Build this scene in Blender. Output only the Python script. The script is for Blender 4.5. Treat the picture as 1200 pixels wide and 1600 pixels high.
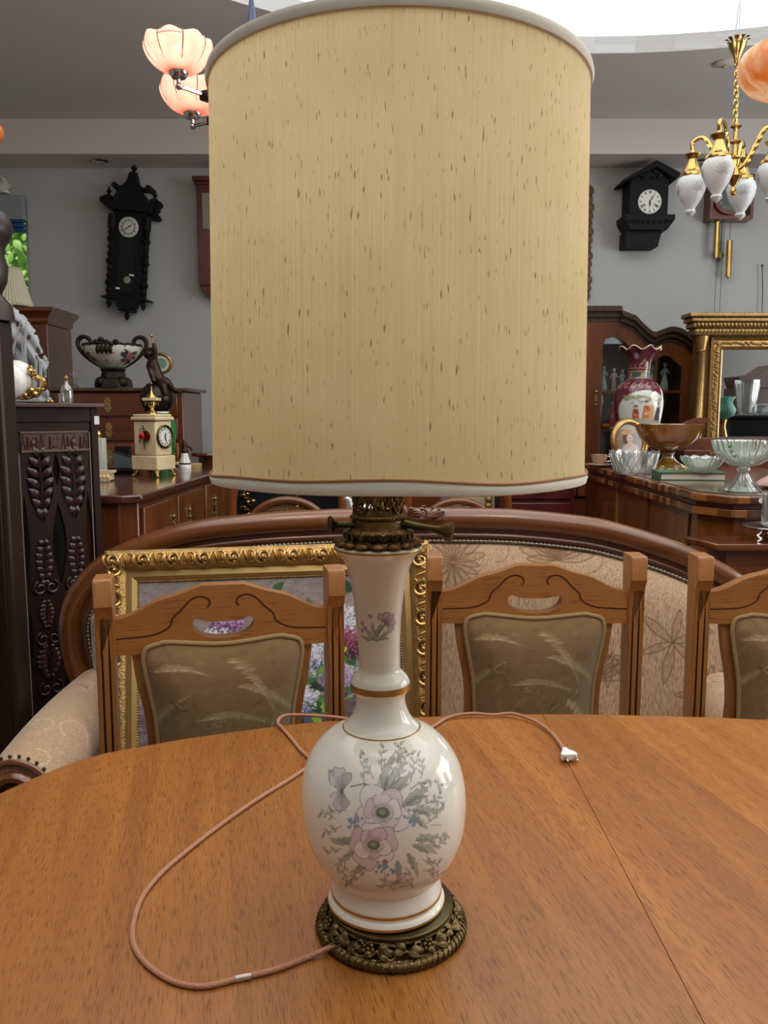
import bpy, bmesh, math, random
import numpy as np
from math import sin, cos, pi, radians as R, sqrt, atan2
from mathutils import Vector as V, Matrix as Mx, Euler
from mathutils.geometry import tessellate_polygon
random.seed(7); np.random.seed(7)
S = bpy.context.scene; COL = S.collection
for _o in list(bpy.data.objects): bpy.data.objects.remove(_o)

# ------------------------------------------------------------------ camera, world, lights, exposure
EYE = 1.33; PITCH = R(7.0); FPX = 1290.0
cam_d = bpy.data.cameras.new('camera'); cam = bpy.data.objects.new('camera', cam_d); COL.objects.link(cam)
cam.location = (0, 0, EYE); cam.rotation_euler = (R(90) - PITCH, 0, 0)
cam_d.sensor_fit = 'VERTICAL'; cam_d.sensor_height = 36; cam_d.lens = FPX / 1600 * 36; cam_d.clip_start = .02
S.camera = cam
S.view_settings.view_transform = 'Standard'; S.view_settings.look = 'None'
S.view_settings.exposure = -0.32; S.view_settings.gamma = 1.0; S.view_settings.use_curve_mapping = False
S.cycles.max_bounces = 8; S.cycles.diffuse_bounces = 4; S.cycles.glossy_bounces = 4
S.cycles.transmission_bounces = 8; S.cycles.transparent_max_bounces = 12
S.cycles.caustics_reflective = False; S.cycles.caustics_refractive = False
S.cycles.sample_clamp_indirect = 4

wd = bpy.data.worlds.new('world'); S.world = wd; wd.use_nodes = True
_nt = wd.node_tree; _sky = _nt.nodes.new('ShaderNodeTexSky'); _sky.sky_type = 'HOSEK_WILKIE'; _sky.turbidity = 3
_sky.sun_direction = (-.3, -.6, .75)
_nt.links.new(_sky.outputs[0], _nt.nodes['Background'].inputs[0]); _nt.nodes['Background'].inputs[1].default_value = 2.2

def light(name, kind, loc, power, color, size=.1, rot=(0, 0, 0), shape=None, size_y=None, spread=None):
    d = bpy.data.lights.new(name, kind); o = bpy.data.objects.new(name, d); COL.objects.link(o)
    o.location = loc; o.rotation_euler = rot; d.energy = power; d.color = color
    if kind == 'AREA':
        d.size = size
        if shape: d.shape = shape
        if size_y: d.size_y = size_y
        if spread: d.spread = spread
    else: d.shadow_soft_size = size
    return o
SKY_C = (1.05, 1.37); SKY_R = 3.0
light('skylight_daylight', 'AREA', (SKY_C[0], SKY_C[1], 3.86), 190, (.94, .98, 1.0), 5.9, (0, 0, 0), 'DISK')
light('added_right_fill', 'AREA', (4.06, 2.4, 1.75), 105, (.96, .99, 1.0), 1.8, (0, R(90), 0), 'RECTANGLE', 2.6)  # unseen fill light, added to brighten the right side
light('chandelier_bulbs_overhead', 'POINT', (.75, .75, 2.75), 22, (1, .80, .60), .16)
light('chandelier_bulbs_back', 'POINT', (-.55, 1.35, 2.7), 15, (1, .80, .60), .16)
light('sun', 'SUN', (-6, 3, 9), 7.0, (1, .95, .85), .02, (R(35), 0, R(-20)))

# ------------------------------------------------------------------ pixel to world (reading positions off the photograph)
def ray(px, py):
    u = -(py - 800) / FPX
    return (px - 600) / FPX, cos(PITCH) + u * sin(PITCH), -sin(PITCH) + u * cos(PITCH)
def W(px, py, Y):
    x, y, z = ray(px, py); k = Y / y; return V((x * k, Y, EYE + z * k))
def onz(px, py, zz):
    x, y, z = ray(px, py); k = (zz - EYE) / z; return V((x * k, y * k, zz))

# ------------------------------------------------------------------ colour helpers
def s2l(c): c = np.asarray(c, float); return np.where(c <= .04045, c / 12.92, ((c + .055) / 1.055) ** 2.4)
def hs(h): return tuple(int(h[i:i + 2], 16) / 255 for i in (1, 3, 5))
def hx(h, a=1.0): return tuple(float(q) for q in s2l(hs(h))) + (a,)

# ------------------------------------------------------------------ mesh builder
class MB:
    def __init__(s): s.v = []; s.f = []; s.col = None; s.uv = None
    def add(s, vs, fs, M=None):
        b = len(s.v)
        if M is not None: vs = [M @ V(p) for p in vs]
        s.v += [tuple(p) for p in vs]; s.f += [tuple(i + b for i in q) for q in fs]; return s
    def box(s, c, d, M=None):
        x, y, z = c; a, b, e = d[0] / 2, d[1] / 2, d[2] / 2
        vs = [(x + i * a, y + j * b, z + k * e) for i in (-1, 1) for j in (-1, 1) for k in (-1, 1)]
        return s.add(vs, [(0, 1, 3, 2), (4, 6, 7, 5), (0, 4, 5, 1), (2, 3, 7, 6), (0, 2, 6, 4), (1, 5, 7, 3)], M)
    def bx(s, x0, x1, y0, y1, z0, z1, M=None):
        return s.box(((x0 + x1) / 2, (y0 + y1) / 2, (z0 + z1) / 2), (abs(x1 - x0), abs(y1 - y0), abs(z1 - z0)), M)
    def lathe(s, prof, n=28, c=(0, 0, 0), M=None, fn=None, sx=1, sy=1):
        vs = []; rows = []
        for r, z in prof:
            if r < 1e-5: rows.append([len(vs)]); vs.append((c[0], c[1], c[2] + z))
            else:
                row = []
                for i in range(n):
                    a = 2 * pi * i / n; q = (r, z) if fn is None else fn(r, z, a)
                    row.append(len(vs)); vs.append((c[0] + q[0] * cos(a) * sx, c[1] + q[0] * sin(a) * sy, c[2] + q[1]))
                rows.append(row)
        fs = []
        for A, B in zip(rows, rows[1:]):
            if len(A) == 1 and len(B) == 1: continue
            for i in range(n):
                j = (i + 1) % n
                if len(A) == 1: fs.append((A[0], B[j], B[i]))
                elif len(B) == 1: fs.append((A[i], A[j], B[0]))
                else: fs.append((A[i], A[j], B[j], B[i]))
        return s.add(vs, fs, M)
    def tube(s, pts, r, n=8, closed=False, caps=True, M=None, flat=None):
        P = [V(p) for p in pts]; m = len(P)
        rr = r if isinstance(r, (list, tuple)) else [r] * m
        T = []
        for i in range(m):
            if closed: t = P[(i + 1) % m] - P[i - 1]
            else: t = P[min(i + 1, m - 1)] - P[max(i - 1, 0)]
            T.append(t.normalized() if t.length > 1e-9 else V((0, 0, 1)))
        up = V((0, 0, 1)) if abs(T[0].z) < .9 else V((0, 1, 0))
        nrm = (up - T[0] * up.dot(T[0])).normalized(); vs = []
        for i in range(m):
            nrm = nrm - T[i] * nrm.dot(T[i])
            nrm = nrm.normalized() if nrm.length > 1e-6 else T[i].orthogonal().normalized()
            bi = T[i].cross(nrm)
            for k in range(n):
                a = 2 * pi * k / n
                vs.append(P[i] + nrm * (cos(a) * rr[i] * (flat if flat else 1)) + bi * (sin(a) * rr[i]))
        fs = []
        for i in range(m if closed else m - 1):
            for k in range(n):
                a, b = i * n + k, i * n + (k + 1) % n; c2 = (i + 1) % m * n
                fs.append((a, b, c2 + (k + 1) % n, c2 + k))
        if caps and not closed: fs += [tuple(range(n))[::-1], tuple((m - 1) * n + k for k in range(n))]
        return s.add(vs, fs, M)
    def prism(s, outer, t0, t1, holes=(), M=None):
        """2D outline (x,z) extruded along y from t0 to t1."""
        loops = [list(outer)] + [list(h) for h in holes]
        flat = [p for l in loops for p in l]; N = len(flat)
        tri = tessellate_polygon([[V((p[0], p[1], 0)) for p in l] for l in loops])
        vs = [(p[0], t0, p[1]) for p in flat] + [(p[0], t1, p[1]) for p in flat]
        fs = [tuple(t) for t in tri] + [tuple(i + N for i in t[::-1]) for t in tri]
        b = 0
        for l in loops:
            m = len(l)
            for i in range(m): j = (i + 1) % m; fs.append((b + i, b + j, b + j + N, b + i + N))
            b += m
        return s.add(vs, fs, M)
    def ball(s, c, r, nu=12, nv=8, M=None):
        if not isinstance(r, (list, tuple)): r = (r, r, r)
        pr = [(sin(pi * j / nv), -cos(pi * j / nv)) for j in range(nv + 1)]
        m = Mx.Translation(V(c)) @ Mx.Diagonal((r[0], r[1], r[2], 1))
        pr[0] = (0, -1); pr[-1] = (0, 1)
        return s.lathe(pr, nu, (0, 0, 0), m if M is None else M @ m)
    def grid(s, fn, nu, nv, closeu=False, M=None):
        vs = [fn(i / (nu if closeu else nu - 1), j / (nv - 1)) for j in range(nv) for i in range(nu)]; fs = []
        for j in range(nv - 1):
            for i in range(nu if closeu else nu - 1):
                k = (i + 1) % nu; fs.append((j * nu + i, j * nu + k, (j + 1) * nu + k, (j + 1) * nu + i))
        return s.add(vs, fs, M)
    def leaf(s, base, tip, w, nrm, bend=.15, n=6, th=.0):
        """a pointed leaf blade with a centre rib"""
        B, T = V(base), V(tip); ax = T - B; L = ax.length; nn = V(nrm).normalized(); sd = ax.normalized().cross(nn); vs = []; fs = []
        for i in range(n + 1):
            t = i / n; ww = w * sin(pi * min(1, t * .92 + .08)) ** .8; c = B + ax * t + nn * (bend * L * sin(pi * t))
            vs += [c - sd * ww, c + nn * (ww * .35 + th), c + sd * ww]
        for i in range(n):
            for k in (0, 1): a = i * 3 + k; fs.append((a, a + 1, a + 4, a + 3))
        return s.add(vs, fs)

def mesh(name, mb, mats, smooth=40, normals=True):
    me = bpy.data.meshes.new(name); me.from_pydata(mb.v, [], mb.f); me.validate(); me.update()
    if normals:
        bm = bmesh.new(); bm.from_mesh(me); bmesh.ops.recalc_face_normals(bm, faces=bm.faces); bm.to_mesh(me); bm.free()
    for m in (mats if isinstance(mats, (list, tuple)) else [mats]): me.materials.append(m)
    if smooth:
        me.polygons.foreach_set('use_smooth', [True] * len(me.polygons))
        if smooth < 180: me.set_sharp_from_angle(angle=R(smooth))
    if mb.col is not None:
        a = me.color_attributes.new('Col', 'FLOAT_COLOR', 'POINT')
        c = np.ones((len(me.vertices), 4), np.float32); c[:, :3] = s2l(np.asarray(mb.col)[:len(me.vertices)])
        a.data.foreach_set('color', c.ravel())
    return me
def obj(name, mb, mat, parent=None, w=False, bev=0, smooth=40, sub=0, solid=0, normals=True):
    if w and parent is not None:
        r = parent
        off = V((0, 0, 0))
        while r is not None: off += r.location; r = r.parent
        mb.v = [tuple(V(p) - off) for p in mb.v]
    o = bpy.data.objects.new(name, mesh(name, mb, mat, smooth, normals)); COL.objects.link(o)
    if parent is not None: o.parent = parent
    if solid: m = o.modifiers.new('thickness', 'SOLIDIFY'); m.thickness = solid; m.offset = 0
    if bev: m = o.modifiers.new('bevel', 'BEVEL'); m.width = bev; m.segments = 2; m.limit_method = 'ANGLE'; m.angle_limit = R(35)
    if sub: m = o.modifiers.new('subdivision', 'SUBSURF'); m.levels = sub; m.render_levels = sub
    return o
def thing(name, label, cat, loc=(0, 0, 0), rz=0, group=None, rot=None):
    o = bpy.data.objects.new(name, None); COL.objects.link(o); o.location = loc
    o.rotation_euler = rot if rot else (0, 0, rz); o.empty_display_size = .05
    return tag(o, label, cat, group)
def tag(o, label, cat, group=None):
    o['label'] = label; o['category'] = cat
    if group: o['group'] = group
    return o
def struct(name, mb, mat, **k): o = obj(name, mb, mat, **k); o['kind'] = 'structure'; return o
def single(name, mb, mat, label, cat, group=None, loc=None, rot=None, **k):
    o = obj(name, mb, mat, **k)
    if loc is not None: o.location = loc
    if rot: o.rotation_euler = rot
    return tag(o, label, cat, group)
def dup(root, loc, rz=None, label=None, rot=None):
    r = root.copy(); COL.objects.link(r); r.location = loc
    if rz is not None: r.rotation_euler = (0, 0, rz)
    if rot: r.rotation_euler = rot
    if label: r['label'] = label
    for ch in list(root.children):
        c = ch.copy(); COL.objects.link(c); c.parent = r
        for g in ch.children: d = g.copy(); COL.objects.link(d); d.parent = c
    return r
def cut(o, cutter, mat):
    """carve the cutter's shape out of o for good (the groove keeps a darker colour, stain with shade painted in)"""
    co = bpy.data.objects.new('cutter', mesh('cutter', cutter, mat)); COL.objects.link(co)
    m = o.modifiers.new('carve', 'BOOLEAN'); m.operation = 'DIFFERENCE'; m.object = co; m.solver = 'EXACT'
    m.material_mode = 'TRANSFER'
    bpy.context.view_layer.update(); dg = bpy.context.evaluated_depsgraph_get()
    me = bpy.data.meshes.new_from_object(o.evaluated_get(dg)); o.modifiers.clear()
    if len(me.polygons) > 10: o.data = me
    me.polygons.foreach_set('use_smooth', [True] * len(me.polygons)); me.set_sharp_from_angle(angle=R(30))
    bpy.data.objects.remove(co)

def crv(pts, n=8, closed=False):
    """Catmull-Rom through points of any dimension"""
    P = [tuple(p) for p in pts]; m = len(P); out = []
    seg = m if closed else m - 1
    for i in range(seg):
        p = [P[(i + k) % m] if closed else P[min(max(i + k, 0), m - 1)] for k in (-1, 0, 1, 2)]
        for j in range(n):
            t = j / n
            out.append(tuple(.5 * (2 * b + (c - a) * t + (2 * a - 5 * b + 4 * c - d) * t * t + (3 * b - a - 3 * c + d) * t ** 3) for a, b, c, d in zip(*p)))
    if not closed: out.append(P[-1])
    return out
def spiral(cx, cy, r0, r1, a0, turns, n=20):
    return [(cx + (r0 + (r1 - r0) * i / n) * cos(a0 + 2 * pi * turns * i / n), cy + (r0 + (r1 - r0) * i / n) * sin(a0 + 2 * pi * turns * i / n)) for i in range(n + 1)]
def ell(cx, cz, a, b, n=32, a0=0, a1=2 * pi):
    m = n if abs(a1 - a0 - 2 * pi) < 1e-6 else n + 1
    return [(cx + a * cos(a0 + (a1 - a0) * i / n), cz + b * sin(a0 + (a1 - a0) * i / n)) for i in range(m)]
def rrect(x0, x1, z0, z1, r, n=5):
    out = []
    for cx, cz, a in ((x1 - r, z1 - r, 0), (x0 + r, z1 - r, 90), (x0 + r, z0 + r, 180), (x1 - r, z0 + r, 270)):
        out += [(cx + r * cos(R(a + 90 * i / n)), cz + r * sin(R(a + 90 * i / n))) for i in range(n + 1)]
    return out

# ------------------------------------------------------------------ a small painter for patterns woven, glazed or painted on things
class Canvas:
    def __init__(s, w, h, bg): s.w, s.h = w, h; s.a = np.tile(np.array(hs(bg), float), (h, w, 1))
    def _box(s, P, m):
        x0 = int(max(0, P[:, 0].min() - m)); x1 = int(min(s.w, P[:, 0].max() + m + 2)); y0 = int(max(0, P[:, 1].min() - m)); y1 = int(min(s.h, P[:, 1].max() + m + 2))
        return (x0, x1, y0, y1) if x1 > x0 and y1 > y0 else None
    def mix(s, bx, al, c):
        x0, x1, y0, y1 = bx; al = al[..., None]; s.a[y0:y1, x0:x1] = s.a[y0:y1, x0:x1] * (1 - al) + np.array(hs(c) if isinstance(c, str) else c) * al
    def poly(s, pts, c, al=1.0):
        P = np.array(pts, float); b = s._box(P, 1)
        if b is None: return
        x0, x1, y0, y1 = b; cov = np.zeros((y1 - y0, x1 - x0))
        for ox, oy in ((.25, .25), (.75, .25), (.25, .75), (.75, .75)):
            X, Y = np.meshgrid(np.arange(x0, x1) + ox, np.arange(y0, y1) + oy); ins = np.zeros(X.shape, bool)
            for i in range(len(P)):
                (ax, ay), (bx2, by) = P[i - 1], P[i]
                if ay == by: continue
                ins ^= ((ay > Y) != (by > Y)) & (X < (bx2 - ax) * (Y - ay) / (by - ay) + ax)
            cov += ins * .25
        s.mix(b, cov * al, c)
    def line(s, pts, w, c, al=1.0, taper=False):
        P = np.array(pts, float); b = s._box(P, w)
        if b is None: return
        x0, x1, y0, y1 = b; X, Y = np.meshgrid(np.arange(x0, x1) + .5, np.arange(y0, y1) + .5); A = np.zeros(X.shape); m = len(P) - 1
        for i in range(m):
            a, d = P[i], P[i + 1] - P[i]; L = max(1e-9, d @ d); t = np.clip(((X - a[0]) * d[0] + (Y - a[1]) * d[1]) / L, 0, 1)
            ww = w * (1 - .8 * (i + t) / m) if taper else w
            A = np.maximum(A, np.clip(ww / 2 + .5 - np.hypot(X - a[0] - t * d[0], Y - a[1] - t * d[1]), 0, 1) * np.minimum(1, np.maximum(ww, .3)))
        s.mix(b, A * al, c)
    def blob(s, x, y, rx, ry, c, al=1.0, rot=0, soft=.3):
        m = max(rx, ry) + 1; b = s._box(np.array([(x - m, y - m), (x + m, y + m)]), 0)
        if b is None: return
        x0, x1, y0, y1 = b; X, Y = np.meshgrid(np.arange(x0, x1) + .5 - x, np.arange(y0, y1) + .5 - y); cr, sr = cos(rot), sin(rot)
        d = np.hypot((X * cr + Y * sr) / rx, (-X * sr + Y * cr) / ry); s.mix(b, np.clip((1 - d) / soft, 0, 1) * al, c)
    def petal(s, x, y, ang, L, w, c, edge, al=.9, ruff=.08):
        """petal from (x,y) outward along ang with ruffled rim, shaded veins and a fine outline"""
        pts = []
        for i in range(25):
            t = i / 24 * 2 - 1; rr = L * (1 - .30 * abs(t) ** 3.2) * (1 + ruff * .7 * sin(4.4 * t + ang * 5)); a = t * w
            pts.append((x + rr * cos(ang + a), y + rr * sin(ang + a)))
        pg = [(x, y)] + pts
        s.poly(pg, c, al)
        for q_ in (.62, .42, .26): s.poly([(x, y)] + [(x + (px_ - x) * q_, y + (py_ - y) * q_) for px_, py_ in pts], edge, .13)
        for k in range(-3, 4):
            a = ang + k * w * .26; s.line([(x + L * .15 * cos(a), y + L * .15 * sin(a)), (x + L * .7 * cos(a), y + L * .7 * sin(a))], .8, edge, .35, True)
        s.line(pts, 1.5, edge, .85); s.line([pts[0], (x, y), pts[-1]], 1.1, edge, .6)
    def leaf(s, x, y, ang, L, w, c, edge, al=.8, lobes=0):
        pl, pr = [], []
        for i in range(13):
            t = i / 12; ww = w * sin(pi * t ** .8) * (1 + (.35 * sin(lobes * 2 * pi * t) if lobes else 0)); bx, by = x + L * t * cos(ang + .25 * t), y + L * t * sin(ang + .25 * t); n = ang + .25 * t + pi / 2
            pl.append((bx + ww * cos(n), by + ww * sin(n))); pr.append((bx - ww * cos(n), by - ww * sin(n)))
        s.poly(pl + pr[::-1], c, al); s.line(pl, .8, edge, .8); s.line(pr, .8, edge, .8); s.line([(x, y), (x + L * .9 * cos(ang + .2), y + L * .9 * sin(ang + .2))], .7, edge, .6)
    def at(s, u, v):
        """bilinear sample, u and v in pixels (arrays)"""
        u = np.clip(u, 0, s.w - 1.001); v = np.clip(v, 0, s.h - 1.001); i = u.astype(int); j = v.astype(int); fu = (u - i)[..., None]; fv = (v - j)[..., None]
        a = s.a; return (a[j, i] * (1 - fu) + a[j, i + 1] * fu) * (1 - fv) + (a[j + 1, i] * (1 - fu) + a[j + 1, i + 1] * fu) * fv

# ------------------------------------------------------------------ materials
def M_(name):
    m = bpy.data.materials.new(name); m.use_nodes = True; nt = m.node_tree; return m, nt, nt.nodes['Principled BSDF']
def N(nt, t, **k):
    n = nt.nodes.new(t)
    for a, b in k.items():
        if a in n.inputs: n.inputs[a].default_value = b
        else: setattr(n, a, b)
    return n
def plain(name, c, rough=.5, metal=0, spec=.5, coat=0, bump=0, bscale=60, var=0, vscale=8, trans=0, ior=1.45, alpha=1, sheen=0):
    m, nt, b = M_(name); c = hx(c) if isinstance(c, str) else c
    b.inputs['Base Color'].default_value = c; b.inputs['Roughness'].default_value = rough; b.inputs['Metallic'].default_value = metal
    b.inputs['Specular IOR Level'].default_value = spec; b.inputs['Coat Weight'].default_value = coat; b.inputs['Transmission Weight'].default_value = trans; b.inputs['IOR'].default_value = ior
    b.inputs['Sheen Weight'].default_value = sheen
    if bump or var:
        tc = N(nt, 'ShaderNodeTexCoord')
        if var:
            n = N(nt, 'ShaderNodeTexNoise', Scale=vscale, Detail=5.0); nt.links.new(tc.outputs['Object'], n.inputs['Vector'])
            r = N(nt, 'ShaderNodeValToRGB'); r.color_ramp.elements[0].position = .3; r.color_ramp.elements[1].position = .7
            r.color_ramp.elements[0].color = tuple(q * (1 - var) for q in c[:3]) + (1,); r.color_ramp.elements[1].color = tuple(min(1, q * (1 + var * .7)) for q in c[:3]) + (1,)
            nt.links.new(n.outputs['Fac'], r.inputs[0]); nt.links.new(r.outputs[0], b.inputs['Base Color'])
        if bump:
            n = N(nt, 'ShaderNodeTexNoise', Scale=float(bscale), Detail=4.0); nt.links.new(tc.outputs['Object'], n.inputs['Vector'])
            bp = N(nt, 'ShaderNodeBump', Strength=bump, Distance=.01); nt.links.new(n.outputs['Fac'], bp.inputs['Height']); nt.links.new(bp.outputs[0], b.inputs['Normal'])
    return m
def wood(name, c1, c2, pore, axis='Z', scale=9., rough=.35, coat=.2, stretch=14., pores=.6, bump=.05):
    """c1 / c2 growth bands along the axis with short dark pores"""
    m, nt, b = M_(name); tc = N(nt, 'ShaderNodeTexCoord'); L = nt.links.new
    def mapped(k):
        mp = N(nt, 'ShaderNodeMapping'); sc = {'X': (1 / stretch, 1, 1), 'Y': (1, 1 / stretch, 1), 'Z': (1, 1, 1 / stretch)}[axis]
        mp.inputs['Scale'].default_value = tuple(q * k for q in sc); L(tc.outputs['Object'], mp.inputs['Vector']); return mp
    a = N(nt, 'ShaderNodeTexNoise', Scale=scale, Detail=6.0, Roughness=.6, Distortion=.6); L(mapped(1).outputs[0], a.inputs['Vector'])
    p = N(nt, 'ShaderNodeTexNoise', Scale=scale * 22, Detail=2.0); L(mapped(1).outputs[0], p.inputs['Vector'])
    big = N(nt, 'ShaderNodeTexNoise', Scale=2.2, Detail=2.0); L(tc.outputs['Object'], big.inputs['Vector'])
    r = N(nt, 'ShaderNodeValToRGB'); e = r.color_ramp.elements; e[0].position = .32; e[0].color = hx(c1); e[1].position = .68; e[1].color = hx(c2); L(a.outputs['Fac'], r.inputs[0])
    rp = N(nt, 'ShaderNodeValToRGB'); e = rp.color_ramp.elements; e[0].position = .30; e[0].color = (1, 1, 1, 1); e[1].position = .42; e[1].color = (0, 0, 0, 1); L(p.outputs['Fac'], rp.inputs[0])
    mu = N(nt, 'ShaderNodeMath', operation='MULTIPLY'); mu.inputs[1].default_value = pores; L(rp.outputs[0], mu.inputs[0])
    mx = N(nt, 'ShaderNodeMix', data_type='RGBA'); L(mu.outputs[0], mx.inputs[0]); L(r.outputs[0], mx.inputs[6]); mx.inputs[7].default_value = hx(pore)
    br = N(nt, 'ShaderNodeHueSaturation'); mr = N(nt, 'ShaderNodeMapRange'); mr.inputs[1].default_value = .3; mr.inputs[2].default_value = .7; mr.inputs[3].default_value = .85; mr.inputs[4].default_value = 1.12
    L(big.outputs['Fac'], mr.inputs[0]); L(mr.outputs[0], br.inputs['Value']); L(mx.outputs[2], br.inputs['Color']); L(br.outputs[0], b.inputs['Base Color'])
    b.inputs['Roughness'].default_value = rough; b.inputs['Coat Weight'].default_value = coat; b.inputs['Coat Roughness'].default_value = .18
    if bump:
        bp = N(nt, 'ShaderNodeBump', Strength=bump, Distance=.004); L(p.outputs['Fac'], bp.inputs['Height']); L(bp.outputs[0], b.inputs['Normal'])
    return m
def painted(name, rough=.5, coat=0, spec=.5, fibre=0, fscale=(300, 300, 40), fcol='#7a5a44', bump=0, sheen=0, transl=0):
    """colour from the painted attribute; optional woven fibres"""
    m, nt, b = M_(name); L = nt.links.new; at = N(nt, 'ShaderNodeAttribute', attribute_name='Col'); out = at.outputs['Color']
    tc = N(nt, 'ShaderNodeTexCoord'); mp = N(nt, 'ShaderNodeMapping'); mp.inputs['Scale'].default_value = fscale; L(tc.outputs['Object'], mp.inputs['Vector'])
    n = N(nt, 'ShaderNodeTexNoise', Scale=1.0, Detail=3.0, Roughness=.65); L(mp.outputs[0], n.inputs['Vector'])
    if fibre:
        r = N(nt, 'ShaderNodeMapRange'); r.inputs[1].default_value = .46; r.inputs[2].default_value = .64; r.inputs[3].default_value = 0; r.inputs[4].default_value = fibre; L(n.outputs['Fac'], r.inputs[0])
        mx = N(nt, 'ShaderNodeMix', data_type='RGBA'); L(r.outputs[0], mx.inputs[0]); L(out, mx.inputs[6]); mx.inputs[7].default_value = hx(fcol); out = mx.outputs[2]
    if bump:
        bp = N(nt, 'ShaderNodeBump', Strength=bump, Distance=.004); L(n.outputs['Fac'], bp.inputs['Height']); L(bp.outputs[0], b.inputs['Normal'])
    L(out, b.inputs['Base Color']); b.inputs['Roughness'].default_value = rough; b.inputs['Coat Weight'].default_value = coat; b.inputs['Specular IOR Level'].default_value = spec; b.inputs['Sheen Weight'].default_value = sheen
    return m
def veil(name, c, transl=.5, rough=.5, gloss=.08):
    """translucent stuff (shade cloth, frosted glass): diffuse + translucent + a little gloss"""
    m, nt, b = M_(name); nt.nodes.remove(b); L = nt.links.new; o = nt.nodes['Material Output']; c = hx(c)
    d = N(nt, 'ShaderNodeBsdfDiffuse', Color=c); t = N(nt, 'ShaderNodeBsdfTranslucent', Color=c); g = N(nt, 'ShaderNodeBsdfGlossy', Roughness=rough)
    a = N(nt, 'ShaderNodeMixShader', Fac=transl); L(d.outputs[0], a.inputs[1]); L(t.outputs[0], a.inputs[2])
    e = N(nt, 'ShaderNodeMixShader', Fac=gloss); L(a.outputs[0], e.inputs[1]); L(g.outputs[0], e.inputs[2]); L(e.outputs[0], o.inputs[0]); return m
def pane(name, c='#ffffff', gloss=.12, body=0.0, bc='#ffffff', rough=.03):
    """thin clear glass: lets light straight through, with a sheen and optionally a little milky body"""
    m, nt, b = M_(name); nt.nodes.remove(b); L = nt.links.new; o = nt.nodes['Material Output']
    t = N(nt, 'ShaderNodeBsdfTransparent', Color=hx(c)); g = N(nt, 'ShaderNodeBsdfGlossy', Roughness=rough); d = N(nt, 'ShaderNodeBsdfDiffuse', Color=hx(bc))
    k = N(nt, 'ShaderNodeMixShader', Fac=body); L(t.outputs[0], k.inputs[1]); L(d.outputs[0], k.inputs[2])
    lw = N(nt, 'ShaderNodeLayerWeight', Blend=.35); ma = N(nt, 'ShaderNodeMath', operation='MULTIPLY_ADD'); ma.inputs[1].default_value = .5; ma.inputs[2].default_value = gloss; L(lw.outputs['Facing'], ma.inputs[0])
    e = N(nt, 'ShaderNodeMixShader'); L(ma.outputs[0], e.inputs[0]); L(k.outputs[0], e.inputs[1]); L(g.outputs[0], e.inputs[2]); L(e.outputs[0], o.inputs[0]); return m

OAK = dict(c1='#8b592b', c2='#a16c37', pore='#553214')
m_oakZ = wood('oak_upright', axis='Z', scale=10, rough=.38, coat=.25, **OAK)
m_oakX = wood('oak_rail', axis='X', scale=10, rough=.38, coat=.25, **OAK)
m_groove = plain('oak_groove_stain_shade', '#5a3317', .5)  # dark groove colour: stain, deepened by painted-in shade
m_walnut = wood('walnut_frame', '#5e3216', '#7c4722', '#3a1d0c', 'X', 8, .25, .6, pores=.3)
m_mahog = wood('mahogany', '#4c2412', '#6d3a1c', '#2e130a', 'Z', 7, .22, .6, pores=.4)
m_mahogX = wood('mahogany_across', '#4c2412', '#703c1d', '#2e130a', 'X', 7, .22, .6, pores=.4)
m_burl = wood('burl_veneer', '#5d3016', '#8a4f22', '#351808', 'Z', 14, .22, .7, stretch=2.5, pores=.5)
m_dark = wood('dark_carved_wood', '#1c100e', '#2c1815', '#0e0706', 'Z', 9, .5, .05, pores=.4)
m_dark.node_tree.nodes['Principled BSDF'].inputs['Specular IOR Level'].default_value = .2
m_collar = plain('burner_bronze', '#6b5538', .42, 1, var=.45, vscale=60, bump=.25, bscale=220)
m_darkpost = wood('dark_post_wood', '#1c120b', '#2b1b11', '#0e0804', 'Z', 9, .45, .05, pores=.4)
m_black = plain('ebonised_wood', '#101114', .6, spec=.25, bump=.1, bscale=80)
m_brass = plain('polished_brass', '#c9a763', .22, 1, var=.15, vscale=20)
m_abrass = plain('aged_brass', '#705d3c', .42, 1, var=.45, vscale=60, bump=.25, bscale=220)
m_patina = plain('dark_bronze_plate', '#5b5237', .38, 1, var=.3, vscale=40)
m_bronze = plain('dark_bronze', '#3a2c22', .38, .7, var=.3, vscale=30)
m_giltf = plain('gilt_frame', '#b08d58', .34, .85, var=.25, vscale=40, bump=.2, bscale=150)
m_giltd = plain('old_gilding', '#a08250', .42, .75, var=.35, vscale=50, bump=.3, bscale=200)
m_gilt = plain('gold_band', '#b8924c', .32, .8, var=.2, vscale=80)
m_white = plain('white_plastic', '#ece9e2', .35)
m_porc = plain('white_porcelain', '#e6e4dc', .12, coat=.6)
m_tag = plain('paper_tag', '#e4e6ea', .8)
m_glass = pane('clear_glass', '#fbfdfc', .10, .05, '#dfe6e2')
m_cut = pane('cut_crystal', '#f4f6f5', .22, .16, '#d8dcdc', .08)
m_press = pane('pressed_glass', '#eef7f0', .2, .10, '#cfd8d0', .06)
m_amber = pane('amber_glass', '#d3a548', .12, .34, '#b08630', .05)
m_window = pane('window_glass', '#f4fafa', .04)
m_chrome = plain('chrome', '#c8c8ca', .12, 1)
m_navy = plain('navy_enamel', '#2b3852', .3)
m_blackm = plain('black_metal', '#1d1d1f', .4)

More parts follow.
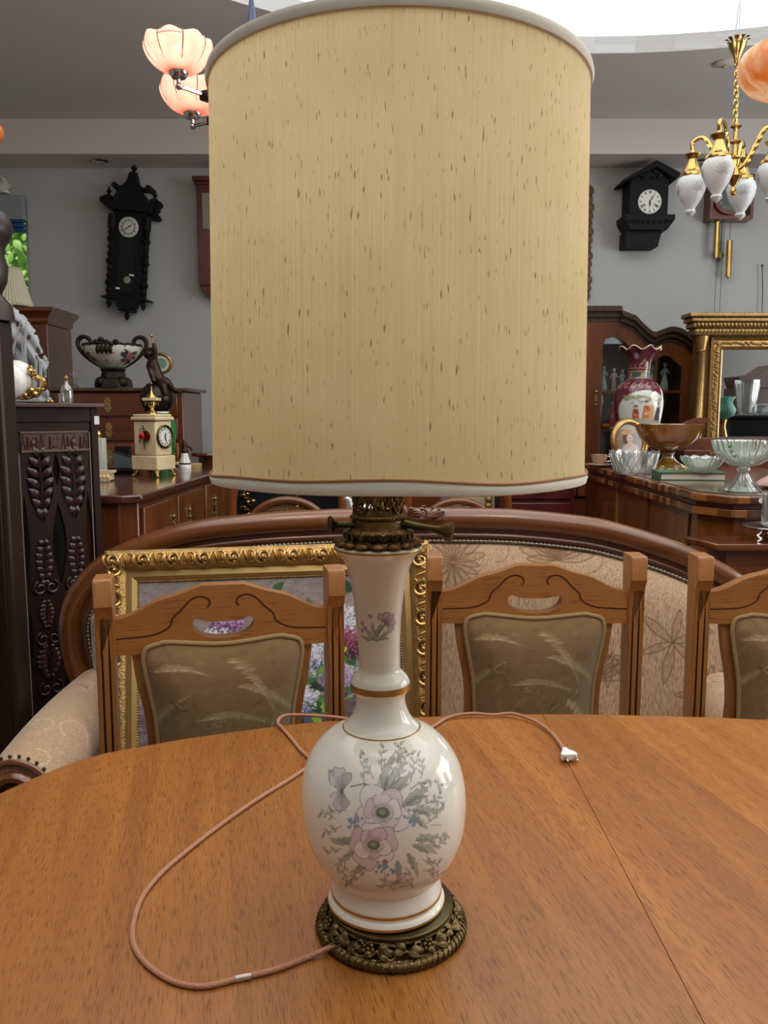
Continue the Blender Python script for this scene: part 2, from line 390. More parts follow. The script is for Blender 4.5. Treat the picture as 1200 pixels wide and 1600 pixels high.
# ================================================================== the room
m_wall = plain('grey_wall_paint', '#b4b5b4', .9, spec=.2, bump=.03, bscale=300)
m_ceil = plain('ceiling_paint', '#d6d3cf', .92, spec=.2)
m_beam = plain('beam_paint', '#d2ccc8', .92, spec=.2)
m_well = plain('white_well_paint', '#f2f4f4', .9, spec=.2)
m_floor = wood('floor_boards', '#5a3a22', '#6f4a2c', '#33200f', 'Y', 6, .4, .2)
XL, XR, YB, YF, ZC, ZS = -3.6, 4.2, 5.6, -2.6, 3.1, 2.895
b = MB(); b.bx(XL - .1, XR + .1, YF - .1, YB + .1, -.1, 0); struct('floor', b, m_floor)
XZY = Mx(((1, 0, 0, 0), (0, 0, 1, 0), (0, 1, 0, 0), (0, 0, 0, 1)))   # outline (x,y) extruded along z
b = MB(); b.prism([(XL, YF), (XR, YF), (XR, 5.3), (XL, 5.3)], ZC, ZC + .08, [ell(SKY_C[0], SKY_C[1], SKY_R, SKY_R, 96)], XZY); struct('ceiling', b, m_ceil, smooth=0)
b = MB(); b.lathe([(SKY_R, ZC), (SKY_R, 3.95), (SKY_R + .05, 3.95), (SKY_R + .05, ZC + .08)], 96, (SKY_C[0], SKY_C[1], 0)); struct('trim_1', b, m_well)
b = MB(); b.lathe([(0, 3.93), (SKY_R, 3.93), (SKY_R, 3.97), (0, 3.97)], 64, (SKY_C[0], SKY_C[1], 0)); struct('window_2', b, m_well)
b = MB(); b.bx(XL, XR, 5.3, YB, ZS, ZC + .1); struct('trim_2', b, m_beam)
WX0, WX1, WZ0, WZ1 = -3.15, -2.335, .95, 2.70
b = MB(); b.prism([(XL, 0), (XR, 0), (XR, ZS), (XL, ZS)], YB, YB + .22, [[(WX0, WZ0), (WX1, WZ0), (WX1, WZ1), (WX0, WZ1)]]); struct('wall_back', b, m_wall, smooth=0)
b = MB(); b.bx(XL - .1, XL, YF, YB, 0, ZC); struct('wall_left', b, m_wall)
b = MB(); b.prism([(YF, 0), (YB, 0), (YB, ZC), (YF, ZC)], -.1, 0, [], Mx(((0, 1, 0, XR + .1), (1, 0, 0, 0), (0, 0, 1, 0), (0, 0, 0, 1)))); struct('wall_right', b, m_wall, smooth=0)
b = MB(); b.bx(XL - .1, XR + .1, YF - .1, YF, 0, ZC); struct('wall_front', b, m_wall)
b = MB(); b.bx(XL, XR, YB - .018, YB, 0, .1); struct('baseboard_back', b, m_white)
b = MB(); b.prism([(1.0, .75), (3.8, .75), (3.8, 2.75), (1.0, 2.75)], -.06, -.001, [[(1.08, .83), (3.72, .83), (3.72, 2.67), (1.08, 2.67)]], Mx(((0, 1, 0, XR), (1, 0, 0, 0), (0, 0, 1, 0), (0, 0, 0, 1)))); wf3 = struct('added_fill_frame', b, m_white, bev=.006)  # made-up window frame, added around the right fill light
b = MB(); b.bx(XR - .03, XR - .02, 1.08, 3.72, .83, 2.67); obj('pane', b, m_well, wf3)  # white backing added behind the fill light
# window: frame, pane, grey pelmet and blue blind
b = MB()
b.prism([(WX0, WZ0), (WX1, WZ0), (WX1, WZ1), (WX0, WZ1)], YB + .08, YB + .14, [[(WX0 + .05, WZ0 + .05), (WX1 - .05, WZ0 + .05), (WX1 - .05, WZ1 - .05), (WX0 + .05, WZ1 - .05)]])
wf = struct('window_1', b, m_white, bev=.006)
b = MB(); b.bx(WX0 + .05, WX1 - .05, YB + .105, YB + .112, WZ0 + .05, WZ1 - .05); obj('pane', b, m_window, wf)
b = MB(); b.bx(WX0, WX1 + .01, YB - .03, YB + .2, WZ0 - .04, WZ0); struct('trim_3', b, m_white, bev=.005)
t = thing('roller_blind', 'blue roller blind rolled up under its grey pelmet in the garden window', 'blind', (WX0 + .4, YB, 2.57))
b = MB(); b.bx(WX0 - .02, WX1 + .0, YB - .07, YB - .004, 2.56, 2.71); obj('pelmet', b, plain('grey_pelmet', '#8d9698', .5), t, True, .006)
b = MB()
for k in range(3): b.bx(WX0 - .01, WX1 - .005, YB - .05, YB - .01, 2.545 - .03 * k, 2.57 - .03 * k)
obj('cloth_fold', b, plain('blue_cloth', '#1f4f7c', .7), t, True, .008)
# garden tree outside
m_leaf = veil('foliage', '#bfe07a', .5, .5, .04)
t = thing('garden_tree', 'bright green leafy tree outside the left window', 'tree', (-4.0, 8.0, 0))
b = MB(); b.tube([(-4, 8, 0), (-3.95, 8, 1.2), (-4.05, 8.05, 2.6)], [.1, .08, .03], 8); b.tube([(-3.97, 8, 1.3), (-3.5, 7.9, 2.1), (-3.3, 7.8, 2.6)], [.05, .03, .012], 6); b.tube([(-3.97, 8, 1.1), (-4.4, 8, 1.9)], [.05, .02], 6)
obj('trunk', b, m_mahog, t, True)
b = MB(); rn = random.Random(3)
for k in range(14): b.ball((rn.uniform(-4.6, -2.9), 8.9 + rn.uniform(-.2, .2), rn.uniform(.8, 4.2)), rn.uniform(.5, .75), 10, 8)
for k in range(4500):
    p = V((rn.gauss(-3.65, .6), 8 + rn.gauss(0, .4), rn.uniform(.6, 4.0))); d = V((rn.uniform(-1, 1), rn.uniform(-1, .3), rn.uniform(-1, .6))).normalized()
    b.leaf(p, p + d * .12, .036, (rn.uniform(-1, 1), -1, rn.uniform(0, 1)), .1, 3)
obj('foliage', b, m_leaf, t, True, normals=False)
# recessed spots in the soffit, wall fitting
sp = None
for px, py, lab in ((155, 253, 'small round recessed spotlight above the black pinnacled wall clock'), (1098, 246, 'small round recessed spotlight behind the brass chandelier')):
    p = W(px, py, 5.42)
    t = thing('recessed_spotlight', lab, 'light', (p.x, 5.44, ZS - .001), 0, 'recessed spots in the soffit')
    b = MB(); b.lathe([(.035, 0), (.05, 0), (.052, -.006), (.045, -.012), (.035, -.008), (.035, 0)], 24); obj('rim', b, m_chrome, t)
    b = MB(); b.lathe([(0, -.002), (.034, -.002), (.034, -.006), (0, -.006)], 20); obj('lens', b, plain('spot_lens', '#b9b9b4', .2), t)
p = W(4, 296, 5.56)
t = thing('wall_spotlight', 'small cream wall fitting high beside the garden window', 'light', (p.x - .03, YB, p.z))
b = MB(); b.bx(-.06, .06, -.05, -.002, -.02, 0); obj('bracket', b, m_white, t, bev=.004)
b = MB(); b.lathe([(0, 0), (.03, .0), (.045, .06), (.05, .065), (.03, .03)], 16, M=Mx.Translation((.02, -.04, .0)) @ Mx.Rotation(R(40), 4, 'Y')); obj('shade', b, m_porc, t)

# ================================================================== dining table
TZ = .76
edge = [(-.70, .42), (-.78, .62), (-.78, .82), (-.70, 1.0), (-.62, 1.11), (-.576, 1.177), (-.543, 1.236), (-.503, 1.291), (-.462, 1.327), (-.406, 1.356), (-.316, 1.398), (-.118, 1.465), (.12, 1.493), (.303, 1.503), (.482, 1.497), (.713, 1.474), (1.0, 1.41), (1.2, 1.2), (1.26, .95), (1.2, .65), (1.08, .45), (.8, .40), (.3, .385), (-.3, .39)]
edge = crv(edge, 4, True)
def clip(poly, x0, side):
    out = []
    for i in range(len(poly)):
        a, c = poly[i - 1], poly[i]; ia = (a[0] - x0) * side >= 0; ic = (c[0] - x0) * side >= 0
        if ia != ic: t = (x0 - a[0]) / (c[0] - a[0]); out.append((x0, a[1] + t * (c[1] - a[1])))
        if ic: out.append(c)
    return out
def table_wood():
    m, nt, bs = M_('oak_table_veneer'); L = nt.links.new; tc = N(nt, 'ShaderNodeTexCoord'); sx = N(nt, 'ShaderNodeSeparateXYZ')
    rot = N(nt, 'ShaderNodeMapping'); rot.inputs['Rotation'].default_value = (0, 0, R(-12)); L(tc.outputs['Object'], rot.inputs['Vector']); L(rot.outputs[0], sx.inputs[0])
    st = N(nt, 'ShaderNodeMath', operation='MULTIPLY'); st.inputs[1].default_value = 7.0; L(sx.outputs['X'], st.inputs[0])
    fl = N(nt, 'ShaderNodeMath', operation='FLOOR'); L(st.outputs[0], fl.inputs[0])
    wn = N(nt, 'ShaderNodeTexWhiteNoise', noise_dimensions='1D'); L(fl.outputs[0], wn.inputs['W'])
    off = N(nt, 'ShaderNodeVectorMath', operation='MULTIPLY_ADD'); L(wn.outputs['Color'], off.inputs[0]); off.inputs[1].default_value = (3, 3, 3); L(rot.outputs[0], off.inputs[2])
    def mp(sc):
        q = N(nt, 'ShaderNodeMapping'); q.inputs['Scale'].default_value = sc; L(off.outputs[0], q.inputs['Vector']); return q
    a = N(nt, 'ShaderNodeTexNoise', Scale=1.0, Detail=6.0, Roughness=.6, Distortion=.8); L(mp((26, 2.0, 1)).outputs[0], a.inputs['Vector'])
    p = N(nt, 'ShaderNodeTexNoise', Scale=1.0, Detail=2.5, Roughness=.55); L(mp((860, 42, 1)).outputs[0], p.inputs['Vector'])
    r = N(nt, 'ShaderNodeValToRGB'); e = r.color_ramp.elements; e[0].position = .3; e[0].color = hx('#8d5424'); e[1].position = .7; e[1].color = hx('#a46a2f'); L(a.outputs['Fac'], r.inputs[0])
    rp = N(nt, 'ShaderNodeValToRGB'); e = rp.color_ramp.elements; e[0].position = .37; e[0].color = (.72, .72, .72, 1); e[1].position = .46; e[1].color = (0, 0, 0, 1); L(p.outputs['Fac'], rp.inputs[0])
    mx = N(nt, 'ShaderNodeMix', data_type='RGBA'); L(rp.outputs[0], mx.inputs[0]); L(r.outputs[0], mx.inputs[6]); mx.inputs[7].default_value = hx('#5c3512')
    h = N(nt, 'ShaderNodeHueSaturation'); mr = N(nt, 'ShaderNodeMapRange'); mr.inputs[3].default_value = .86; mr.inputs[4].default_value = 1.1; L(wn.outputs['Value'], mr.inputs[0]); L(mr.outputs[0], h.inputs['Value']); L(mx.outputs[2], h.inputs['Color']); L(h.outputs[0], bs.inputs['Base Color'])
    bs.inputs['Roughness'].default_value = .36; bs.inputs['Coat Weight'].default_value = .25; bs.inputs['Coat Roughness'].default_value = .3; bs.inputs['Specular IOR Level'].default_value = .4
    bp = N(nt, 'ShaderNodeBump', Strength=.12, Distance=.002); L(p.outputs['Fac'], bp.inputs['Height']); L(bp.outputs[0], bs.inputs['Normal']); return m
m_table = table_wood()
tb = thing('dining_table', 'large oak dining table with curved edge carrying the tall lamp', 'table', (.25, .95, 0))
for x0, x1 in ((-9, .3), (.3, 9)):
    pl = edge
    if x0 > -9: pl = clip(pl, x0 + .0004, 1)
    if x1 < 9: pl = clip(pl, x1 - .0004, -1)
    b = MB(); b.prism(pl, TZ - .032, TZ, [], XZY); obj('tabletop_leaf', b, m_table, tb, True, .004, smooth=30)
def inset(poly, k, c): return [(c[0] + (p[0] - c[0]) * k, c[1] + (p[1] - c[1]) * k) for p in poly]
b = MB(); ap = inset(edge, .86, (.25, .95)); b.prism(ap, TZ - .12, TZ - .0325, [inset(edge, .82, (.25, .95))], XZY); obj('apron', b, m_oakX, tb, True, smooth=30)
for x, y in ((-.3, .70), (-.3, .98), (.8, .70), (.8, .98)):
    b = MB(); b.lathe([(0, 0), (.03, 0), (.035, .02), (.028, .06), (.04, .2), (.032, .4), (.045, .5), (.03, .56), (.04, .6), (.045, .64), (0, .64)], 20, (x, y, 0)); obj('leg', b, m_oakZ, tb, True)
for y in (.70, .98):
    b = MB(); b.bx(-.34, .84, y - .02, y + .02, .6, TZ - .0325); obj('rail', b, m_oakX, tb, True)

# ================================================================== the table lamp
LX, LY = .004, .857
lp = thing('table_lamp', 'tall cream porcelain table lamp with flower decoration, pierced brass foot and large drum shade', 'lamp', (LX, LY, TZ))
bx_ = .008 - LX                                     # the pierced foot stands a touch to the right of the leaning body
def foot(a, t, lift=0):
    """pierced skirt: t=0 at the rope rim, 1 under the plate"""
    r = .0775 - .0110 * t + lift * .5; return V((bx_ + r * cos(a), r * sin(a), .010 + .0145 * t + lift))
b = MB(); rope = []
for i in range(360):
    a = 2 * pi * i / 360; rope.append((bx_ + .0775 * cos(a), .0775 * sin(a), .0062))
b.tube(rope, .0055, 10, True)
for i in range(72):                                  # the rope's twist
    a = 2 * pi * i / 72; q = []
    for k in range(7):
        t = k / 6; e = -.9 + 3.0 * t; aa = a + .075 * t; q.append((bx_ + (.0775 + .0056 * cos(e)) * cos(aa), (.0775 + .0056 * cos(e)) * sin(aa), .0062 + .0056 * sin(e)))
    b.tube(q, .0014, 5)
obj('rope_rim', b, m_abrass, lp)
b = MB()
nrm_ = lambda a: V((cos(a), sin(a), .9))
b.tube([foot(2 * pi * i / 240, .5 + .36 * sin(7 * 2 * pi * i / 240), .0005) for i in range(240)], .0019, 7, True)      # running vine
b.tube([foot(2 * pi * i / 120, .97) for i in range(120)], .0016, 6, True); b.tube([foot(2 * pi * i / 120, .06) for i in range(120)], .0016, 6, True)
for k in range(7):
    a0 = 2 * pi * k / 7
    for sgn, ph, tc in ((1, .20, .30), (-1, .64, .68)):
        q = [(u, v) for u, v in spiral(0, 0, .0012, .0070, .3 + (pi if sgn < 0 else 0), 1.3, 20)]
        b.tube([foot(a0 + ph + u * 12.5, tc + v * 42, .001) for u, v in q], [.0010 + .0010 * i / 20 for i in range(21)], 6)
    for a_, t_, da, dt in ((.02, .5, .16, .42), (.04, .45, .2, .1), (.03, .42, .15, -.36), (.44, .55, -.16, .40), (.42, .5, -.2, -.05), (.45, .5, .16, -.42), (.47, .55, .2, -.1), (.86, .5, -.12, -.42)):
        A, B_ = foot(a0 + a_, t_, .0008), foot(a0 + a_ + da, t_ + dt, .0026); b.leaf(A, B_, .0036, nrm_(a0 + a_), .22, 7); b.tube([A, A.lerp(B_, .5) + nrm_(a0 + a_) * .0022, B_], [.0010, .0009, .0004], 5)
    c0 = foot(a0 + .78, .52, .003); aa = a0 + .78; tg = V((-sin(aa), cos(aa), 0)); up = (foot(aa, 1) - foot(aa, 0)).normalized()
    b.ball(c0, .0026, 8, 6)
    for j in range(7): q = 2 * pi * j / 7; b.ball(c0 + tg * (.0050 * cos(q)) + up * (.0050 * sin(q)) - nrm_(aa) * .0006, .0027, 7, 5)
obj('openwork', b, m_abrass, lp, normals=False)
b = MB(); b.lathe([(0, .026), (.066, .026), (.0685, .0275), (.0685, .0305), (.066, .032), (.0, .032)], 72, (bx_, 0, 0)); obj('base_plate', b, m_patina, lp)
b = MB(); b.lathe([(.05, .0), (.053, .0), (.053, .026), (.05, .026)], 48, (bx_, 0, 0)); obj('inner_drum', b, m_blackm, lp)

# --- painted porcelain body: the transfer of anemones drawn in decal units (1 px of the photograph)
D = Canvas(420, 440, '#e9e3d6')                      # two units per photo pixel; origin at (495,1165)
def dd(x, y): return ((x - 495) * 2, (y - 1165) * 2)
G, GE, ST = '#aeb0a2', '#4f5248', '#5f6258'
PK, PE = '#e3d5cf', '#75646b'
rg = random.Random(5)
def sprig(x, y, ang, L, n=5):
    p = [dd(x, y)]; a = ang; q = V((*dd(x, y), 0)); cv = rg.uniform(-.16, .16)
    for i in range(8): a += cv + rg.uniform(-.12, .12); q = q + V((cos(a), sin(a), 0)) * (L * 2 / 8); p.append((q.x, q.y))
    D.line(p, 2.2, ST, .8, True)
    for i in range(n):
        j = min(8, 2 + i * 6 // max(1, n - 1)); s = 1 if i % 2 else -1; D.leaf(p[j][0], p[j][1], a + s * .8, 16, 4, '#b9b8ae', '#66665f', .85)
    D.blob(p[-1][0], p[-1][1], 4.4, 4.4, '#85838a', .85)
for x, y, a, L, n in ((592, 1240, -1.35, 56, 7), (575, 1235, -1.75, 44, 5), (612, 1235, -1.05, 62, 8), (640, 1240, -.7, 50, 7), (655, 1262, -.35, 34, 5), (655, 1225, -.9, 34, 6), (668, 1305, .2, 22, 4), (668, 1255, .1, 20, 4), (660, 1330, .55, 30, 5), (545, 1250, -2.5, 26, 5), (540, 1290, 2.9, 28, 5), (532, 1280, -2.3, 24, 5), (545, 1340, 2.2, 28, 5), (560, 1350, 1.9, 28, 5), (600, 1352, 1.2, 22, 4), (575, 1345, 1.7, 32, 5), (655, 1350, .3, 30, 5), (645, 1275, -.3, 38, 5), (622, 1210, -1.3, 30, 5), (528, 1232, -2.4, 18, 4), (640, 1230, -1.2, 40, 6), (600, 1215, -1.7, 34, 5), (588, 1225, -2.0, 34, 6), (662, 1285, -.1, 22, 4), (665, 1318, .1, 26, 5), (648, 1262, -.5, 34, 6), (630, 1345, .8, 26, 5), (548, 1328, 2.5, 26, 5), (548, 1268, 3.3, 22, 4), (618, 1232, -.95, 48, 7), (655, 1335, .75, 26, 5), (650, 1300, .05, 30, 5), (540, 1320, 2.7, 24, 4)): sprig(x, y, a, L, n)
for x, y, a, L, w in ((604, 1245, -1.8, 44, 8), (600, 1242, -1.45, 62, 9), (606, 1244, -1.2, 52, 8), (612, 1247, -.95, 50, 10), (625, 1262, -.55, 46, 10), (632, 1258, -.8, 44, 9), (640, 1268, -.15, 46, 10), (640, 1275, .45, 32, 8), (556, 1305, 2.7, 34, 10), (560, 1318, 2.2, 36, 9), (550, 1312, 3.1, 30, 8), (640, 1315, .1, 42, 11), (632, 1325, .9, 40, 10), (645, 1308, -.3, 38, 8), (575, 1340, 2.4, 30, 8), (618, 1335, 1.3, 34, 9), (570, 1330, 1.8, 32, 7)):
    D.leaf(*dd(x, y), a, L * 1.9, w, G, GE, .85, 4); D.leaf(dd(x, y)[0] + 4, dd(x, y)[1] + 3, a + .12, L * 1.2, w * .5, '#8d9284', GE, .5)
D.line([dd(598, 1262), dd(590, 1240), dd(575, 1232), dd(556, 1236)], 3.4, ST, .85)
def anemone(x, y, r, ph, squash=.75, c=PK, n=6, heart=True, lean=0):
    for ring, k in ((1.0, n), (.70, n)):
        for i in range(k):
            a = ph + 2 * pi * i / k + (.6 if ring < 1 else 0)
            D.petal(*dd(x, y), a, 2 * r * ring * (squash + (1 - squash) * abs(cos(a))) * (1.1 if i % 2 else .95), .72, (c, '#eae0d9', '#d9c9c6')[(i + int(ring)) % 3], PE, .97)
    if heart:
        cx, cy = dd(x, y); D.blob(cx, cy, r * .55, r * .42, '#5f6b55', .9); D.blob(cx - 1, cy - 2, r * .3, r * .22, '#97a384', .9)
        for i in range(22): a = i * .2856; D.blob(cx + r * .72 * cos(a), cy + r * .55 * sin(a), 1.5, 1.5, '#3d3f3c', .9)
for i, a in enumerate((-2.3, -1.75, -1.2, 2.6, 1.9, 1.35)): D.petal(*dd(543, 1242), a, (52, 66, 52, 36, 54, 46)[i], .40, ('#ddced0', '#cfc1c4', '#bab4af')[i % 3], PE, .92)
D.blob(*dd(543, 1242), 6, 8, '#6d5f6c', .8)
anemone(600, 1271, 41, .35, .8, n=5); anemone(586, 1314, 37, .9, .75, '#d9bfc0', n=5)
for i, (a, L) in enumerate(((.4, 34), (.9, 22), (2.5, 26), (.0, 30))): D.petal(*dd(617, 1366), a - .3, L, .5, '#d8c6c4', PE, .9)
D.petal(*dd(617, 1366), 3.0, 34, .4, '#d2bcbe', PE, .9); D.blob(*dd(617, 1364), 8, 3, '#77706c', .8)
for x, y, k in ((560, 1284, 9), (640, 1281, 8), (603, 1345, 14)):
    for i in range(k * 2):
        fx, fy = x + rg.gauss(0, 6 if k < 12 else 13), y + rg.gauss(0, 5); cx, cy = dd(fx, fy)
        for j in range(5): a = j * 1.2566; D.blob(cx + 3 * cos(a), cy + 3 * sin(a), 2.4, 2.4, '#8fa0b0', .85)
        D.blob(cx, cy, 1.4, 1.4, '#4d5666', .9)
D.blob(*dd(601, 1337), 10, 7, '#a8707c', .9); D.blob(*dd(580, 1300), 8, 10, '#b08592', .5)
for x, y, w in ((668, 1288, 8), (675, 1289, 3), (679, 1289, 4)): D.line([dd(x, y), dd(x + w, y)], 1.4, '#55524c', .7)
# neck transfer
E_ = Canvas(160, 150, '#e9e3d6')
def ee(x, y): return ((x - 556) * 2, (y - 935) * 2)
for x, y, a, L in ((592, 985, -2.0, 40), (594, 985, -1.5, 44), (590, 986, -2.6, 46), (598, 985, -.7, 44), (596, 986, -.2, 30), (588, 987, 3.0, 40), (592, 980, -1.0, 52)):
    E_.leaf(*ee(x, y), a, L * 1.25, 6, '#a9aca0', '#4b4c48', .9, 3)
for i, a in enumerate((-2.2, -1.5, -.8, 0, .8)): E_.petal(*ee(608, 962), a, 36, .42, '#c5b0b6', '#5d4c55', .95)
E_.line([ee(594, 985), ee(600, 970), ee(608, 962)], 2, '#5e5f5a', .8)
for x, y in ((570, 968), (575, 975), (568, 980), (585, 955)): E_.petal(*ee(x, y), -1.8, 15, .7, '#bba9ae', '#75646c', .9)
E_.blob(*ee(593, 988), 14, 5, '#6c7865', .6)

prof = [(.0, .033), (.0615, .033), (.0640, .0345), (.0642, .038), (.0625, .041), (.0605, .0425), (.0608, .047), (.0606, .051), (.0590, .0565), (.0572, .0630), (.0570, .0655),
        (.0615, .0700), (.0702, .0815), (.0800, .0985), (.0867, .119), (.0894, .145), (.0884, .168), (.0832, .190), (.0738, .2075), (.0610, .2212), (.0495, .2285), (.0415, .2325), (.0362, .2375), (.0310, .2450), (.0275, .2545), (.0262, .2635), (.0275, .2695), (.0305, .2735), (.0318, .278), (.0315, .283), (.0290, .288), (.0250, .2925), (.0222, .2965),
        (.0217, .302), (.0222, .320), (.0235, .342), (.0252, .362), (.0280, .384), (.0325, .404), (.0385, .4175), (.0450, .4245), (.0463, .4262), (.0463, .4285), (.0440, .4298), (.030, .4305), (0, .4305)]
pp = crv(prof[1:-1], 7)
def bodyx(z): return -.0015 - .0085 * np.clip((z - .05) / .3, 0, 1)
ang = np.concatenate([np.linspace(-pi / 2 - 1.25, -pi / 2 + 1.25, 300), np.linspace(-pi / 2 + 1.25, -pi / 2 - 1.25 + 2 * pi, 90)[1:-1]])
rr = np.array([p[0] for p in pp]); zz = np.array([p[1] for p in pp])
# resample rows evenly where the transfer sits
s = np.concatenate([[0], np.cumsum(np.hypot(np.diff(rr), np.diff(zz)))]); sv = np.linspace(0, s[-1], 430); sv = np.sort(np.concatenate([sv, s])); rr, zz = np.interp(sv, s, rr), np.interp(sv, s, zz)
X = rr[:, None] * np.cos(ang)[None]; Yv = rr[:, None] * np.sin(ang)[None]; Zv = np.repeat(zz[:, None], len(ang), 1)
b = MB(); na = len(ang); nr = len(rr)
b.v = list(map(tuple, np.stack([X + bodyx(Zv), Yv, Zv], -1).reshape(-1, 3)))
b.f = [(j * na + i, j * na + (i + 1) % na, (j + 1) * na + (i + 1) % na, (j + 1) * na + i) for j in range(nr - 1) for i in range(na)]
el = R(25); dx_, dz_ = X / .09, (Yv * -0 + (Zv - .140) * cos(el) + (Yv) * sin(el) * 1.0) / .09
front = (Yv < .01) & (Zv > .067) & (Zv < .231)
cc = D.at((600 + 128 * dx_ - 495) * 2, (1270 - 128 * ((Zv - .145) * cos(el) + Yv * sin(el)) / .09 - 1165) * 2 - 20)
cb = np.tile(np.array(hs('#e9e3d6')), (nr, na, 1)); cb[front] = cc[front]
nk = (Yv < 0) & (Zv > .30) & (Zv < .40); th = np.arctan2(X, -Yv)
ce = E_.at((596 + th * 36 - 556) * 2, (968 - (Zv - .347) * 1480 - 935) * 2); cb[nk] = ce[nk]
b.col = cb.reshape(-1, 3)
body = obj('porcelain_body', b, painted('glazed_porcelain', .09, .15, .4), lp, smooth=180)
body['label'] = 'cream porcelain body with painted anemones'
def band(r, z, h, t=.0006, name='gold_band'):
    q = MB(); q.lathe([(r - .001, z - h), (r + t, z - h), (r + t * 1.4, z), (r + t, z + h), (r - .001, z + h)], 64, (float(bodyx(z)), 0, 0)); return obj(name, q, m_gilt, lp)
def rz_(z): return float(np.interp(z, zz[20:], rr[20:]))
band(.0642, .0362, .0013); band(.0608, .0475, .0013); band(rz_(.2325), .2325, .0006); band(.0318, .2785, .0034); band(.0463, .4272, .001)

# --- burner gallery and wick keys
gx = -.010
b = MB()
b.lathe([(.0, .4310), (.040, .4310), (.0405, 0.4338), (.036, 0.4366), (.034, 0.4382), (.0355, 0.4406), (.0355, 0.4446), (.0325, 0.4478), (.0285, 0.4494), (.0272, 0.4534), (.0268, 0.4574), (.0285, 0.4590), (.0285, 0.4610), (.0262, 0.4630), (.0, 0.4630)], 40, (gx, 0, 0)); obj('burner_collar', b, m_collar, lp)
b = MB()
for k in range(16):
    a = 2 * pi * k / 16; d = V((cos(a), sin(a), 0)); c = V((gx, 0, 0)) + d * .0405; b.ball(c + V((0, 0, 0.4338)), (.0078, .0078, .0035), 10, 6, Mx.Translation((0, 0, 0)))
    b.tube([c + V((0, 0, 0.4366)) - d * .004, c + d * .003 + V((0, 0, 0.4354)), c + d * .0075 + V((0, 0, 0.4322))], [.0012, .0016, .001], 5)
for k in range(20):
    a = 2 * pi * k / 20; d = V((cos(a), sin(a), 0)); t = V((-sin(a), cos(a), 0)); c = V((gx, 0, 0.4418)) + d * .0358; b.tube([c - t * .0045 - V((0, 0, .003)), c - t * .003 + V((0, 0, .003)), c + t * .003 + V((0, 0, .003)), c + t * .0045 - V((0, 0, .003))], .0013, 5)
for k in range(44):
    a = 2 * pi * k / 44; b.ball((gx + .0285 * cos(a), .0285 * sin(a), 0.4602), .0016, 6, 4)
obj('leaf_ring', b, m_collar, lp, normals=False)
b = MB(); z0, z1 = .4630, .488
for z in (z0, z1): b.tube([(gx + .0255 * cos(2 * pi * i / 48), .0255 * sin(2 * pi * i / 48), z) for i in range(48)], .002, 6, True)
for k in range(8):
    a0 = 2 * pi * k / 8 + .1
    heart = [(0, -.9), (-0.4462, -.35), (-.8, .25), (-.6, .75), (-.25, .75), (0, .35), (.25, .75), (.6, .75), (.8, .25), (0.4462, -.35)]
    b.tube([(gx + .0255 * cos(a0 + u * .42), .0255 * sin(a0 + u * .42), (z0 + z1) / 2 + v * .0118) for u, v in crv(heart, 5, True)], .0015, 6, True)
    for u, v in ((0, .1), (-.25, .35), (.25, .35), (0, -.35)): b.ball((gx + .0255 * cos(a0 + u * .42), .0255 * sin(a0 + u * .42), (z0 + z1) / 2 + v * .0118), .0021, 6, 4)
    a1 = a0 + pi / 8; b.tube([(gx + .0255 * cos(a1), .0255 * sin(a1), z0), (gx + .0262 * cos(a1), .0262 * sin(a1), z0 + .008), (gx + .0255 * cos(a1), .0255 * sin(a1), z0 + .012)], [.002, .0014, .0008], 6)
b.lathe([(.024, .488), (.0275, .490), (.0265, .496), (.012, .502), (.012, .504), (.010, .504)], 36, (gx, 0, 0))
obj('pierced_gallery', b, m_collar, lp, normals=False)
def key(a, r0, r1, z0, z1, k):
    d = V((cos(a), sin(a), 0)); A = V((gx, 0, z0)) + d * r0; B = V((gx, 0, z1)) + d * r1; L = (B - A); q = MB()
    pr = [(0, 1.0), (.0085, .985), (.0098, .93), (.0085, .86), (.0048, .76), (.0036, .62), (.0034, .3), (.0042, .1), (.0042, 0), (0, 0)]
    M = Mx.Translation(A) @ L.to_track_quat('Z', 'Y').to_matrix().to_4x4(); q.lathe([(r * k, z * L.length) for r, z in pr], 20, M=M); return obj('wick_key', q, m_patina, lp)
key(R(195), .026, .053, .453, .453, 1.0); key(R(-16), .026, .080, .454, .446, 1.1)
b = MB(); b.tube([(gx, 0, .471), (gx, 0, .60)], .006, 12); b.tube([(gx, 0, .60), (gx, 0, .66)], .014, 14); obj('socket', b, m_brass, lp)
b = MB(); b.lathe([(0, .655), (.013, .66), (.016, .675), (.03, .71), (.031, .725), (.022, .75), (0, .76)], 18, (gx, 0, 0)); obj('light_bulb', b, plain('unlit_bulb', '#e8e8e4', .3), lp)

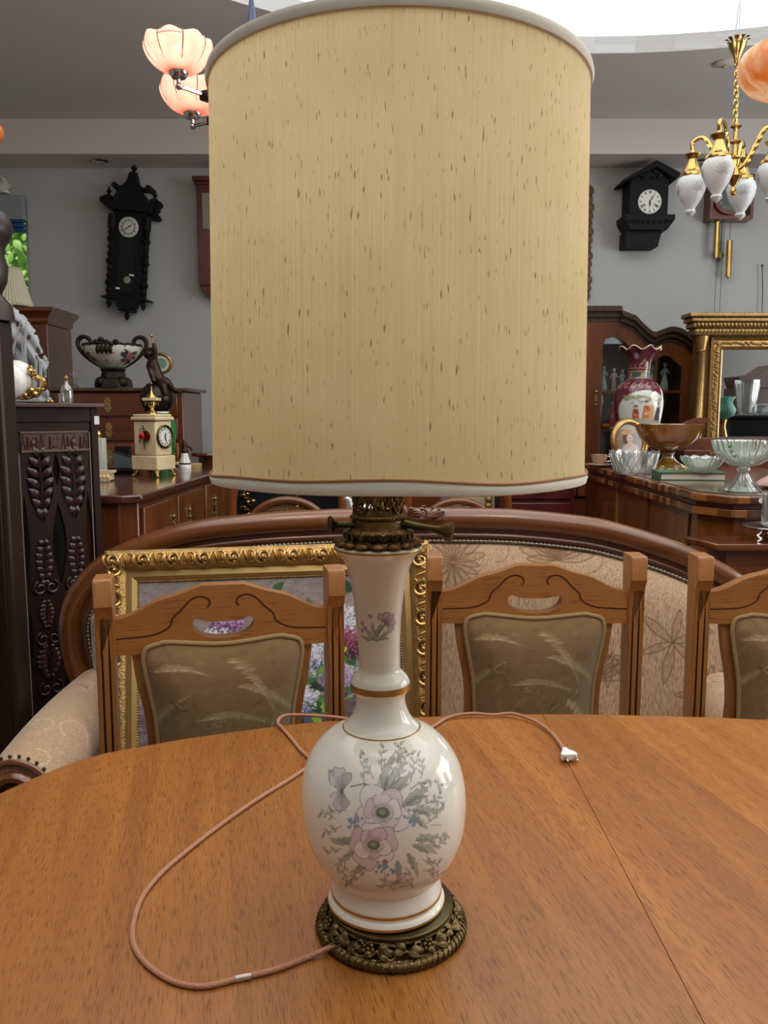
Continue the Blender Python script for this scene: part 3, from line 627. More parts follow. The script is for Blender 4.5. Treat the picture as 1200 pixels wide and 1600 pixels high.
# --- drum shade
SX, SZ0, SZ1 = .0145 - LX, 1.264 - TZ, 1.644 - TZ
def shade_cloth():
    m, nt, bs = M_('slub_linen_shade'); nt.nodes.remove(bs); L = nt.links.new; o = nt.nodes['Material Output']; uv = N(nt, 'ShaderNodeAttribute', attribute_name='cloth')
    def mp(sc):
        q = N(nt, 'ShaderNodeMapping'); q.inputs['Scale'].default_value = sc; L(uv.outputs['Vector'], q.inputs['Vector']); return q
    thr = N(nt, 'ShaderNodeTexNoise', Scale=1.0, Detail=2.0); L(mp((900, 3, 1)).outputs[0], thr.inputs['Vector'])
    slb = N(nt, 'ShaderNodeTexNoise', Scale=1.0, Detail=1.5, Roughness=.5); L(mp((370, 62, 1)).outputs[0], slb.inputs['Vector'])
    sl2 = N(nt, 'ShaderNodeTexNoise', Scale=1.0, Detail=1.0); L(mp((520, 14, 1)).outputs[0], sl2.inputs['Vector'])
    big = N(nt, 'ShaderNodeTexNoise', Scale=6.0, Detail=3.0); L(mp((1, 1.6, 1)).outputs[0], big.inputs['Vector'])
    r1 = N(nt, 'ShaderNodeMapRange'); r1.inputs[1].default_value = .3; r1.inputs[2].default_value = .7; r1.inputs[3].default_value = .92; r1.inputs[4].default_value = 1.05; L(thr.outputs['Fac'], r1.inputs[0])
    r2 = N(nt, 'ShaderNodeMapRange'); r2.inputs[1].default_value = .65; r2.inputs[2].default_value = .74; r2.inputs[4].default_value = .72; L(slb.outputs['Fac'], r2.inputs[0])
    r3 = N(nt, 'ShaderNodeMapRange'); r3.inputs[1].default_value = .64; r3.inputs[2].default_value = .78; r3.inputs[4].default_value = .16; L(sl2.outputs['Fac'], r3.inputs[0])
    mxm = N(nt, 'ShaderNodeMath', operation='MAXIMUM'); L(r2.outputs[0], mxm.inputs[0]); L(r3.outputs[0], mxm.inputs[1])
    base = N(nt, 'ShaderNodeValToRGB'); e = base.color_ramp.elements; e[0].position = .3; e[0].color = hx('#e5d1a2'); e[1].position = .7; e[1].color = hx('#eddbb2'); L(big.outputs['Fac'], base.inputs[0])
    mx = N(nt, 'ShaderNodeMix', data_type='RGBA'); L(mxm.outputs[0], mx.inputs[0]); L(base.outputs[0], mx.inputs[6]); mx.inputs[7].default_value = hx('#6a5526')
    hv = N(nt, 'ShaderNodeHueSaturation'); L(r1.outputs[0], hv.inputs['Value']); L(mx.outputs[2], hv.inputs['Color'])
    d = N(nt, 'ShaderNodeBsdfDiffuse'); t = N(nt, 'ShaderNodeBsdfTranslucent'); L(hv.outputs[0], d.inputs[0]); L(hv.outputs[0], t.inputs[0])
    bp = N(nt, 'ShaderNodeBump', Strength=.15, Distance=.001); L(thr.outputs['Fac'], bp.inputs['Height']); L(bp.outputs[0], d.inputs['Normal'])
    k = N(nt, 'ShaderNodeMixShader', Fac=.42); L(d.outputs[0], k.inputs[1]); L(t.outputs[0], k.inputs[2]); L(k.outputs[0], o.inputs[0]); return m
RT, RB = .1835, .1885
b = MB(); nu, nv = 160, 12
b.grid(lambda u, v: (SX + (RB + (RT - RB) * v) * cos(2 * pi * u), (RB + (RT - RB) * v) * sin(2 * pi * u), SZ0 + .004 + (SZ1 - SZ0 - .008) * v), nu, nv, True)
sh = obj('lamp_shade', b, shade_cloth(), lp, smooth=180)
at = sh.data.attributes.new('cloth', 'FLOAT_VECTOR', 'POINT')
at.data.foreach_set('vector', np.array([(cos(2 * pi * i / nu) * .187, sin(2 * pi * i / nu) * .187 if False else (j / (nv - 1)) * .4, 0) if False else (((i / nu + .25) % 1) * 1.175, (j / (nv - 1)) * .4, 0) for j in range(nv) for i in range(nu)], np.float32).ravel())
def wob(a): return .0022 * sin(3 * a + .6) + .0012 * sin(7 * a)
m_trim = plain('ivory_trim_ribbon', '#d8d0c0', .75, spec=.2, bump=.05, bscale=200, sheen=.2)
for rad, z0, z1, nm in ((RB, SZ0 - .0035, SZ0 + .0065, 'bottom_trim'), (RT, SZ1 - .007, SZ1 + .003, 'top_trim')):
    b = MB(); wz = (lambda a: wob(a)) if nm[0] == 'b' else (lambda a: 0)
    b.lathe([(rad - .003, z0 + .001), (rad - .001, z0 - .001), (rad + .002, z0), (rad + .0034, (z0 + z1) / 2), (rad + .0024, z1 - .001), (rad - .001, z1), (rad - .003, z1 - .002), (rad - .003, z0 + .001)], 128, (SX, 0, 0), fn=lambda r, z, a, z0=z0, z1=z1, wz=wz: (r, z + wz(a) * (1 if z > (z0 + z1) / 2 else .3)))
    tr = obj(nm, b, m_trim, sh)
b = MB(); b.tube([(SX + (RB + .0024) * cos(2 * pi * i / 128), (RB + .0024) * sin(2 * pi * i / 128), SZ0 + .0070 + wob(2 * pi * i / 128)) for i in range(128)], .0011, 6, True); obj('braid', b, plain('brown_braid', '#9a6a3c', .7), sh)
b = MB()
for k in range(3): a = 2 * pi * k / 3 + .5; b.tube([(gx, 0, SZ1 - .03), (SX + RT * .98 * cos(a), RT * .98 * sin(a), SZ1 - .006)], .0015, 6)
b.tube([(gx, 0, .66), (gx - .04, 0, .72), (gx - .045, 0, .8), (gx, 0, SZ1 - .03)], .0018, 6); b.tube([(gx, 0, .66), (gx + .04, 0, .72), (gx + .045, 0, .8), (gx, 0, SZ1 - .03)], .0018, 6); obj('shade_carrier', b, m_brass, lp)

# --- cord and plug
cz = TZ + .0035
def cp(px, py, z=cz): p = onz(px, py, z); return (p.x, p.y, z)
cord = [cp(548, 1474, TZ + .012), cp(520, 1479, TZ + .009), cp(480, 1496, cz), cp(430, 1515), cp(375, 1528), cp(318, 1541), cp(270, 1533), cp(230, 1507), cp(209, 1475), cp(209, 1440), cp(222, 1402), cp(248, 1368), cp(285, 1335), cp(340, 1292), cp(400, 1250), cp(450, 1219), cp(488, 1193), cp(487, 1188), cp(470, 1172), cp(452, 1150), cp(441, 1138)]
cord += [cp(434, 1128, TZ + .008), cp(446, 1118, TZ + .010), cp(490, 1118, TZ + .008), cp(545, 1124, cz), (.02, 1.405, cz), (.08, 1.425, cz), cp(700, 1121, TZ + .004), cp(735, 1115, TZ + .008), cp(770, 1117, TZ + .006), cp(800, 1115, TZ + .008), cp(830, 1124, TZ + .007), cp(852, 1137, TZ + .006), cp(868, 1152, TZ + .006), cp(882, 1173, TZ + .010)]
m_cord = plain('copper_brown_flex', '#a8704e', .38, spec=.6, bump=.3, bscale=400, sheen=.3)
b = MB(); b.tube(crv(cord, 8), .0029, 10); obj('power_cord', b, m_cord, lp, True)
b = MB(); q = crv([cp(392, 1525), cp(375, 1528), cp(368, 1529.5)], 4); b.tube(q, .0036, 10); obj('tape', b, pane('clear_tape', '#f4e4d4', .2, .35, '#d8b8a0'), lp, True)
p0, p1 = V(cp(882, 1173, TZ + .010)), V(cp(897, 1190, TZ + .011)); ax = (p1 - p0); ax.z = 0; ax.normalize()
Mp = Mx.Translation(p0) @ Mx(((ax.y, ax.x, 0, 0), (-ax.x, ax.y, 0, 0), (0, 0, 1, 0), (0, 0, 0, 1)))
b = MB(); ol = [(-.0045, -.002), (.0045, -.002), (.0055, .006), (.0125, .017), (.0135, .024), (.0125, .0265), (-.0125, .0265), (-.0135, .024), (-.0125, .017), (-.0055, .006)]
b.prism(ol, -.006, .006, [], Mp @ XZY); pg = obj('plug', b, m_white, lp, True, .0025)
for s_ in (-1, 1):
    b = MB(); c = Mp @ V((s_ * .0085, .0265, 0)); d = Mp @ V((s_ * .0082, .041, 0)); e = c.lerp(d, .55); b.tube([c, e], .0021, 10); b.tube([e, d.lerp(e, .12), d], [.0019, .0019, .0013], 10); obj('pin', b, m_chrome, pg, True)

# ================================================================== oak chairs (local frame: origin on the floor under the back, seat towards -y)
def chair_cloth():
    c = Canvas(330, 400, '#876b45'); r = random.Random(11)
    for i in range(240): c.blob(r.uniform(0, 330), r.uniform(0, 400), r.uniform(6, 22), r.uniform(3, 8), r.choice(['#7a603c', '#94784f', '#a08862', '#6f5634']), .5, r.uniform(-.9, -.3), .8)
    def spray(x, y, a0, L, n, col):
        for i in range(n):
            a = a0 + (i - n / 2) * .13; l = L * r.uniform(.6, 1.05); p = [(x + l * t * cos(a + .35 * t), y + l * t * sin(a + .35 * t)) for t in np.linspace(0, 1, 11)]
            c.line(p, r.uniform(5, 11), col, .75, True); c.line(p, 1.5, '#d8c59c', .8, True)
    for x, y, a, L, w in ((40, 370, -1.0, 210, 13), (80, 390, -.85, 230, 15), (140, 398, -.65, 210, 13), (50, 260, -.5, 150, 11), (150, 260, -.4, 170, 12), (110, 160, -.25, 160, 10), (190, 95, .15, 140, 11), (170, 40, .5, 150, 12), (225, 190, .6, 120, 11), (250, 310, -.95, 130, 11), (15, 190, -1.2, 120, 9), (275, 395, -1.1, 140, 10), (20, 60, -.3, 110, 9)):
        cl = r.choice(['#b7a277', '#c2ae83', '#ab966b']); c1_, c2_ = [], []
        for t in np.linspace(0, 1, 14): bx2, by2 = x + L * t * cos(a + .4 * t), y + L * t * sin(a + .4 * t); ww = w * sin(pi * t ** .7) * (1 + .18 * sin(t * 40)); c1_.append((bx2 + ww * sin(a), by2 - ww * cos(a))); c2_.append((bx2 - ww * .4 * sin(a), by2 + ww * .4 * cos(a)))
        c.poly(c1_ + c2_[::-1], cl, .62); c.line(c2_, 2.2, '#d9c9a2', .7); c.line(c1_, 1.6, '#6a5432', .5)
        for k in range(6): c.line([c2_[2 + k], c1_[min(13, 4 + k)]], 1.6, '#d3c196', .45)
    for x, y, a, L in ((120, 180, -.4, 90), (200, 220, -.9, 80), (60, 120, .4, 80)): spray(x, y, a, L, 3, '#6f5838')
    for i in range(9000): c.a[r.randrange(400), r.randrange(330)] *= r.uniform(.72, 1.12)
    return c
CC = chair_cloth(); m_ccloth = painted('chair_tapestry', .85, 0, .2, .25, (900, 900, 900), '#5e4a2c', .6, .3)
def mk_chair(label):
    t = thing('dining_chair', label, 'chair', (0, 0, 0), 0, 'oak dining chairs behind the table')
    for s in (-1, 1):
        b = MB(); x0, x1 = s * .200, s * .234
        side = [(-.024, 0), (.018, 0), (.022, .45), (.024, .70), (.030, .955), (.034, 1.018), (.030, 1.023), (-.028, 1.023), (-.032, 1.016), (-.034, .972), (-.020, .946), (-.022, .70), (-.020, .46)]
        b.prism(side, min(x0, x1), max(x0, x1), [], Mx(((0, 1, 0, 0), (1, 0, 0, 0), (0, 0, 1, 0), (0, 0, 0, 1))))
        st = obj('stile', b, m_oakZ, t, smooth=30)
        cu = MB()
        for k in (-1, 1):
            xc = s * .217 + k * .0065; cu.prism([(xc, .915), (xc + .0015, .87), (xc + .0019, .5), (xc, .48), (xc - .0019, .5), (xc - .0015, .87)], -.05, -.0165)
        cut(st, cu, m_groove); m = st.modifiers.new('bevel', 'BEVEL'); m.width = .0018; m.segments = 2; m.limit_method = 'ANGLE'; m.angle_limit = R(50)
    top = crv([(-.2, .943), (-.17, .950), (-.122, .974), (-.085, .984), (-.045, .998), (-.035, 1.0)], 5) + crv([(.035, 1.0), (.045, .998), (.085, .984), (.122, .974), (.17, .950), (.2, .943)], 5)
    out = top + [(.2, .874), (.1, .872), (.0, .868), (-.1, .872), (-.2, .874)]
    hole = crv([(-.052, .936), (-.03, .930), (0, .929), (.03, .930), (.052, .936), (.058, .922), (.045, .906), (.02, .898), (-.02, .898), (-.045, .906), (-.058, .922)], 4, True)
    b = MB(); b.prism(out, -.014, .016, [hole]); cr = obj('crest_rail', b, m_oakX, t, smooth=30)
    cu = MB()
    for s in (-1, 1):
        q = [(.198, .905), (.14, .908), (.115, .915), (.100, .925), (.094, .940), (.078, .955), (.062, .972), (.045, .979), (.030, .975), (.025, .965), (.030, .958)]
        cu.tube([(s * x, -.0145, z) for x, z in crv(q, 6)], .0024, 6)
    cut(cr, cu, m_groove); m = cr.modifiers.new('bevel', 'BEVEL'); m.width = .004; m.segments = 2; m.limit_method = 'ANGLE'; m.angle_limit = R(60)
    for s in (-1, 1):
        o_ = crv([(.172, .876), (.165, .82), (.152, .75), (.148, .69), (.152, .62), (.150, .55), (.148, .46)], 5); i_ = crv([(.140, .876), (.137, .82), (.126, .75), (.122, .69), (.126, .62), (.122, .55), (.12, .46)], 5)
        b = MB(); b.prism([(s * x, z) for x, z in o_ + i_[::-1]], -.006, .014); obj('back_slat', b, m_oakZ, t, bev=.002, smooth=30)
    # upholstered back pad
    ol = crv([(-.120, .893), (-.10, .895), (0, .886), (.10, .895), (.120, .893), (.143, .886), (.150, .868), (.147, .84), (.138, .79), (.130, .74), (.127, .66), (.130, .58), (.128, .53), (0, .525), (-.128, .53), (-.130, .58), (-.127, .66), (-.130, .74), (-.138, .79), (-.147, .84), (-.150, .868), (-.143, .886)], 6, True)
    P = np.array(ol); zs = np.linspace(.53, .893, 150)
    b = MB(); cen = np.array((0, .71)); nr, nc = 60, len(ol); cols = []
    for j in range(nr):
        k = 1 - (j / (nr - 1)) ** 1.0; k = max(k, 0)
        for i in range(nc):
            q = cen + (P[i] - cen) * k; b.v.append((q[0], -.016 - .030 * (1 - k ** 5) - .006 * (1 - k), q[1])); cols.append(((q[0] + .155) / .31 * 329, (.9 - q[1]) / .38 * 399))
    for j in range(nr - 1):
        for i in range(nc): b.f.append((j * nc + i, j * nc + (i + 1) % nc, (j + 1) * nc + (i + 1) % nc, (j + 1) * nc + i))
    q = np.array(cols); b.col = CC.at(q[:, 0], q[:, 1])
    nb = len(b.v); b.v += [(x, .012, z) for x, z in ol]; b.f += [(i, nb + i, nb + (i + 1) % nc, (i + 1) % nc) for i in range(nc)]; b.f.append(tuple(nb + i for i in range(nc))); b.col = np.vstack([b.col, np.tile(hs('#8f7550'), (nc, 1))])
    cu_ = obj('back_cushion', b, m_ccloth, t, smooth=60)
    b = MB(); b.tube([(x, -.018, z) for x, z in ol], .0048, 8, True); obj('piping', b, plain('piping_cloth', '#9a8058', .8, bump=.3, bscale=500), cu_)
    b = MB(); b.prism(rrect(-.215, .215, -.42, .03, .04), .455, .495, [], XZY); o = obj('seat', b, m_ccloth, t, bev=.012); a = o.data.color_attributes.new('Col', 'FLOAT_COLOR', 'POINT')
    for d in a.data: d.color = hx('#8f7550')
    b = MB(); b.prism([(-.21, -.41), (.21, -.41), (.21, .0), (-.21, .0)], .40, .4545, [[(-.19, -.39), (.19, -.39), (.19, -.02), (-.19, -.02)]], XZY); obj('seat_frame', b, m_oakX, t, bev=.002)
    for s in (-1, 1):
        b = MB(); b.box((s * .19, -.39, .2), (.036, .036, .4)); obj('leg', b, m_oakZ, t, bev=.003)
    return t
c0 = mk_chair('oak chair right of the lamp, seen whole, in front of the bare sofa back'); c0.location = (.325, 1.755, 0)
dup(c0, (-.311, 1.56, 0), R(13), 'oak chair left of the lamp, in front of the gilt framed lilac painting')
dup(c0, (.900, 1.745, 0), R(-2), 'oak chair cut off at the right side of the picture')

# ================================================================== the sofa
SY = 2.40
left = [(640, 795), (560, 796), (480, 799), (400, 804), (300, 816), (220, 839), (160, 868), (115, 912), (96, 955), (95, 1000), (108, 1055), (135, 1105), (168, 1150)]
right = [(640, 795), (720, 795), (800, 797), (880, 804), (950, 815), (1050, 845), (1120, 876), (1170, 908), (1198, 945), (1203, 995), (1190, 1060), (1165, 1112), (1130, 1155)]
pts = [W(x, y, SY) for x, y in left[::-1] + right[1:]]
path = [(p[0], p[2]) for p in crv([tuple(p) for p in pts], 8)]
def offs(path, d):
    out = []
    for i, p in enumerate(path):
        a, c = path[max(0, i - 1)], path[min(len(path) - 1, i + 1)]; t = V((c[0] - a[0], c[1] - a[1])).normalized(); out.append((p[0] + t.y * d, p[1] - t.x * d))
    return out
sf = thing('sofa', 'curved walnut framed sofa with beige leaf patterned upholstery behind the chairs', 'sofa', (.07, SY, 0))
b = MB(); b.tube([(x, SY, z) for x, z in offs(path, .030)], .034, 14, flat=1.0); obj('top_rail', b, m_walnut, sf, True, smooth=180)
b = MB(); b.tube([(x, SY - .008, z) for x, z in offs(path, .079)], .014, 10); b.tube([(x, SY - .002, z) for x, z in offs(path, .064)], .012, 10); obj('inner_moulding', b, wood('walnut_dark_moulding', '#4a2612', '#61361b', '#2c150a', 'X', 8, .25, .6, pores=.3), sf, True, smooth=180)
inn = offs(path, .092)
nl = []
acc = 0
fine = crv(inn, 4)
dist = [0]
for a, c in zip(fine, fine[1:]): dist.append(dist[-1] + sqrt((a[0] - c[0]) ** 2 + (a[1] - c[1]) ** 2))
dist = np.array(dist); npt = int(dist[-1] / .0022); tq = np.linspace(0, dist[-1], npt); fx = np.interp(tq, dist, [p[0] for p in fine]); fz = np.interp(tq, dist, [p[1] for p in fine])
b = MB(); b.tube([(fx[i], SY - .022, fz[i]) for i in range(npt)], [.0028 + .0032 * abs(sin(pi * tq[i] / .0125)) for i in range(npt)], 7); obj('nail_trim', b, plain('nail_trim_metal', '#8d8478', .3, .8), sf, True, smooth=180)
# upholstered back, pattern drawn in millimetres-like units
UC = Canvas(1150, 420, '#c6a888'); r = random.Random(21)
def ux(x): return (x + 1.05) / 2.25 * 1149
def uz(z): return (1.05 - z) / .82 * 419
def flower(x, z, L, n, a0, a1, col='#74563c'):
    for i in range(n):
        a = a0 + (a1 - a0) * i / (n - 1); l = L * r.uniform(.75, 1.05); w = .22
        p = [(ux(x), uz(z)), (ux(x + .55 * l * cos(a + w)), uz(z + .55 * l * sin(a + w))), (ux(x + l * cos(a)), uz(z + l * sin(a))), (ux(x + .55 * l * cos(a - w)), uz(z + .55 * l * sin(a - w)))]
        q = crv(p, 5, True); UC.poly(q, '#9a7b5c', .22); UC.line(q + [q[0]], 1.7, col, .8)
        for k in range(4): UC.line([(ux(x + l * (.3 + .12 * k) * cos(a - w * .6)), uz(z + l * (.3 + .12 * k) * sin(a - w * .6))), (ux(x + l * (.38 + .12 * k) * cos(a + w * .6)), uz(z + l * (.38 + .12 * k) * sin(a + w * .6)))], .9, col, .5)
for x, z, L, n, a0, a1 in ((.20, .90, .10, 11, -.2, 3.4), (.20, .89, .10, 7, 3.3, 5.9), (.50, .90, .11, 13, .1, 3.1), (.50, .88, .10, 7, 3.6, 5.8), (.84, .66, .12, 6, .3, 5.6), (.30, .60, .10, 8, .4, 2.8), (.36, .56, .09, 6, 3.3, 6), (.62, .55, .12, 11, .2, 3.0), (.66, .62, .10, 5, 3.3, 6), (.95, .50, .10, 8, .3, 3.1), (-.15, .88, .1, 11, .1, 3), (-.55, .85, .1, 11, .1, 3), (-.83, .75, .1, 6, 0, 5.6), (-.35, .66, .11, 11, .2, 3), (-.7, .55, .1, 9, .2, 3), (-.05, .55, .1, 7, 0, 5.6)): flower(x, z, L, n, a0, a1)
for i in range(44):
    x, z = r.uniform(-1, 1.12), r.uniform(.45, 1.0); a = r.uniform(0, 6.28); p = [(ux(x), uz(z))]
    for k in range(9): a += r.uniform(-.1, .75); x += .02 * cos(a); z += .02 * sin(a); p.append((ux(x), uz(z)))
    UC.line(p, 1.3, r.choice(['#d9c3a2', '#e0cca9', '#8a6c50']), .75)
i0 = np.array(inn); x0u, x1u = i0[:, 0].min() + .004, i0[:, 0].max() - .004
nx, nz = 760, 210; xs = np.linspace(x0u, x1u, nx)
imid = len(inn) // 2; lo_l, lo_r = int(np.argmin(i0[:, 0])), int(np.argmax(i0[:, 0]))
tx, tzv = i0[lo_l:lo_r + 1, 0], i0[lo_l:lo_r + 1, 1]; ztop = np.interp(xs, tx, tzv)
bl = i0[:lo_l + 1][::-1]; br = i0[lo_r:]
zbot = np.full(nx, .40); zb_l = np.interp(xs, bl[:, 0], bl[:, 1]); zb_r = np.interp(xs, br[::-1][:, 0], br[::-1][:, 1])
zbot = np.where(xs < bl[-1, 0], zb_l, np.where(xs > br[-1, 0], zb_r, .40))
tt = np.linspace(0, 1, nz); XX = np.repeat(xs[None], nz, 0); ZZ = zbot[None] + (ztop - zbot)[None] * tt[:, None]
ed = np.minimum(np.minimum((XX - x0u), (x1u - XX)) * 2.2, (ztop[None] - ZZ)); YY = SY - .012 - .055 * (1 - np.exp(-np.maximum(ed, 0) / .05))
b = MB(); b.v = list(map(tuple, np.stack([XX, YY, ZZ], -1).reshape(-1, 3))); b.f = [(j * nx + i, j * nx + i + 1, (j + 1) * nx + i + 1, (j + 1) * nx + i) for j in range(nz - 1) for i in range(nx - 1)]
b.col = UC.at(ux(XX), uz(ZZ)).reshape(-1, 3)
m_uph = painted('sofa_jacquard', .8, 0, .25, .75, (400, 400, 48), '#80593c', .35, .3)
obj('upholstered_back', b, m_uph, sf, True, smooth=180, normals=False)
b = MB(); o_ = offs(path, .06); b.prism(o_, SY + .012, SY + .03); obj('back_board', b, m_walnut, sf, True, smooth=30)
# carved crest in the middle of the rail
b = MB(); cxx = W(630, 795, SY).x; zc = W(630, 795, SY).z - .018
for s_ in (-1, 1):
    for k in range(5):
        h = (.022, .017, .011, .004, -.005)[k]; L = (.058, .082, .100, .112, .094)[k]
        b.tube(crv([(cxx + s_ * .006, SY - .034, zc - .014 + .004 * k), (cxx + s_ * L * .35, SY - .045, zc + h * 1.1), (cxx + s_ * L * .72, SY - .042, zc + h * .55 - .002), (cxx + s_ * L, SY - .034, zc + h * .9 + .004), (cxx + s_ * (L + .004), SY - .036, zc + h * .9 + .011), (cxx + s_ * (L - .005), SY - .036, zc + h * .9 + .010)], 5), [.0052 - .0035 * i / 25 for i in range(26)], 7)
    q = spiral(cxx + s_ * .052, zc + .008, .004, .017, 0, 1.3, 16); b.tube([(x, SY - .044, z) for x, z in q], .004, 6)
    for k in range(4): b.leaf((cxx + s_ * .085, SY - .034, zc - .012 + .008 * k), (cxx + s_ * .128, SY - .026, zc - .004 + .004 * k), .006, (0, -1, .3), .15)
b.ball((cxx, SY - .038, zc + .012), (.016, .016, .022), 10, 8)
obj('carved_crest', b, wood('walnut_carving', '#4b2714', '#6a3c20', '#2c150a', 'X', 8, .3, .5), sf, True, normals=False)
# seat, arms
b = MB(); b.prism(rrect(-.74, .88, 1.80, SY - .05, .06), .20, .352, [], XZY); o = obj('seat_cushion', b, m_uph, sf, True, .03)
def fillcol(o, c):
    a = o.data.color_attributes.new('Col', 'FLOAT_COLOR', 'POINT'); a.data.foreach_set('color', np.tile(np.array(hx(c), np.float32), len(o.data.vertices)))
fillcol(o, '#b99b7a')
b = MB(); b.prism(rrect(-.84, .97, 1.78, SY + .02, .05), .10, .20, [], XZY); obj('seat_rail', b, m_walnut, sf, True, .01)
for s_, nm in ((-1, 'left'), (1, 'right')):
    axx = -.845 if s_ < 0 else .985
    ay = 1.80 if s_ < 0 else 1.87; d_ = ay - 1.80
    AC = Canvas(220, 260, '#b99b7a')
    for i in range(26):
        x, y = r.uniform(0, 220), r.uniform(0, 260); a = r.uniform(0, 6.28); p = [(x, y)]
        for k in range(10): a += r.uniform(-.1, .7); x += 7 * cos(a); y += 7 * sin(a); p.append((x, y))
        AC.line(p, 1.5, r.choice(['#d9c3a2', '#e0cca9', '#866b50']), .8)
    b = MB(); nu, nv = 150, 130; cl = []
    for j in range(nv):
        t = j / (nv - 1); y = ay + (SY - .02 - ay) * t; rr_ = .086 + .012 * sin(pi * t); zc_ = .455 + .035 * t
        for i in range(nu):
            a = 2 * pi * i / nu; x = axx + rr_ * cos(a); z = zc_ + rr_ * .95 * sin(a)
            if sin(a) < -.3: z = zc_ + rr_ * .95 * sin(a) - .0
            b.v.append((x, y, z)); cl.append((i / nu * 219, t * 259))
    for j in range(nv - 1):
        for i in range(nu): b.f.append((j * nu + i, j * nu + (i + 1) % nu, (j + 1) * nu + (i + 1) % nu, (j + 1) * nu + i))
    b.f.append(tuple(range(nu))); cl = np.array(cl); b.col = AC.at(cl[:, 0], cl[:, 1])
    obj('arm_roll', b, m_uph, sf, True, smooth=60)
    b = MB(); b.bx(axx - .045, axx + .045, 1.83 + d_, SY - .02, .2, .40); o = obj('arm_side', b, m_uph, sf, True, .02); fillcol(o, '#b99b7a')
    b = MB(); q = [(axx + s_ * (x - axx), z) for x, z in spiral(axx, .455, .012, .072, 0, 2.1, 40)]
    b.tube([(x, 1.787 + d_, z) for x, z in q], [.010 + .008 * i / 40 for i in range(41)], 9); b.ball((axx, 1.783 + d_, .455), (.026, .02, .026), 12, 8)
    b.tube([(axx + .083 * cos(2 * pi * i / 40), 1.797 + d_, .455 + .079 * sin(2 * pi * i / 40)) for i in range(40)], .008, 8, True)
    b.prism([(axx - .045, .40), (axx + .045, .40), (axx + .03, .2), (axx + .04, 0), (axx - .03, 0), (axx - .03, .2)], 1.775 + d_, 1.83 + d_); obj('arm_scroll', b, m_walnut, sf, True, normals=False)
    b = MB()
    for i in range(26): a = 2 * pi * i / 26; b.ball((axx + .095 * cos(a) * .93, 1.806 + d_, .455 + .09 * sin(a)), .005, 6, 4)
    obj('arm_nail_trim', b, plain('nail_trim_dark', '#5a5148', .35, .8), sf, True)

# ================================================================== gilt framed lilac painting standing on the sofa
PWd, PH = .865, .64
TL, TR = W(167, 862, 2.19), W(668, 846, 2.26)
wv = (TR - TL); PWd = wv.length; wv.normalize(); dn = V((0, -.27, -1)); dn = (dn - wv * dn.dot(wv)).normalized(); nf = dn.cross(wv).normalized()     # nf towards the viewer
if nf.y > 0: nf = -nf
PH = (TL.z - .362) / -dn.z
fr = thing('framed_painting', 'ornate gilt framed oil painting of purple and white lilacs leaning on the sofa back', 'painting')
fr.matrix_world = Mx(((wv.x, -nf.x, -dn.x, TL.x + dn.x * PH), (wv.y, -nf.y, -dn.y, TL.y + dn.y * PH), (wv.z, -nf.z, -dn.z, TL.z + dn.z * PH), (0, 0, 0, 1)))
FW = .058                                          # local: x right, z up from the bottom left, -y to the viewer
def mould(b, prof, x0, x1, z0, z1):
    """mitred moulding; prof = (inset, depth) pairs"""
    n = len(prof); vs = []; fs = []
    for cx, cz, sx_, sz_ in ((x0, z0, 1, 1), (x1, z0, -1, 1), (x1, z1, -1, -1), (x0, z1, 1, -1)):
        vs += [(cx + sx_ * i, -d, cz + sz_ * i) for i, d in prof]
    for k in range(4):
        for i in range(n): j = (i + 1) % n; k2 = (k + 1) % 4; fs.append((k * n + i, k * n + j, k2 * n + j, k2 * n + i))
    b.add(vs, fs)
b = MB(); mould(b, [(0, 0), (0, .022), (.006, .030), (.02, .040), (.034, .042), (.046, .034), (FW, .020), (FW, 0)], 0, PWd, 0, PH); f1 = obj('outer_frame', b, m_giltf, fr, smooth=30)
def scrolls(b, L, place, unit=.082, w=.056, r0=.0023):
    """running scrolls of the frame: place(s, t, lift) -> point"""
    n = max(1, round(L / unit)); u = L / n
    for k in range(n):
        s0 = k * u
        b.tube([place(s0 + .30 * u + a * 1.0, .5 * w + c, .003) for a, c in spiral(0, 0, .004, .40 * w, .8, 1.45, 22)], [r0 * (1.0 + .06 * i_) for i_ in range(23)], 6)
        b.tube([place(s0 + .32 * u + .045 * i * u, .5 * w + .33 * w * sin(pi * i / 9 * 1.7 + .5), .002) for i in range(12)], [r0 * (1.6 - .09 * i) for i in range(12)], 5)
        b.ball(place(s0 + .30 * u, .55 * w, .003), (.006, .006, .006), 8, 6)
        for i in range(7):
            A = place(s0 + (.50 + .06 * i) * u, .22 * w, .002); B_ = place(s0 + (.58 + .06 * i) * u, .80 * w, .003); b.tube([A, A.lerp(B_, .5) + V((0, -.003, 0)), B_], [r0 * .7, r0 * 1.2, r0 * .4], 4)
        for i in range(4): b.ball(place(s0 + (.06 + .045 * i) * u, (.25 + .12 * i) * w, .001), r0 * 1.25, 6, 4)
        b.tube([place(s0 + .9 * u + .012 * cos(a_ * .7), .5 * w + .30 * w * sin(a_ * .7), .002) for a_ in range(-3, 4)], r0, 5)
b = MB(); dp = lambda t: -(.026 + .018 * sin(pi * min(1, t / FW)))
scrolls(b, PWd, lambda s_, t, l: V((s_, dp(t) - l, PH - t))); scrolls(b, PWd, lambda s_, t, l: V((s_, dp(t) - l, t)))
scrolls(b, PH - .06, lambda s_, t, l: V((t, dp(t) - l, PH - .03 - s_))); scrolls(b, PH - .06, lambda s_, t, l: V((PWd - t, dp(t) - l, PH - .03 - s_)))
obj('scroll_ornament', b, plain('bright_gilt', '#c09a5e', .3, .9, var=.2, vscale=40), f1, normals=False)
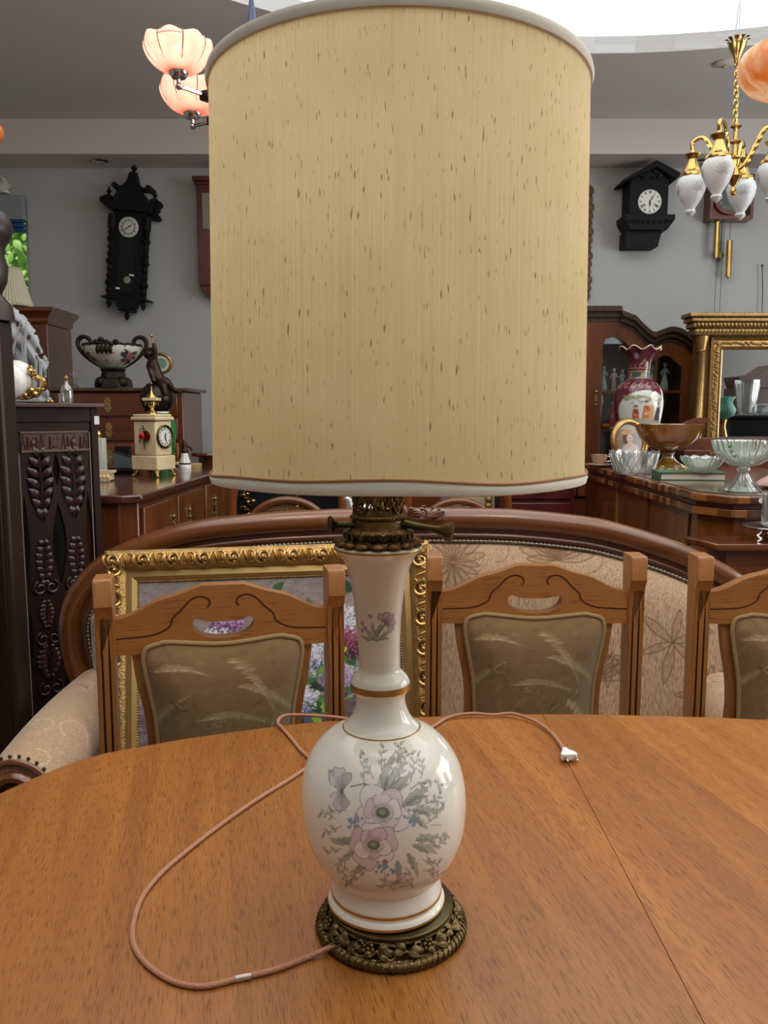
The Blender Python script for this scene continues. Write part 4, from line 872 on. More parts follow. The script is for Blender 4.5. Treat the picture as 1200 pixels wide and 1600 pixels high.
b = MB(); mould(b, [(FW - .002, .002), (FW - .002, .021), (FW + .014, .026), (FW + .026, .016), (FW + .027, .002)], 0, PWd, 0, PH); obj('inner_slip', b, plain('matt_gold_slip', '#b0915c', .4, .8), fr, smooth=30)
b = MB()
per = []
x0, x1, z0, z1 = FW + .027, PWd - FW - .027, FW + .027, PH - FW - .027
cor = [(x0, z0), (x1, z0), (x1, z1), (x0, z1), (x0, z0)]
bp = []
for a, c in zip(cor, cor[1:]):
    L = abs(a[0] - c[0]) + abs(a[1] - c[1]); n = int(L / .0018); bp += [(a[0] + (c[0] - a[0]) * i / n, -.014, a[1] + (c[1] - a[1]) * i / n) for i in range(n)]
b.tube(bp, [.0018 + .0020 * abs(sin(pi * i / 4)) for i in range(len(bp))], 5, True); obj('bead_edge', b, m_giltd, fr, smooth=180)
# the picture: loose lilacs on a grey ground
LC = Canvas(560, 400, '#8c7f7b'); r = random.Random(33)
for i in range(900): LC.blob(r.uniform(0, 560), r.uniform(0, 330), r.uniform(12, 45), r.uniform(4, 12), r.choice(['#84766f', '#978a86', '#a19590', '#7b6c66', '#8f8286', '#a8a09c']), .4, r.uniform(-.8, .6), .7)
for i in range(300): LC.blob(r.uniform(0, 560), r.uniform(290, 400), r.uniform(15, 50), r.uniform(4, 9), r.choice(['#5a4a50', '#6b5a5e', '#4a3e48', '#75636a']), .5, r.uniform(-.2, .2), .6)
LC.poly([(300, 290), (420, 285), (408, 396), (315, 396)], '#4a4a5c', .95); LC.blob(360, 330, 50, 50, '#5c5d72', .7, 0, .8)
for i in range(150):
    x, y = r.gauss(385, 85), r.gauss(215, 75); a = r.uniform(0, 6.28); L = r.uniform(18, 40); c = r.choice(['#2f5a2c', '#3f7434', '#234724', '#5b8f3c', '#1f3a25', '#93b83f']); LC.leaf(x, y, a, L, L * .28, c, '#1e3320', .85)
def lilac(x, y, rx, ry, cols, n, rot=0):
    for i in range(n):
        u, v = r.gauss(0, .5), r.gauss(0, .5); d = u * u + v * v
        if d > 1: continue
        px, py = x + rx * u * cos(rot) - ry * v * sin(rot), y + rx * u * sin(rot) + ry * v * cos(rot); k = cols[min(len(cols) - 1, int((v * .5 + .5 + r.uniform(-.25, .25)) * len(cols)))] if r.random() < .8 else cols[0]
        LC.blob(px, py, r.uniform(2.5, 5.5), r.uniform(2, 4), k, .85, r.uniform(0, 3), .5)
DKP = ['#b987a6', '#96517f', '#6f2f5c', '#4a2044']; WH = ['#e6e6ee', '#cfcfe0', '#a9a8c6', '#75749c']; VI = ['#cdbfd8', '#a893be', '#7d6796', '#4f4268']; RD = ['#a45c78', '#7d2c4e', '#571a38', '#3a1428']
for a in ((300, 62, 34, 24, DKP, 330), (190, 108, 40, 30, ['#c9a9c6', '#8a5c92', '#5c3a68'], 320), (430, 118, 52, 46, WH, 600), (455, 168, 52, 42, RD, 560), (350, 190, 62, 66, WH, 900), (300, 250, 55, 56, VI, 700), (430, 255, 48, 46, VI, 560), (250, 200, 44, 44, RD, 420), (372, 120, 40, 34, WH, 420), (340, 290, 46, 34, WH, 380), (500, 230, 38, 46, ['#d9d3e4', '#b3a8cc', '#8377a8'], 380), (165, 150, 42, 34, WH, 380), (210, 250, 40, 38, WH, 360)): lilac(*a[:4], a[4], a[5], r.uniform(-.5, .5))
for i in range(26):
    x, y = r.gauss(410, 90), r.gauss(225, 70); LC.leaf(x, y, r.uniform(0, 6.28), r.uniform(16, 34), 6, r.choice(['#3f7434', '#78a53c', '#b7cf3e', '#2a5530']), '#1e3320', .9)
b = MB(); nu, nv = 400, 290; b.grid(lambda u, v: (x0 + (x1 - x0) * u, -.010, z0 + (z1 - z0) * v), nu, nv); uu, vv = np.meshgrid(np.linspace(0, 559, nu), np.linspace(399, 0, nv)); b.col = LC.at(uu, vv).reshape(-1, 3)
obj('canvas', b, painted('oil_paint', .45, .1, .4, 0, (90, 90, 90), bump=.5), fr, solid=.004, normals=False)
b = MB(); b.bx(.02, PWd - .02, -.004, .0, .02, PH - .02); obj('backing_board', b, plain('backing_board', '#6b5238', .8), fr)

# ================================================================== left: carved cabinet, post and what stands on them
m_slab = wood('cabinet_slab_wood', '#3a201c', '#4d2e29', '#22100e', 'X', 9, .3, .4, pores=.3)
A1 = V((-.905, 2.625, 0)); wd = V((-.707, -.707, 0)); A0 = A1 + wd * .285; ang_c = R(45)
# local frame: x along the front (0 = left end .. .285 = right end), -y out of the front
cab = thing('carved_cabinet', 'dark carved openwork cabinet at left with pierced leaf panels and hieroglyph style frieze', 'cabinet', (A0.x, A0.y, 0), R(45))
CW = .285; zt = 1.352
b = MB(); b.bx(-.02, CW + .016, -.022, .20, zt - .012, zt); obj('cabinet_top', b, m_slab, cab, bev=.002)
b = MB(); b.bx(0, .028, 0, .03, 0, zt - .0125); b.bx(CW - .022, CW, 0, .03, 0, zt - .0125); b.bx(.028, CW - .022, 0, .03, 1.295, zt - .0125); b.bx(.028, CW - .022, 0, .03, 0, .12); obj('front_frame', b, m_dark, cab, bev=.002)
b = MB(); b.bx(0, CW, .12, .13, 0, 1.33); obj('back_panel', b, plain('cabinet_inside', '#0f0a09', .8), cab)
def lens(cx, cz, a, h, n=14): return [(cx + a * sin(pi * i / n), cz + h / 2 - h * i / n) for i in range(n + 1)] + [(cx - a * sin(pi * i / n), cz - h / 2 + h * i / n) for i in range(1, n)]
x0, x1 = .030, CW - .024; xa, xb = x0 + (x1 - x0) * .29, x0 + (x1 - x0) * .73
holes = []
zlist = [(1.105, .040, .24), (.86, .026, .16), (.70, .022, .10), (.55, .040, .12), (.35, .03, .16)]
for k, xc in enumerate((xa, xb)):
    for cz, a, h in zlist: holes.append(lens(xc, cz, a, h))
for cz, a, h in ((1.15, .010, .10), (.92, .022, .26), (.66, .020, .16), (.44, .012, .12)): holes.append(lens((xa + xb) / 2, cz, a, h))
for cz, h in ((.93, .30), (.62, .2)): holes.append(lens(x0 + .016, cz, .010, h)); holes.append(lens(x1 - .016, cz, .010, h))
b = MB(); b.prism([(x0, .1205), (x1, .1205), (x1, 1.2945), (x0, 1.2945)], .006, .022, holes); dr = obj('pierced_door', b, m_dark, cab, bev=.002, smooth=30)
b = MB()
for xc in (xa, xb):                                 # carved foliage in the openings
    for cz, a, h in zlist:
        b.tube([(xc, .012, cz - h * .5), (xc + .004, .006, cz), (xc, .012, cz + h * .48)], .0035, 6)
        for i in range(7):
            z = cz - h * .42 + h * .78 * i / 6; ww = a * sin(pi * (i + .8) / 8) * 1.05
            for s_ in (-1, 1): b.leaf((xc, .010, z), (xc + s_ * ww, .004, z + h * .13), .008 + a * .06, (0, -1, 0), .18, 5)
    for cz in (.79, .63, .47):                      # ribbon loops around the waists
        for s_ in (-1, 1): b.tube([(x, .001, z) for x, z in spiral(xc + s_ * .018, cz, .006, .022, 0 if s_ > 0 else pi, 1.2 * s_, 16)], .0035, 6)
obj('carved_foliage', b, wood('carved_leaf_wood', '#2a1717', '#3f2526', '#140a09', 'Z', 9, .35, .3), dr, normals=False)
b = MB(); rn = random.Random(8)
b.bx(x0 + .012, x1 - .010, -.002, .008, 1.262, 1.268); b.bx(x0 + .012, x1 - .010, -.002, .008, 1.205, 1.211)
obj('frieze_moulding', b, plain('worn_moulding', '#64493f', .4), dr, bev=.001)
b = MB(); fx0, fx1 = x0 + .014, x1 - .012
for i in range(15):
    x = fx0 + (fx1 - fx0) * (i + .5) / 15; k = (0, 1, 2, 1, 0, 3, 1, 4, 3, 0, 1, 2, 3, 1, 0)[i]
    if k == 0: b.tube([(x - .006, .002, 1.213), (x, .001, 1.258), (x + .006, .002, 1.213)], .0018, 5); b.tube([(x - .004, .002, 1.228), (x + .004, .002, 1.228)], .0016, 5)
    elif k == 1: b.ball((x, .002, 1.250), (.003, .003, .004), 7, 5); b.tube([(x, .002, 1.246), (x + .001, .001, 1.232), (x - .003, .002, 1.214)], [.003, .004, .0016], 6); b.tube([(x, .002, 1.232), (x + .004, .002, 1.214)], .0016, 5); b.tube([(x, .001, 1.242), (x + .007, .001, 1.246)], .0014, 5)
    elif k == 2: b.leaf((x - .005, .002, 1.222), (x + .006, .002, 1.246), .005, (0, -1, 0), .25, 5); b.tube([(x, .002, 1.225), (x, .002, 1.213)], .0014, 5); b.ball((x + .006, .001, 1.249), .003, 7, 5)
    elif k == 3:
        for j in range(5): b.box((x, .003, 1.218 + j * .009), (.011, .005, .004))
    else: b.box((x, .003, 1.247), (.014, .005, .003)); b.box((x, .003, 1.236), (.012, .005, .003)); b.ball((x - .003, .002, 1.222), .004, 7, 5); b.ball((x + .005, .002, 1.224), .0035, 7, 5)
b.bx(fx0, fx1, .004, .009, 1.211, 1.262); obj('frieze_relief', b, wood('frieze_wood', '#432520', '#5a3730', '#2a1512', 'X', 12, .4, .2), dr, normals=False)
b = MB()
def beads(b, p, q, step=.0062, r_=.0022):
    P, Q = V(p), V(q); n = int((Q - P).length / step * 4); b.tube([P.lerp(Q, i / n) for i in range(n + 1)], [r_ * (.45 + .75 * abs(sin(pi * i / 4))) for i in range(n + 1)], 6)
beads(b, (x1 - .004, .004, .35), (x1 - .004, .004, 1.262)); beads(b, (x0 + .006, .004, .35), (x0 + .006, .004, 1.205)); obj('bead_strip', b, plain('bead_inlay', '#8a7b72', .4), dr, smooth=180)
b = MB(); b.box((CW - .004, -.0015, 1.300), (.016, .002, .026)); obj('price_tag', b, m_tag, cab)
# dark post at the picture's left edge
t = thing('bed_post', 'tall dark wooden post with turned knobs at the far left edge of the picture', 'post', (-1.06, 2.19, 0))
b = MB(); b.bx(-1.10, -.984, 2.15, 2.23, 0, 1.56); obj('shaft', b, m_darkpost, t, True, .006)
b = MB(); pr = [(0, 1.5605), (.06, 1.5605), (.055, 1.60), (.03, 1.63), (.045, 1.66), (.05, 1.70), (.04, 1.725), (.045, 1.75), (.062, 1.775), (.066, 1.80), (.055, 1.83), (.03, 1.845), (.03, 1.86), (.02, 1.90), (.0, 1.91)]
b.lathe([(r_, z) for r_, z in pr], 24, (-1.022, 2.19, 0)); obj('turned_knob', b, m_darkpost, t, True)
b = MB(); b.bx(-1.13, -1.002, 2.16, 2.145, 0, 1.3); obj('front_board', b, m_dark, t, True, .003)

def low_poly_support(name, x0, x1, y0, y1, z, mat, label, cat, door=True):
    t = thing(name, label, cat, ((x0 + x1) / 2, (y0 + y1) / 2, 0))
    b = MB(); b.bx(x0, x1, y0, y1, 0, z - .03); obj('body', b, mat, t, True, .004)
    b = MB(); b.bx(x0 - .015, x1 + .015, y0 - .015, y1 + .015, z - .0295, z); obj('top', b, mat, t, True, .006)
    return t
low_poly_support('side_cabinet', -1.62, -1.275, 2.86, 3.30, 1.36, m_dark, 'dark cabinet behind the far left post holding a lacy grey carving', 'cabinet')
# grey lace-like carving
def lace(name, c, label):
    t = thing(name, label, 'carving', c)
    rn = random.Random(4); b = MB(); n1, n2 = 78, 96; keep = {}
    topz = lambda x: .372 - .012 * abs(sin(x * 70)) - (max(0, x + .02) * .9 + (max(0, x - .07) * 1.2)); holes_ = [(rn.uniform(-.15, .13), rn.uniform(.02, .35), rn.uniform(.005, .011), rn.uniform(.008, .018), rn.uniform(0, 3)) for _ in range(62)]
    for i in range(n1):
        for k in range(n2):
            x, z = -.17 + .31 * i / n1, .385 * k / n2; ok = z < topz(x) and x < .125 + .008 * sin(z * 60)
            for hx_, hz_, a_, c_, r_ in holes_:
                u, v = x - hx_, z - hz_; uu, vv = u * cos(r_) + v * sin(r_), -u * sin(r_) + v * cos(r_)
                if (uu / a_) ** 2 + (vv / c_) ** 2 < 1: ok = False; break
            keep[i, k] = ok or k < 3
    idx = {}
    def vid(i, k):
        if (i, k) not in idx: idx[i, k] = len(b.v); x, z = -.17 + .31 * i / n1, .385 * k / n2; b.v.append((x, .010 * sin(x * 46) * cos(z * 40) + .006 * sin(x * 110 + z * 90), z))
        return idx[i, k]
    for i in range(n1):
        for k in range(n2):
            if keep[i, k]: b.f.append((vid(i, k), vid(i + 1, k), vid(i + 1, k + 1), vid(i, k + 1)))
    obj('openwork_plate', b, m_lace, t, solid=.014, smooth=50)
    b = MB(); q_ = Mx.Translation((0, 0, 0))
    for k in range(18): x = -.16 + .27 * k / 17; b.tube([(x, -.018, .02 + .02 * sin(k)), (x + .02 * sin(k * 2), -.024, .14), (x + .03 * cos(k), -.016, min(.33, topz(x) - .03))], [.004, .006, .002], 5)
    obj('tracery', b, m_lace, t, normals=False); b = MB(); b.bx(-.17, .12, -.04, .04, -.002, .012); obj('foot', b, m_lace, t, bev=.003)
m_lace = plain('grey_carved_bone', '#9fa3a6', .5, bump=.1)
p = W(30, 600, 2.98); lace('lace_carving', (p.x - .03, 2.98, 1.362), 'grey white openwork carving shaped like lace on the left, behind white glass shades')
# white glass shades with gilt fittings lying on the cabinet
m_opal = plain('opal_glass', '#e9e6e2', .18, coat=.3)
t = thing('wall_sconce', 'gilt wall sconce with two white cut glass shades lying on the carved cabinet', 'sconce', tuple(W(30, 595, 2.60)))
c1, c2 = W(4, 595, 2.56), W(18, 592, 2.62)
for c, rad, a in ((c1, .060, .35), (c2, .062, .55)):
    b = MB(); Mq = Mx.Translation(c) @ V((-.55 + a * .5, -1, .10)).to_track_quat('Z', 'Y').to_matrix().to_4x4()
    b.lathe([(0, .012), (rad * .35, .011), (rad * .7, .005), (rad * .95, -.008), (rad, -.02), (rad * .97, -.034), (rad * .8, -.055), (rad * .45, -.072), (.02, -.078), (.02, -.08), (0, -.08)], 30, M=Mq); s1 = obj('glass_shade', b, m_opal, t, True)
    b = MB()
    for k in range(4): aa = pi * k / 4; b.tube([Mq @ V((.018 * cos(aa + q), .018 * sin(aa + q), .0125)) for q in (0, pi)], .0011, 4)
    for k in range(12): aa = 2 * pi * k / 12; b.tube([Mq @ V((rad * .98 * cos(aa), rad * .98 * sin(aa), -.014)), Mq @ V((rad * .9 * cos(aa), rad * .9 * sin(aa), -.042))], .001, 4)
    obj('cut_star', b, plain('cut_lines', '#8c8f90', .4), s1, True)
b = MB(); g0 = W(45, 585, 2.62)
b.tube(crv([W(46, 572, 2.62), W(52, 585, 2.62), W(60, 590, 2.62), W(68, 596, 2.62), W(66, 606, 2.62), W(58, 614, 2.62), W(46, 620, 2.62), W(30, 621, 2.6)], 5), [.008] * 36, 8)
b.tube(crv([W(28, 622, 2.58), W(32, 612, 2.58), W(35, 600, 2.59)], 5), .012, 8)
for k in range(9): q = W(44 + 2.2 * k, 575 + 4.5 * k if k < 5 else 612, 2.61); b.leaf(q, q + V((.018, -.004, .010 * (k % 3 - 1))), .007, (0, -1, 0), .2, 4)
for px, py in ((48, 580), (50, 610), (40, 618), (56, 616)): b.ball(W(px, py, 2.61), .012, 8, 6)
obj('gilt_bracket', b, m_brass, t, True, normals=False)
# little bottle + two pearls
p = W(105, 628, 2.63)
t = thing('perfume_bottle', 'small clear glass bottle with stopper on the carved cabinet top', 'bottle', (p.x, p.y, zt))
b = MB(); b.lathe([(0, 0), (.017, .001), (.019, .01), (.019, .04), (.016, .052), (.007, .062), (.006, .072), (0, .072)], 20); obj('flask', b, m_press, t)
b = MB(); b.lathe([(0, .0722), (.006, .073), (.008, .08), (.004, .087), (0, .088)], 12); obj('stopper', b, m_giltd, t)
bo = None
for px, lab in ((75, 'left one of two tiny gold balls on the carved cabinet'), (81, 'right one of two tiny gold balls on the carved cabinet')):
    p = W(px, 628, 2.58); single('gold_bead', MB().ball((0, 0, .006), .006, 10, 8), m_brass, lab, 'bead', 'gold beads on the cabinet', (p.x, p.y, zt))
# cream pleated lampshade far left, on the tall cabinet behind
tc = W(82, 487, 4.6)
tcab = thing('tall_cabinet', 'tall brown cabinet with cornice behind the pleated lampshade at left', 'cabinet', (-2.2, 4.75, 0))
b = MB(); xr = W(76, 560, 4.6).x; zt2 = W(82, 480, 4.6).z
b.bx(xr - .65, xr, 4.6, 4.95, 0, zt2 - .09); obj('body', b, m_mahog, tcab, True, .004)
b = MB(); pr = [(0, 0), (.012, .012), (.012, .03), (.035, .055), (.05, .065), (.05, .085), (0, .085)]
cx0, cx1, cy0, cy1 = xr - .65, xr, 4.6, 4.95; zc0 = zt2 - .088; vs = []; fs = []
for o_, z in pr: vs += [(cx0 - o_, cy0 - o_, zc0 + z), (cx1 + o_, cy0 - o_, zc0 + z), (cx1 + o_, cy1, zc0 + z), (cx0 - o_, cy1, zc0 + z)]
for i in range(len(pr) - 1):
    for k in range(4): a, c = i * 4 + k, i * 4 + (k + 1) % 4; fs.append((a, c, c + 4, a + 4))
fs += [(0, 1, 2, 3), tuple((len(pr) - 1) * 4 + k for k in range(4))]
b.add(vs, fs); obj('cornice', b, m_mahogX, tcab, True, smooth=20)
p = W(14, 476, 4.75)
t = thing('pleated_table_lamp', 'table lamp with cream pleated shade at the left edge in front of the window', 'lamp', (p.x, 4.76, zt2 - .002))
b = MB(); ra, rb_ = .066, .128; zb = .002 + .02; b.grid(lambda u, v: ((rb_ + (ra - rb_) * v ** .85) * (1 + .022 * cos(2 * pi * u * 44)) * cos(2 * pi * u), (rb_ + (ra - rb_) * v ** .85) * (1 + .022 * cos(2 * pi * u * 44)) * sin(2 * pi * u), zb + .215 * v), 352, 10, True); obj('pleated_shade', b, veil('cream_pleats', '#efe6c8', .35), t, solid=.001, smooth=180)
b = MB(); b.lathe([(0, 0), (.045, 0), (.045, .008), (.014, .014), (.01, .02), (.008, .19), (0, .19)], 18); obj('stem', b, m_brass, t)

# ================================================================== secretary desk with drawers at the back left
SQ = 4.45; ztop = W(200, 606, SQ).z; sxl, sxr = W(79, 620, SQ).x, W(286, 620, SQ).x
sec = thing('secretary_chest', 'tall red brown chest of drawers at back left carrying the jardiniere', 'chest', ((sxl + sxr) / 2, SQ + .25, 0))
b = MB(); b.bx(sxl, sxr, SQ, SQ + .45, 0, ztop - .02); obj('body', b, m_mahog, sec, True, .006)
b = MB(); b.bx(sxl - .02, sxr + .03, SQ - .03, SQ + .46, ztop - .0195, ztop); obj('marble_top', b, plain('brown_marble', '#5c4036', .2, var=.5, vscale=14), sec, True, .006)
for z0, z1 in ((ztop - .15, ztop - .03), (ztop - .28, ztop - .165), (ztop - .62, ztop - .295)):
    b = MB(); b.bx(sxl + .03, sxr - .03, SQ - .012, SQ + .001, z0, z1); dw = obj('drawer' if z0 > ztop - .5 else 'fall_front', b, m_burl if z0 < ztop - .5 else m_mahogX, sec, True, .004)
    for px in (167,):
        c = W(px, 600, SQ - .016); zc = (z0 + z1) / 2 + (.09 if z0 < ztop - .5 else 0); q = MB()
        q.prism(crv([(c.x, zc + .042), (c.x + .018, zc + .02), (c.x + .014, zc), (c.x + .02, zc - .018), (c.x, zc - .042), (c.x - .02, zc - .018), (c.x - .014, zc), (c.x - .018, zc + .02)], 3, True), SQ - .017, SQ - .0125); q.ball((c.x, SQ - .018, zc), .006, 8, 6); obj('escutcheon', q, m_giltd, dw, True)
b = MB(); b.bx(W(182, 700, SQ).x, W(205, 700, SQ).x, SQ - .03, SQ - .0005, W(190, 735, SQ).z, W(190, 697, SQ).z); obj('open_compartment', b, m_black, sec, True, .004)
b = MB(); b.tube([(sxl + .05, SQ - .03, .9), (sxl + .05, SQ - .03, ztop - .03)], .02, 12); obj('column', b, m_mahog, sec, True)

def sit(px, py, Y): return W(px, py, Y)
# jardiniere
p = W(178, 604, SQ + .06); p.z = ztop
j = thing('jardiniere', 'porcelain bowl with dark bronze scroll handles and painted roses on the chest', 'bowl', p)
k_ = SQ / 1290 * 1.01
JC = Canvas(400, 120, '#cfcfc4'); r = random.Random(2)
def rose(c, x, y, s):
    for i in range(60): c.blob(x + r.gauss(0, s * .5), y + r.gauss(0, s * .5), s * .35, s * .25, r.choice(['#b7747c', '#c9939a', '#8c4250']), .8, r.uniform(0, 3))
for x, y, s in ((200, 62, 12), (182, 55, 8), (60, 60, 11), (330, 60, 11)):
    for i in range(16): a = r.uniform(0, 6.28); JC.leaf(x, y, a, s * 2.6, s * .4, r.choice(['#33403a', '#4a3f4c', '#283038']), '#202622', .9)
    rose(JC, x, y, s)
for i in range(60): x, y = r.uniform(0, 400), r.uniform(20, 110); JC.leaf(x, y, r.uniform(0, 6.28), 14, 2.5, r.choice(['#9a6a70', '#7a7f6a']), '#8a5a60', .7)
b = MB(); bp_ = crv([(.05, .105), (.075, .120), (.115, .150), (.142, .185), (.150, .215), (.148, .222)], 14); nl_ = 120; b.lathe(bp_, nl_); uu = np.array([[i / nl_ * 399, 110 - j_ / (len(bp_) - 1) * 105] for j_ in range(len(bp_)) for i in range(nl_)]); b.col = JC.at((uu[:, 0] + 500) % 399, uu[:, 1]); bw = obj('painted_bowl', b, painted('jardiniere_glaze', .15, .5), j, smooth=180, solid=.004)
m_jb = plain('dark_bronze_mount', '#29241c', .45, .6, bump=.4, bscale=120)
b = MB(); b.lathe([(0, 0), (.10, 0), (.10, .025), (.09, .045), (.07, .05), (.06, .085), (.07, .1), (.05, .106), (0, .106)], 8, M=Mx.Rotation(R(22.5), 4, 'Z'))
for a in range(4): q = pi / 4 + a * pi / 2; b.ball((.075 * cos(q), .075 * sin(q), .03), (.035, .035, .03), 8, 6)
obj('bronze_foot', b, m_jb, j); b = MB(); b.lathe([(.056, .108), (.066, .108), (.068, .117), (.056, .119)], 30); obj('green_band', b, plain('green_enamel', '#2f6a54', .25), j)
b = MB(); b.tube([(.151 * cos(2 * pi * i / 60), .151 * sin(2 * pi * i / 60), .222 + .006 * abs(sin(i * 1.05))) for i in range(60)], .007, 6, True)
for i in range(5): b.ball((-.05 + .025 * i, -.15, .235 + .012 * sin(i * 1.6)), (.016, .01, .013), 8, 6)
for i in range(4): b.leaf((-.04 + .02 * i, -.152, .222), (-.045 + .022 * i, -.15, .17), .012, (0, -1, 0), .1)
obj('bronze_rim', b, m_jb, j, normals=False)
for s_ in (-1, 1):
    b = MB(); b.tube([(s_ * x, 0, z) for x, z in crv([(.055, .112), (.11, .145), (.155, .185), (.178, .225), (.176, .258), (.150, .272), (.122, .262), (.112, .238), (.122, .22), (.14, .215)], 6)], [.011] * 55, 8)
    for i in range(8): q = .15 * i; b.ball((s_ * (.135 + .042 * cos(q)), 0, .235 + .036 * sin(q)), .010, 6, 5)
    obj('scroll_handle', b, m_jb, j)
j.rotation_euler = (0, 0, R(6))
# little figurine with glass look
p = W(118, 603, SQ + .05); p.z = ztop
t = thing('coral_ornament', 'tiny pale glass flower ornament on the chest beside the jardiniere', 'ornament', p)
b = MB(); rn = random.Random(6)
for i in range(26): a, z = rn.uniform(0, 6.28), rn.uniform(.02, .1); q = V((.03 * cos(a), .03 * sin(a), z)); b.leaf((0, 0, z * .7), q, .010, (cos(a), sin(a), .5), .3, 4)
obj('petal_cluster', b, plain('pale_glass_petals', '#c9bfae', .3), t, normals=False); b = MB(); b.lathe([(0, 0), (.025, 0), (.02, .01), (.006, .02), (.005, .07), (0, .07)], 12); obj('stem', b, m_press, t)
# oval gilt frame
p = W(250, 581, SQ + .22); t = thing('oval_picture', 'small oval gilt picture frame behind the bronze cherub', 'frame', (W(251, 570, SQ + .2).x, SQ + .2, ztop), R(-8))
oz = W(251, 568, SQ + .2).z - ztop
b = MB(); b.tube([(.062 * cos(2 * pi * i / 40), 0, oz + .052 * sin(2 * pi * i / 40)) for i in range(40)], .009, 8, True); b.tube([(0, .03, 0), (0, .004, oz - .05)], .006, 6); b.box((0, .02, .004), (.06, .07, .008)); obj('gilt_oval', b, m_giltf, t)
b = MB(); b.prism(ell(0, oz, .056, .046, 40), .0, .004); obj('mount', b, plain('ivory_mount', '#d3d0bf', .7), t); b = MB(); b.prism(ell(0, oz, .036, .028, 30), -.003, -.0005); obj('miniature', b, plain('green_miniature', '#7f9a86', .6, var=.5, vscale=40), t)

# ================================================================== left sideboard (long side along the aisle)
Z5 = 1.05
def sideboard(name, label, outline, z, mat_top, mat_body, band_mat=None):
    t = thing(name, label, 'sideboard', (sum(p[0] for p in outline) / len(outline), sum(p[1] for p in outline) / len(outline), 0))
    c = (t.location.x, t.location.y)
    b = MB(); b.prism(outline, z - .028, z, [], XZY); obj('top', b, mat_top, t, True, .006, smooth=30)
    return t, c
ol = [(-1.22, 2.72), (-.865, 2.72), (-.812, 2.76), (-.75, 4.2), (-1.22, 4.2)]
sbl, c = sideboard('sideboard', 'walnut sideboard at left with polished top carrying the alabaster clock', ol, Z5, wood('sideboard_top_wood', '#4a2a1a', '#6b4029', '#2a150b', 'Y', 7, .14, .8, pores=.3), None)
b = MB(); b.prism([(x + (.02 if x < -1 else -.022), y + (.025 if y < 3 else -.02)) for x, y in ol], .05, Z5 - .0285, [], XZY); obj('body', b, m_mahog, sbl, True, .004, smooth=30)
b = MB(); b.prism([(x + (.03 if x < -1 else -.03), y + (.03 if y < 3 else -.03)) for x, y in ol], 0, .05, [], XZY); obj('plinth', b, m_dark, sbl, True)
fdir = V((.037, .86, 0)).normalized()
def lface(y, z, out=0):    # on the aisle face of the left sideboard
    return V((-.812 - .021 + (y - 2.785) * .043 + out, y, z))
for y0, y1 in ((2.80, 3.18), (3.20, 3.58), (3.62, 4.1)):
    b = MB(); vs = []
    for o_ in (.001, .014): vs += [lface(y0, .12, o_), lface(y1, .12, o_), lface(y1, 1.0, o_), lface(y0, 1.0, o_)]
    b.add(vs, [(0, 1, 2, 3), (4, 7, 6, 5), (0, 4, 5, 1), (1, 5, 6, 2), (2, 6, 7, 3), (3, 7, 4, 0)]); d = obj('door', b, m_burl, sbl, True, .003)
    b = MB(); yy = y1 - .06 if y0 < 3 else y0 + .14
    for i in range(5):
        for s_ in (-1, 1): b.leaf(lface(yy, .90 - .02 * i, .016), lface(yy + s_ * .022, .915 - .025 * i, .02), .008, (1, 0, 0), .2, 4)
    for z in (.93, .90, .86, .83): b.ball(lface(yy, z, .018), .009, 8, 6)
    b.tube([lface(yy, .945, .018), lface(yy, .80, .018)], [.004, .007], 6); obj('bronze_mount', b, plain('old_bronze_mount', '#8b7a58', .45, .9, bump=.3), d, True, normals=False)
# alabaster clock
m_ala = plain('alabaster', '#dcc9a0', .3, coat=.2, var=.16, vscale=14)
q0 = onz(241, 744, Z5); Mclk = R(-25)
CKS = 1.2
ck = thing('mantel_clock', 'cream alabaster mantel clock on brass feet with a red flower key, left sideboard', 'clock', q0, Mclk)
u = .155; b = MB()     # local: side with bell faces -y, dial faces +x
b.bx(-.058, .058, -.050, .050, .024, .075); obj('plinth', b, m_ala, ck, bev=.004)
b = MB(); b.bx(-.050, .050, -.043, .043, .0755, .198); obj('case', b, m_ala, ck, bev=.006)
b = MB(); b.bx(-.057, .057, -.050, .050, .1985, .212); b.bx(-.051, .051, -.044, .044, .212, .221); obj('cornice', b, m_ala, ck, bev=.004)
for x in (-.045, .045):
    for y in (-.038, .038):
        b = MB(); b.tube([(x, y, .024), (x * 1.1, y * 1.1, .014), (x * 1.2, y * 1.2, .004)], [.008, .006, .004], 8); b.ball((x * 1.22, y * 1.22, .005), .005, 8, 6); obj('foot', b, m_brass, ck)
b = MB(); Mf = Mx.Translation((.0505, 0, .142)) @ Mx.Rotation(R(90), 4, 'Y'); b.lathe([(.034, 0), (.041, 0), (.042, .006), (.038, .009), (.034, .006), (.034, 0)], 36, M=Mf); obj('bezel', b, m_patina, ck)
b = MB(); b.lathe([(0, .0), (.0345, .0), (.0345, .003), (0, .003)], 32, M=Mf); dl = obj('dial', b, plain('clock_enamel', '#dfe0d6', .3), ck)
def hands(parent, M, r_, hm, mat, th=.0012):
    for nm, a, L, w in (('hour_hand', hm[0], .5, .07), ('minute_hand', hm[1], .78, .05)):
        a = R(a); q = MB(); d = V((sin(a), cos(a))); n_ = V((d.y, -d.x)); pts2 = [d * -.12 * r_ + n_ * w * .5 * r_, d * .4 * L * r_ + n_ * w * r_, d * L * r_, d * .4 * L * r_ - n_ * w * r_, d * -.12 * r_ - n_ * w * .5 * r_]
        q.prism([(p_.x, p_.y) for p_ in pts2], -th * 2, -th, [], M); obj(nm, q, mat, parent)
m_ink = plain('dial_black', '#16161a', .5)
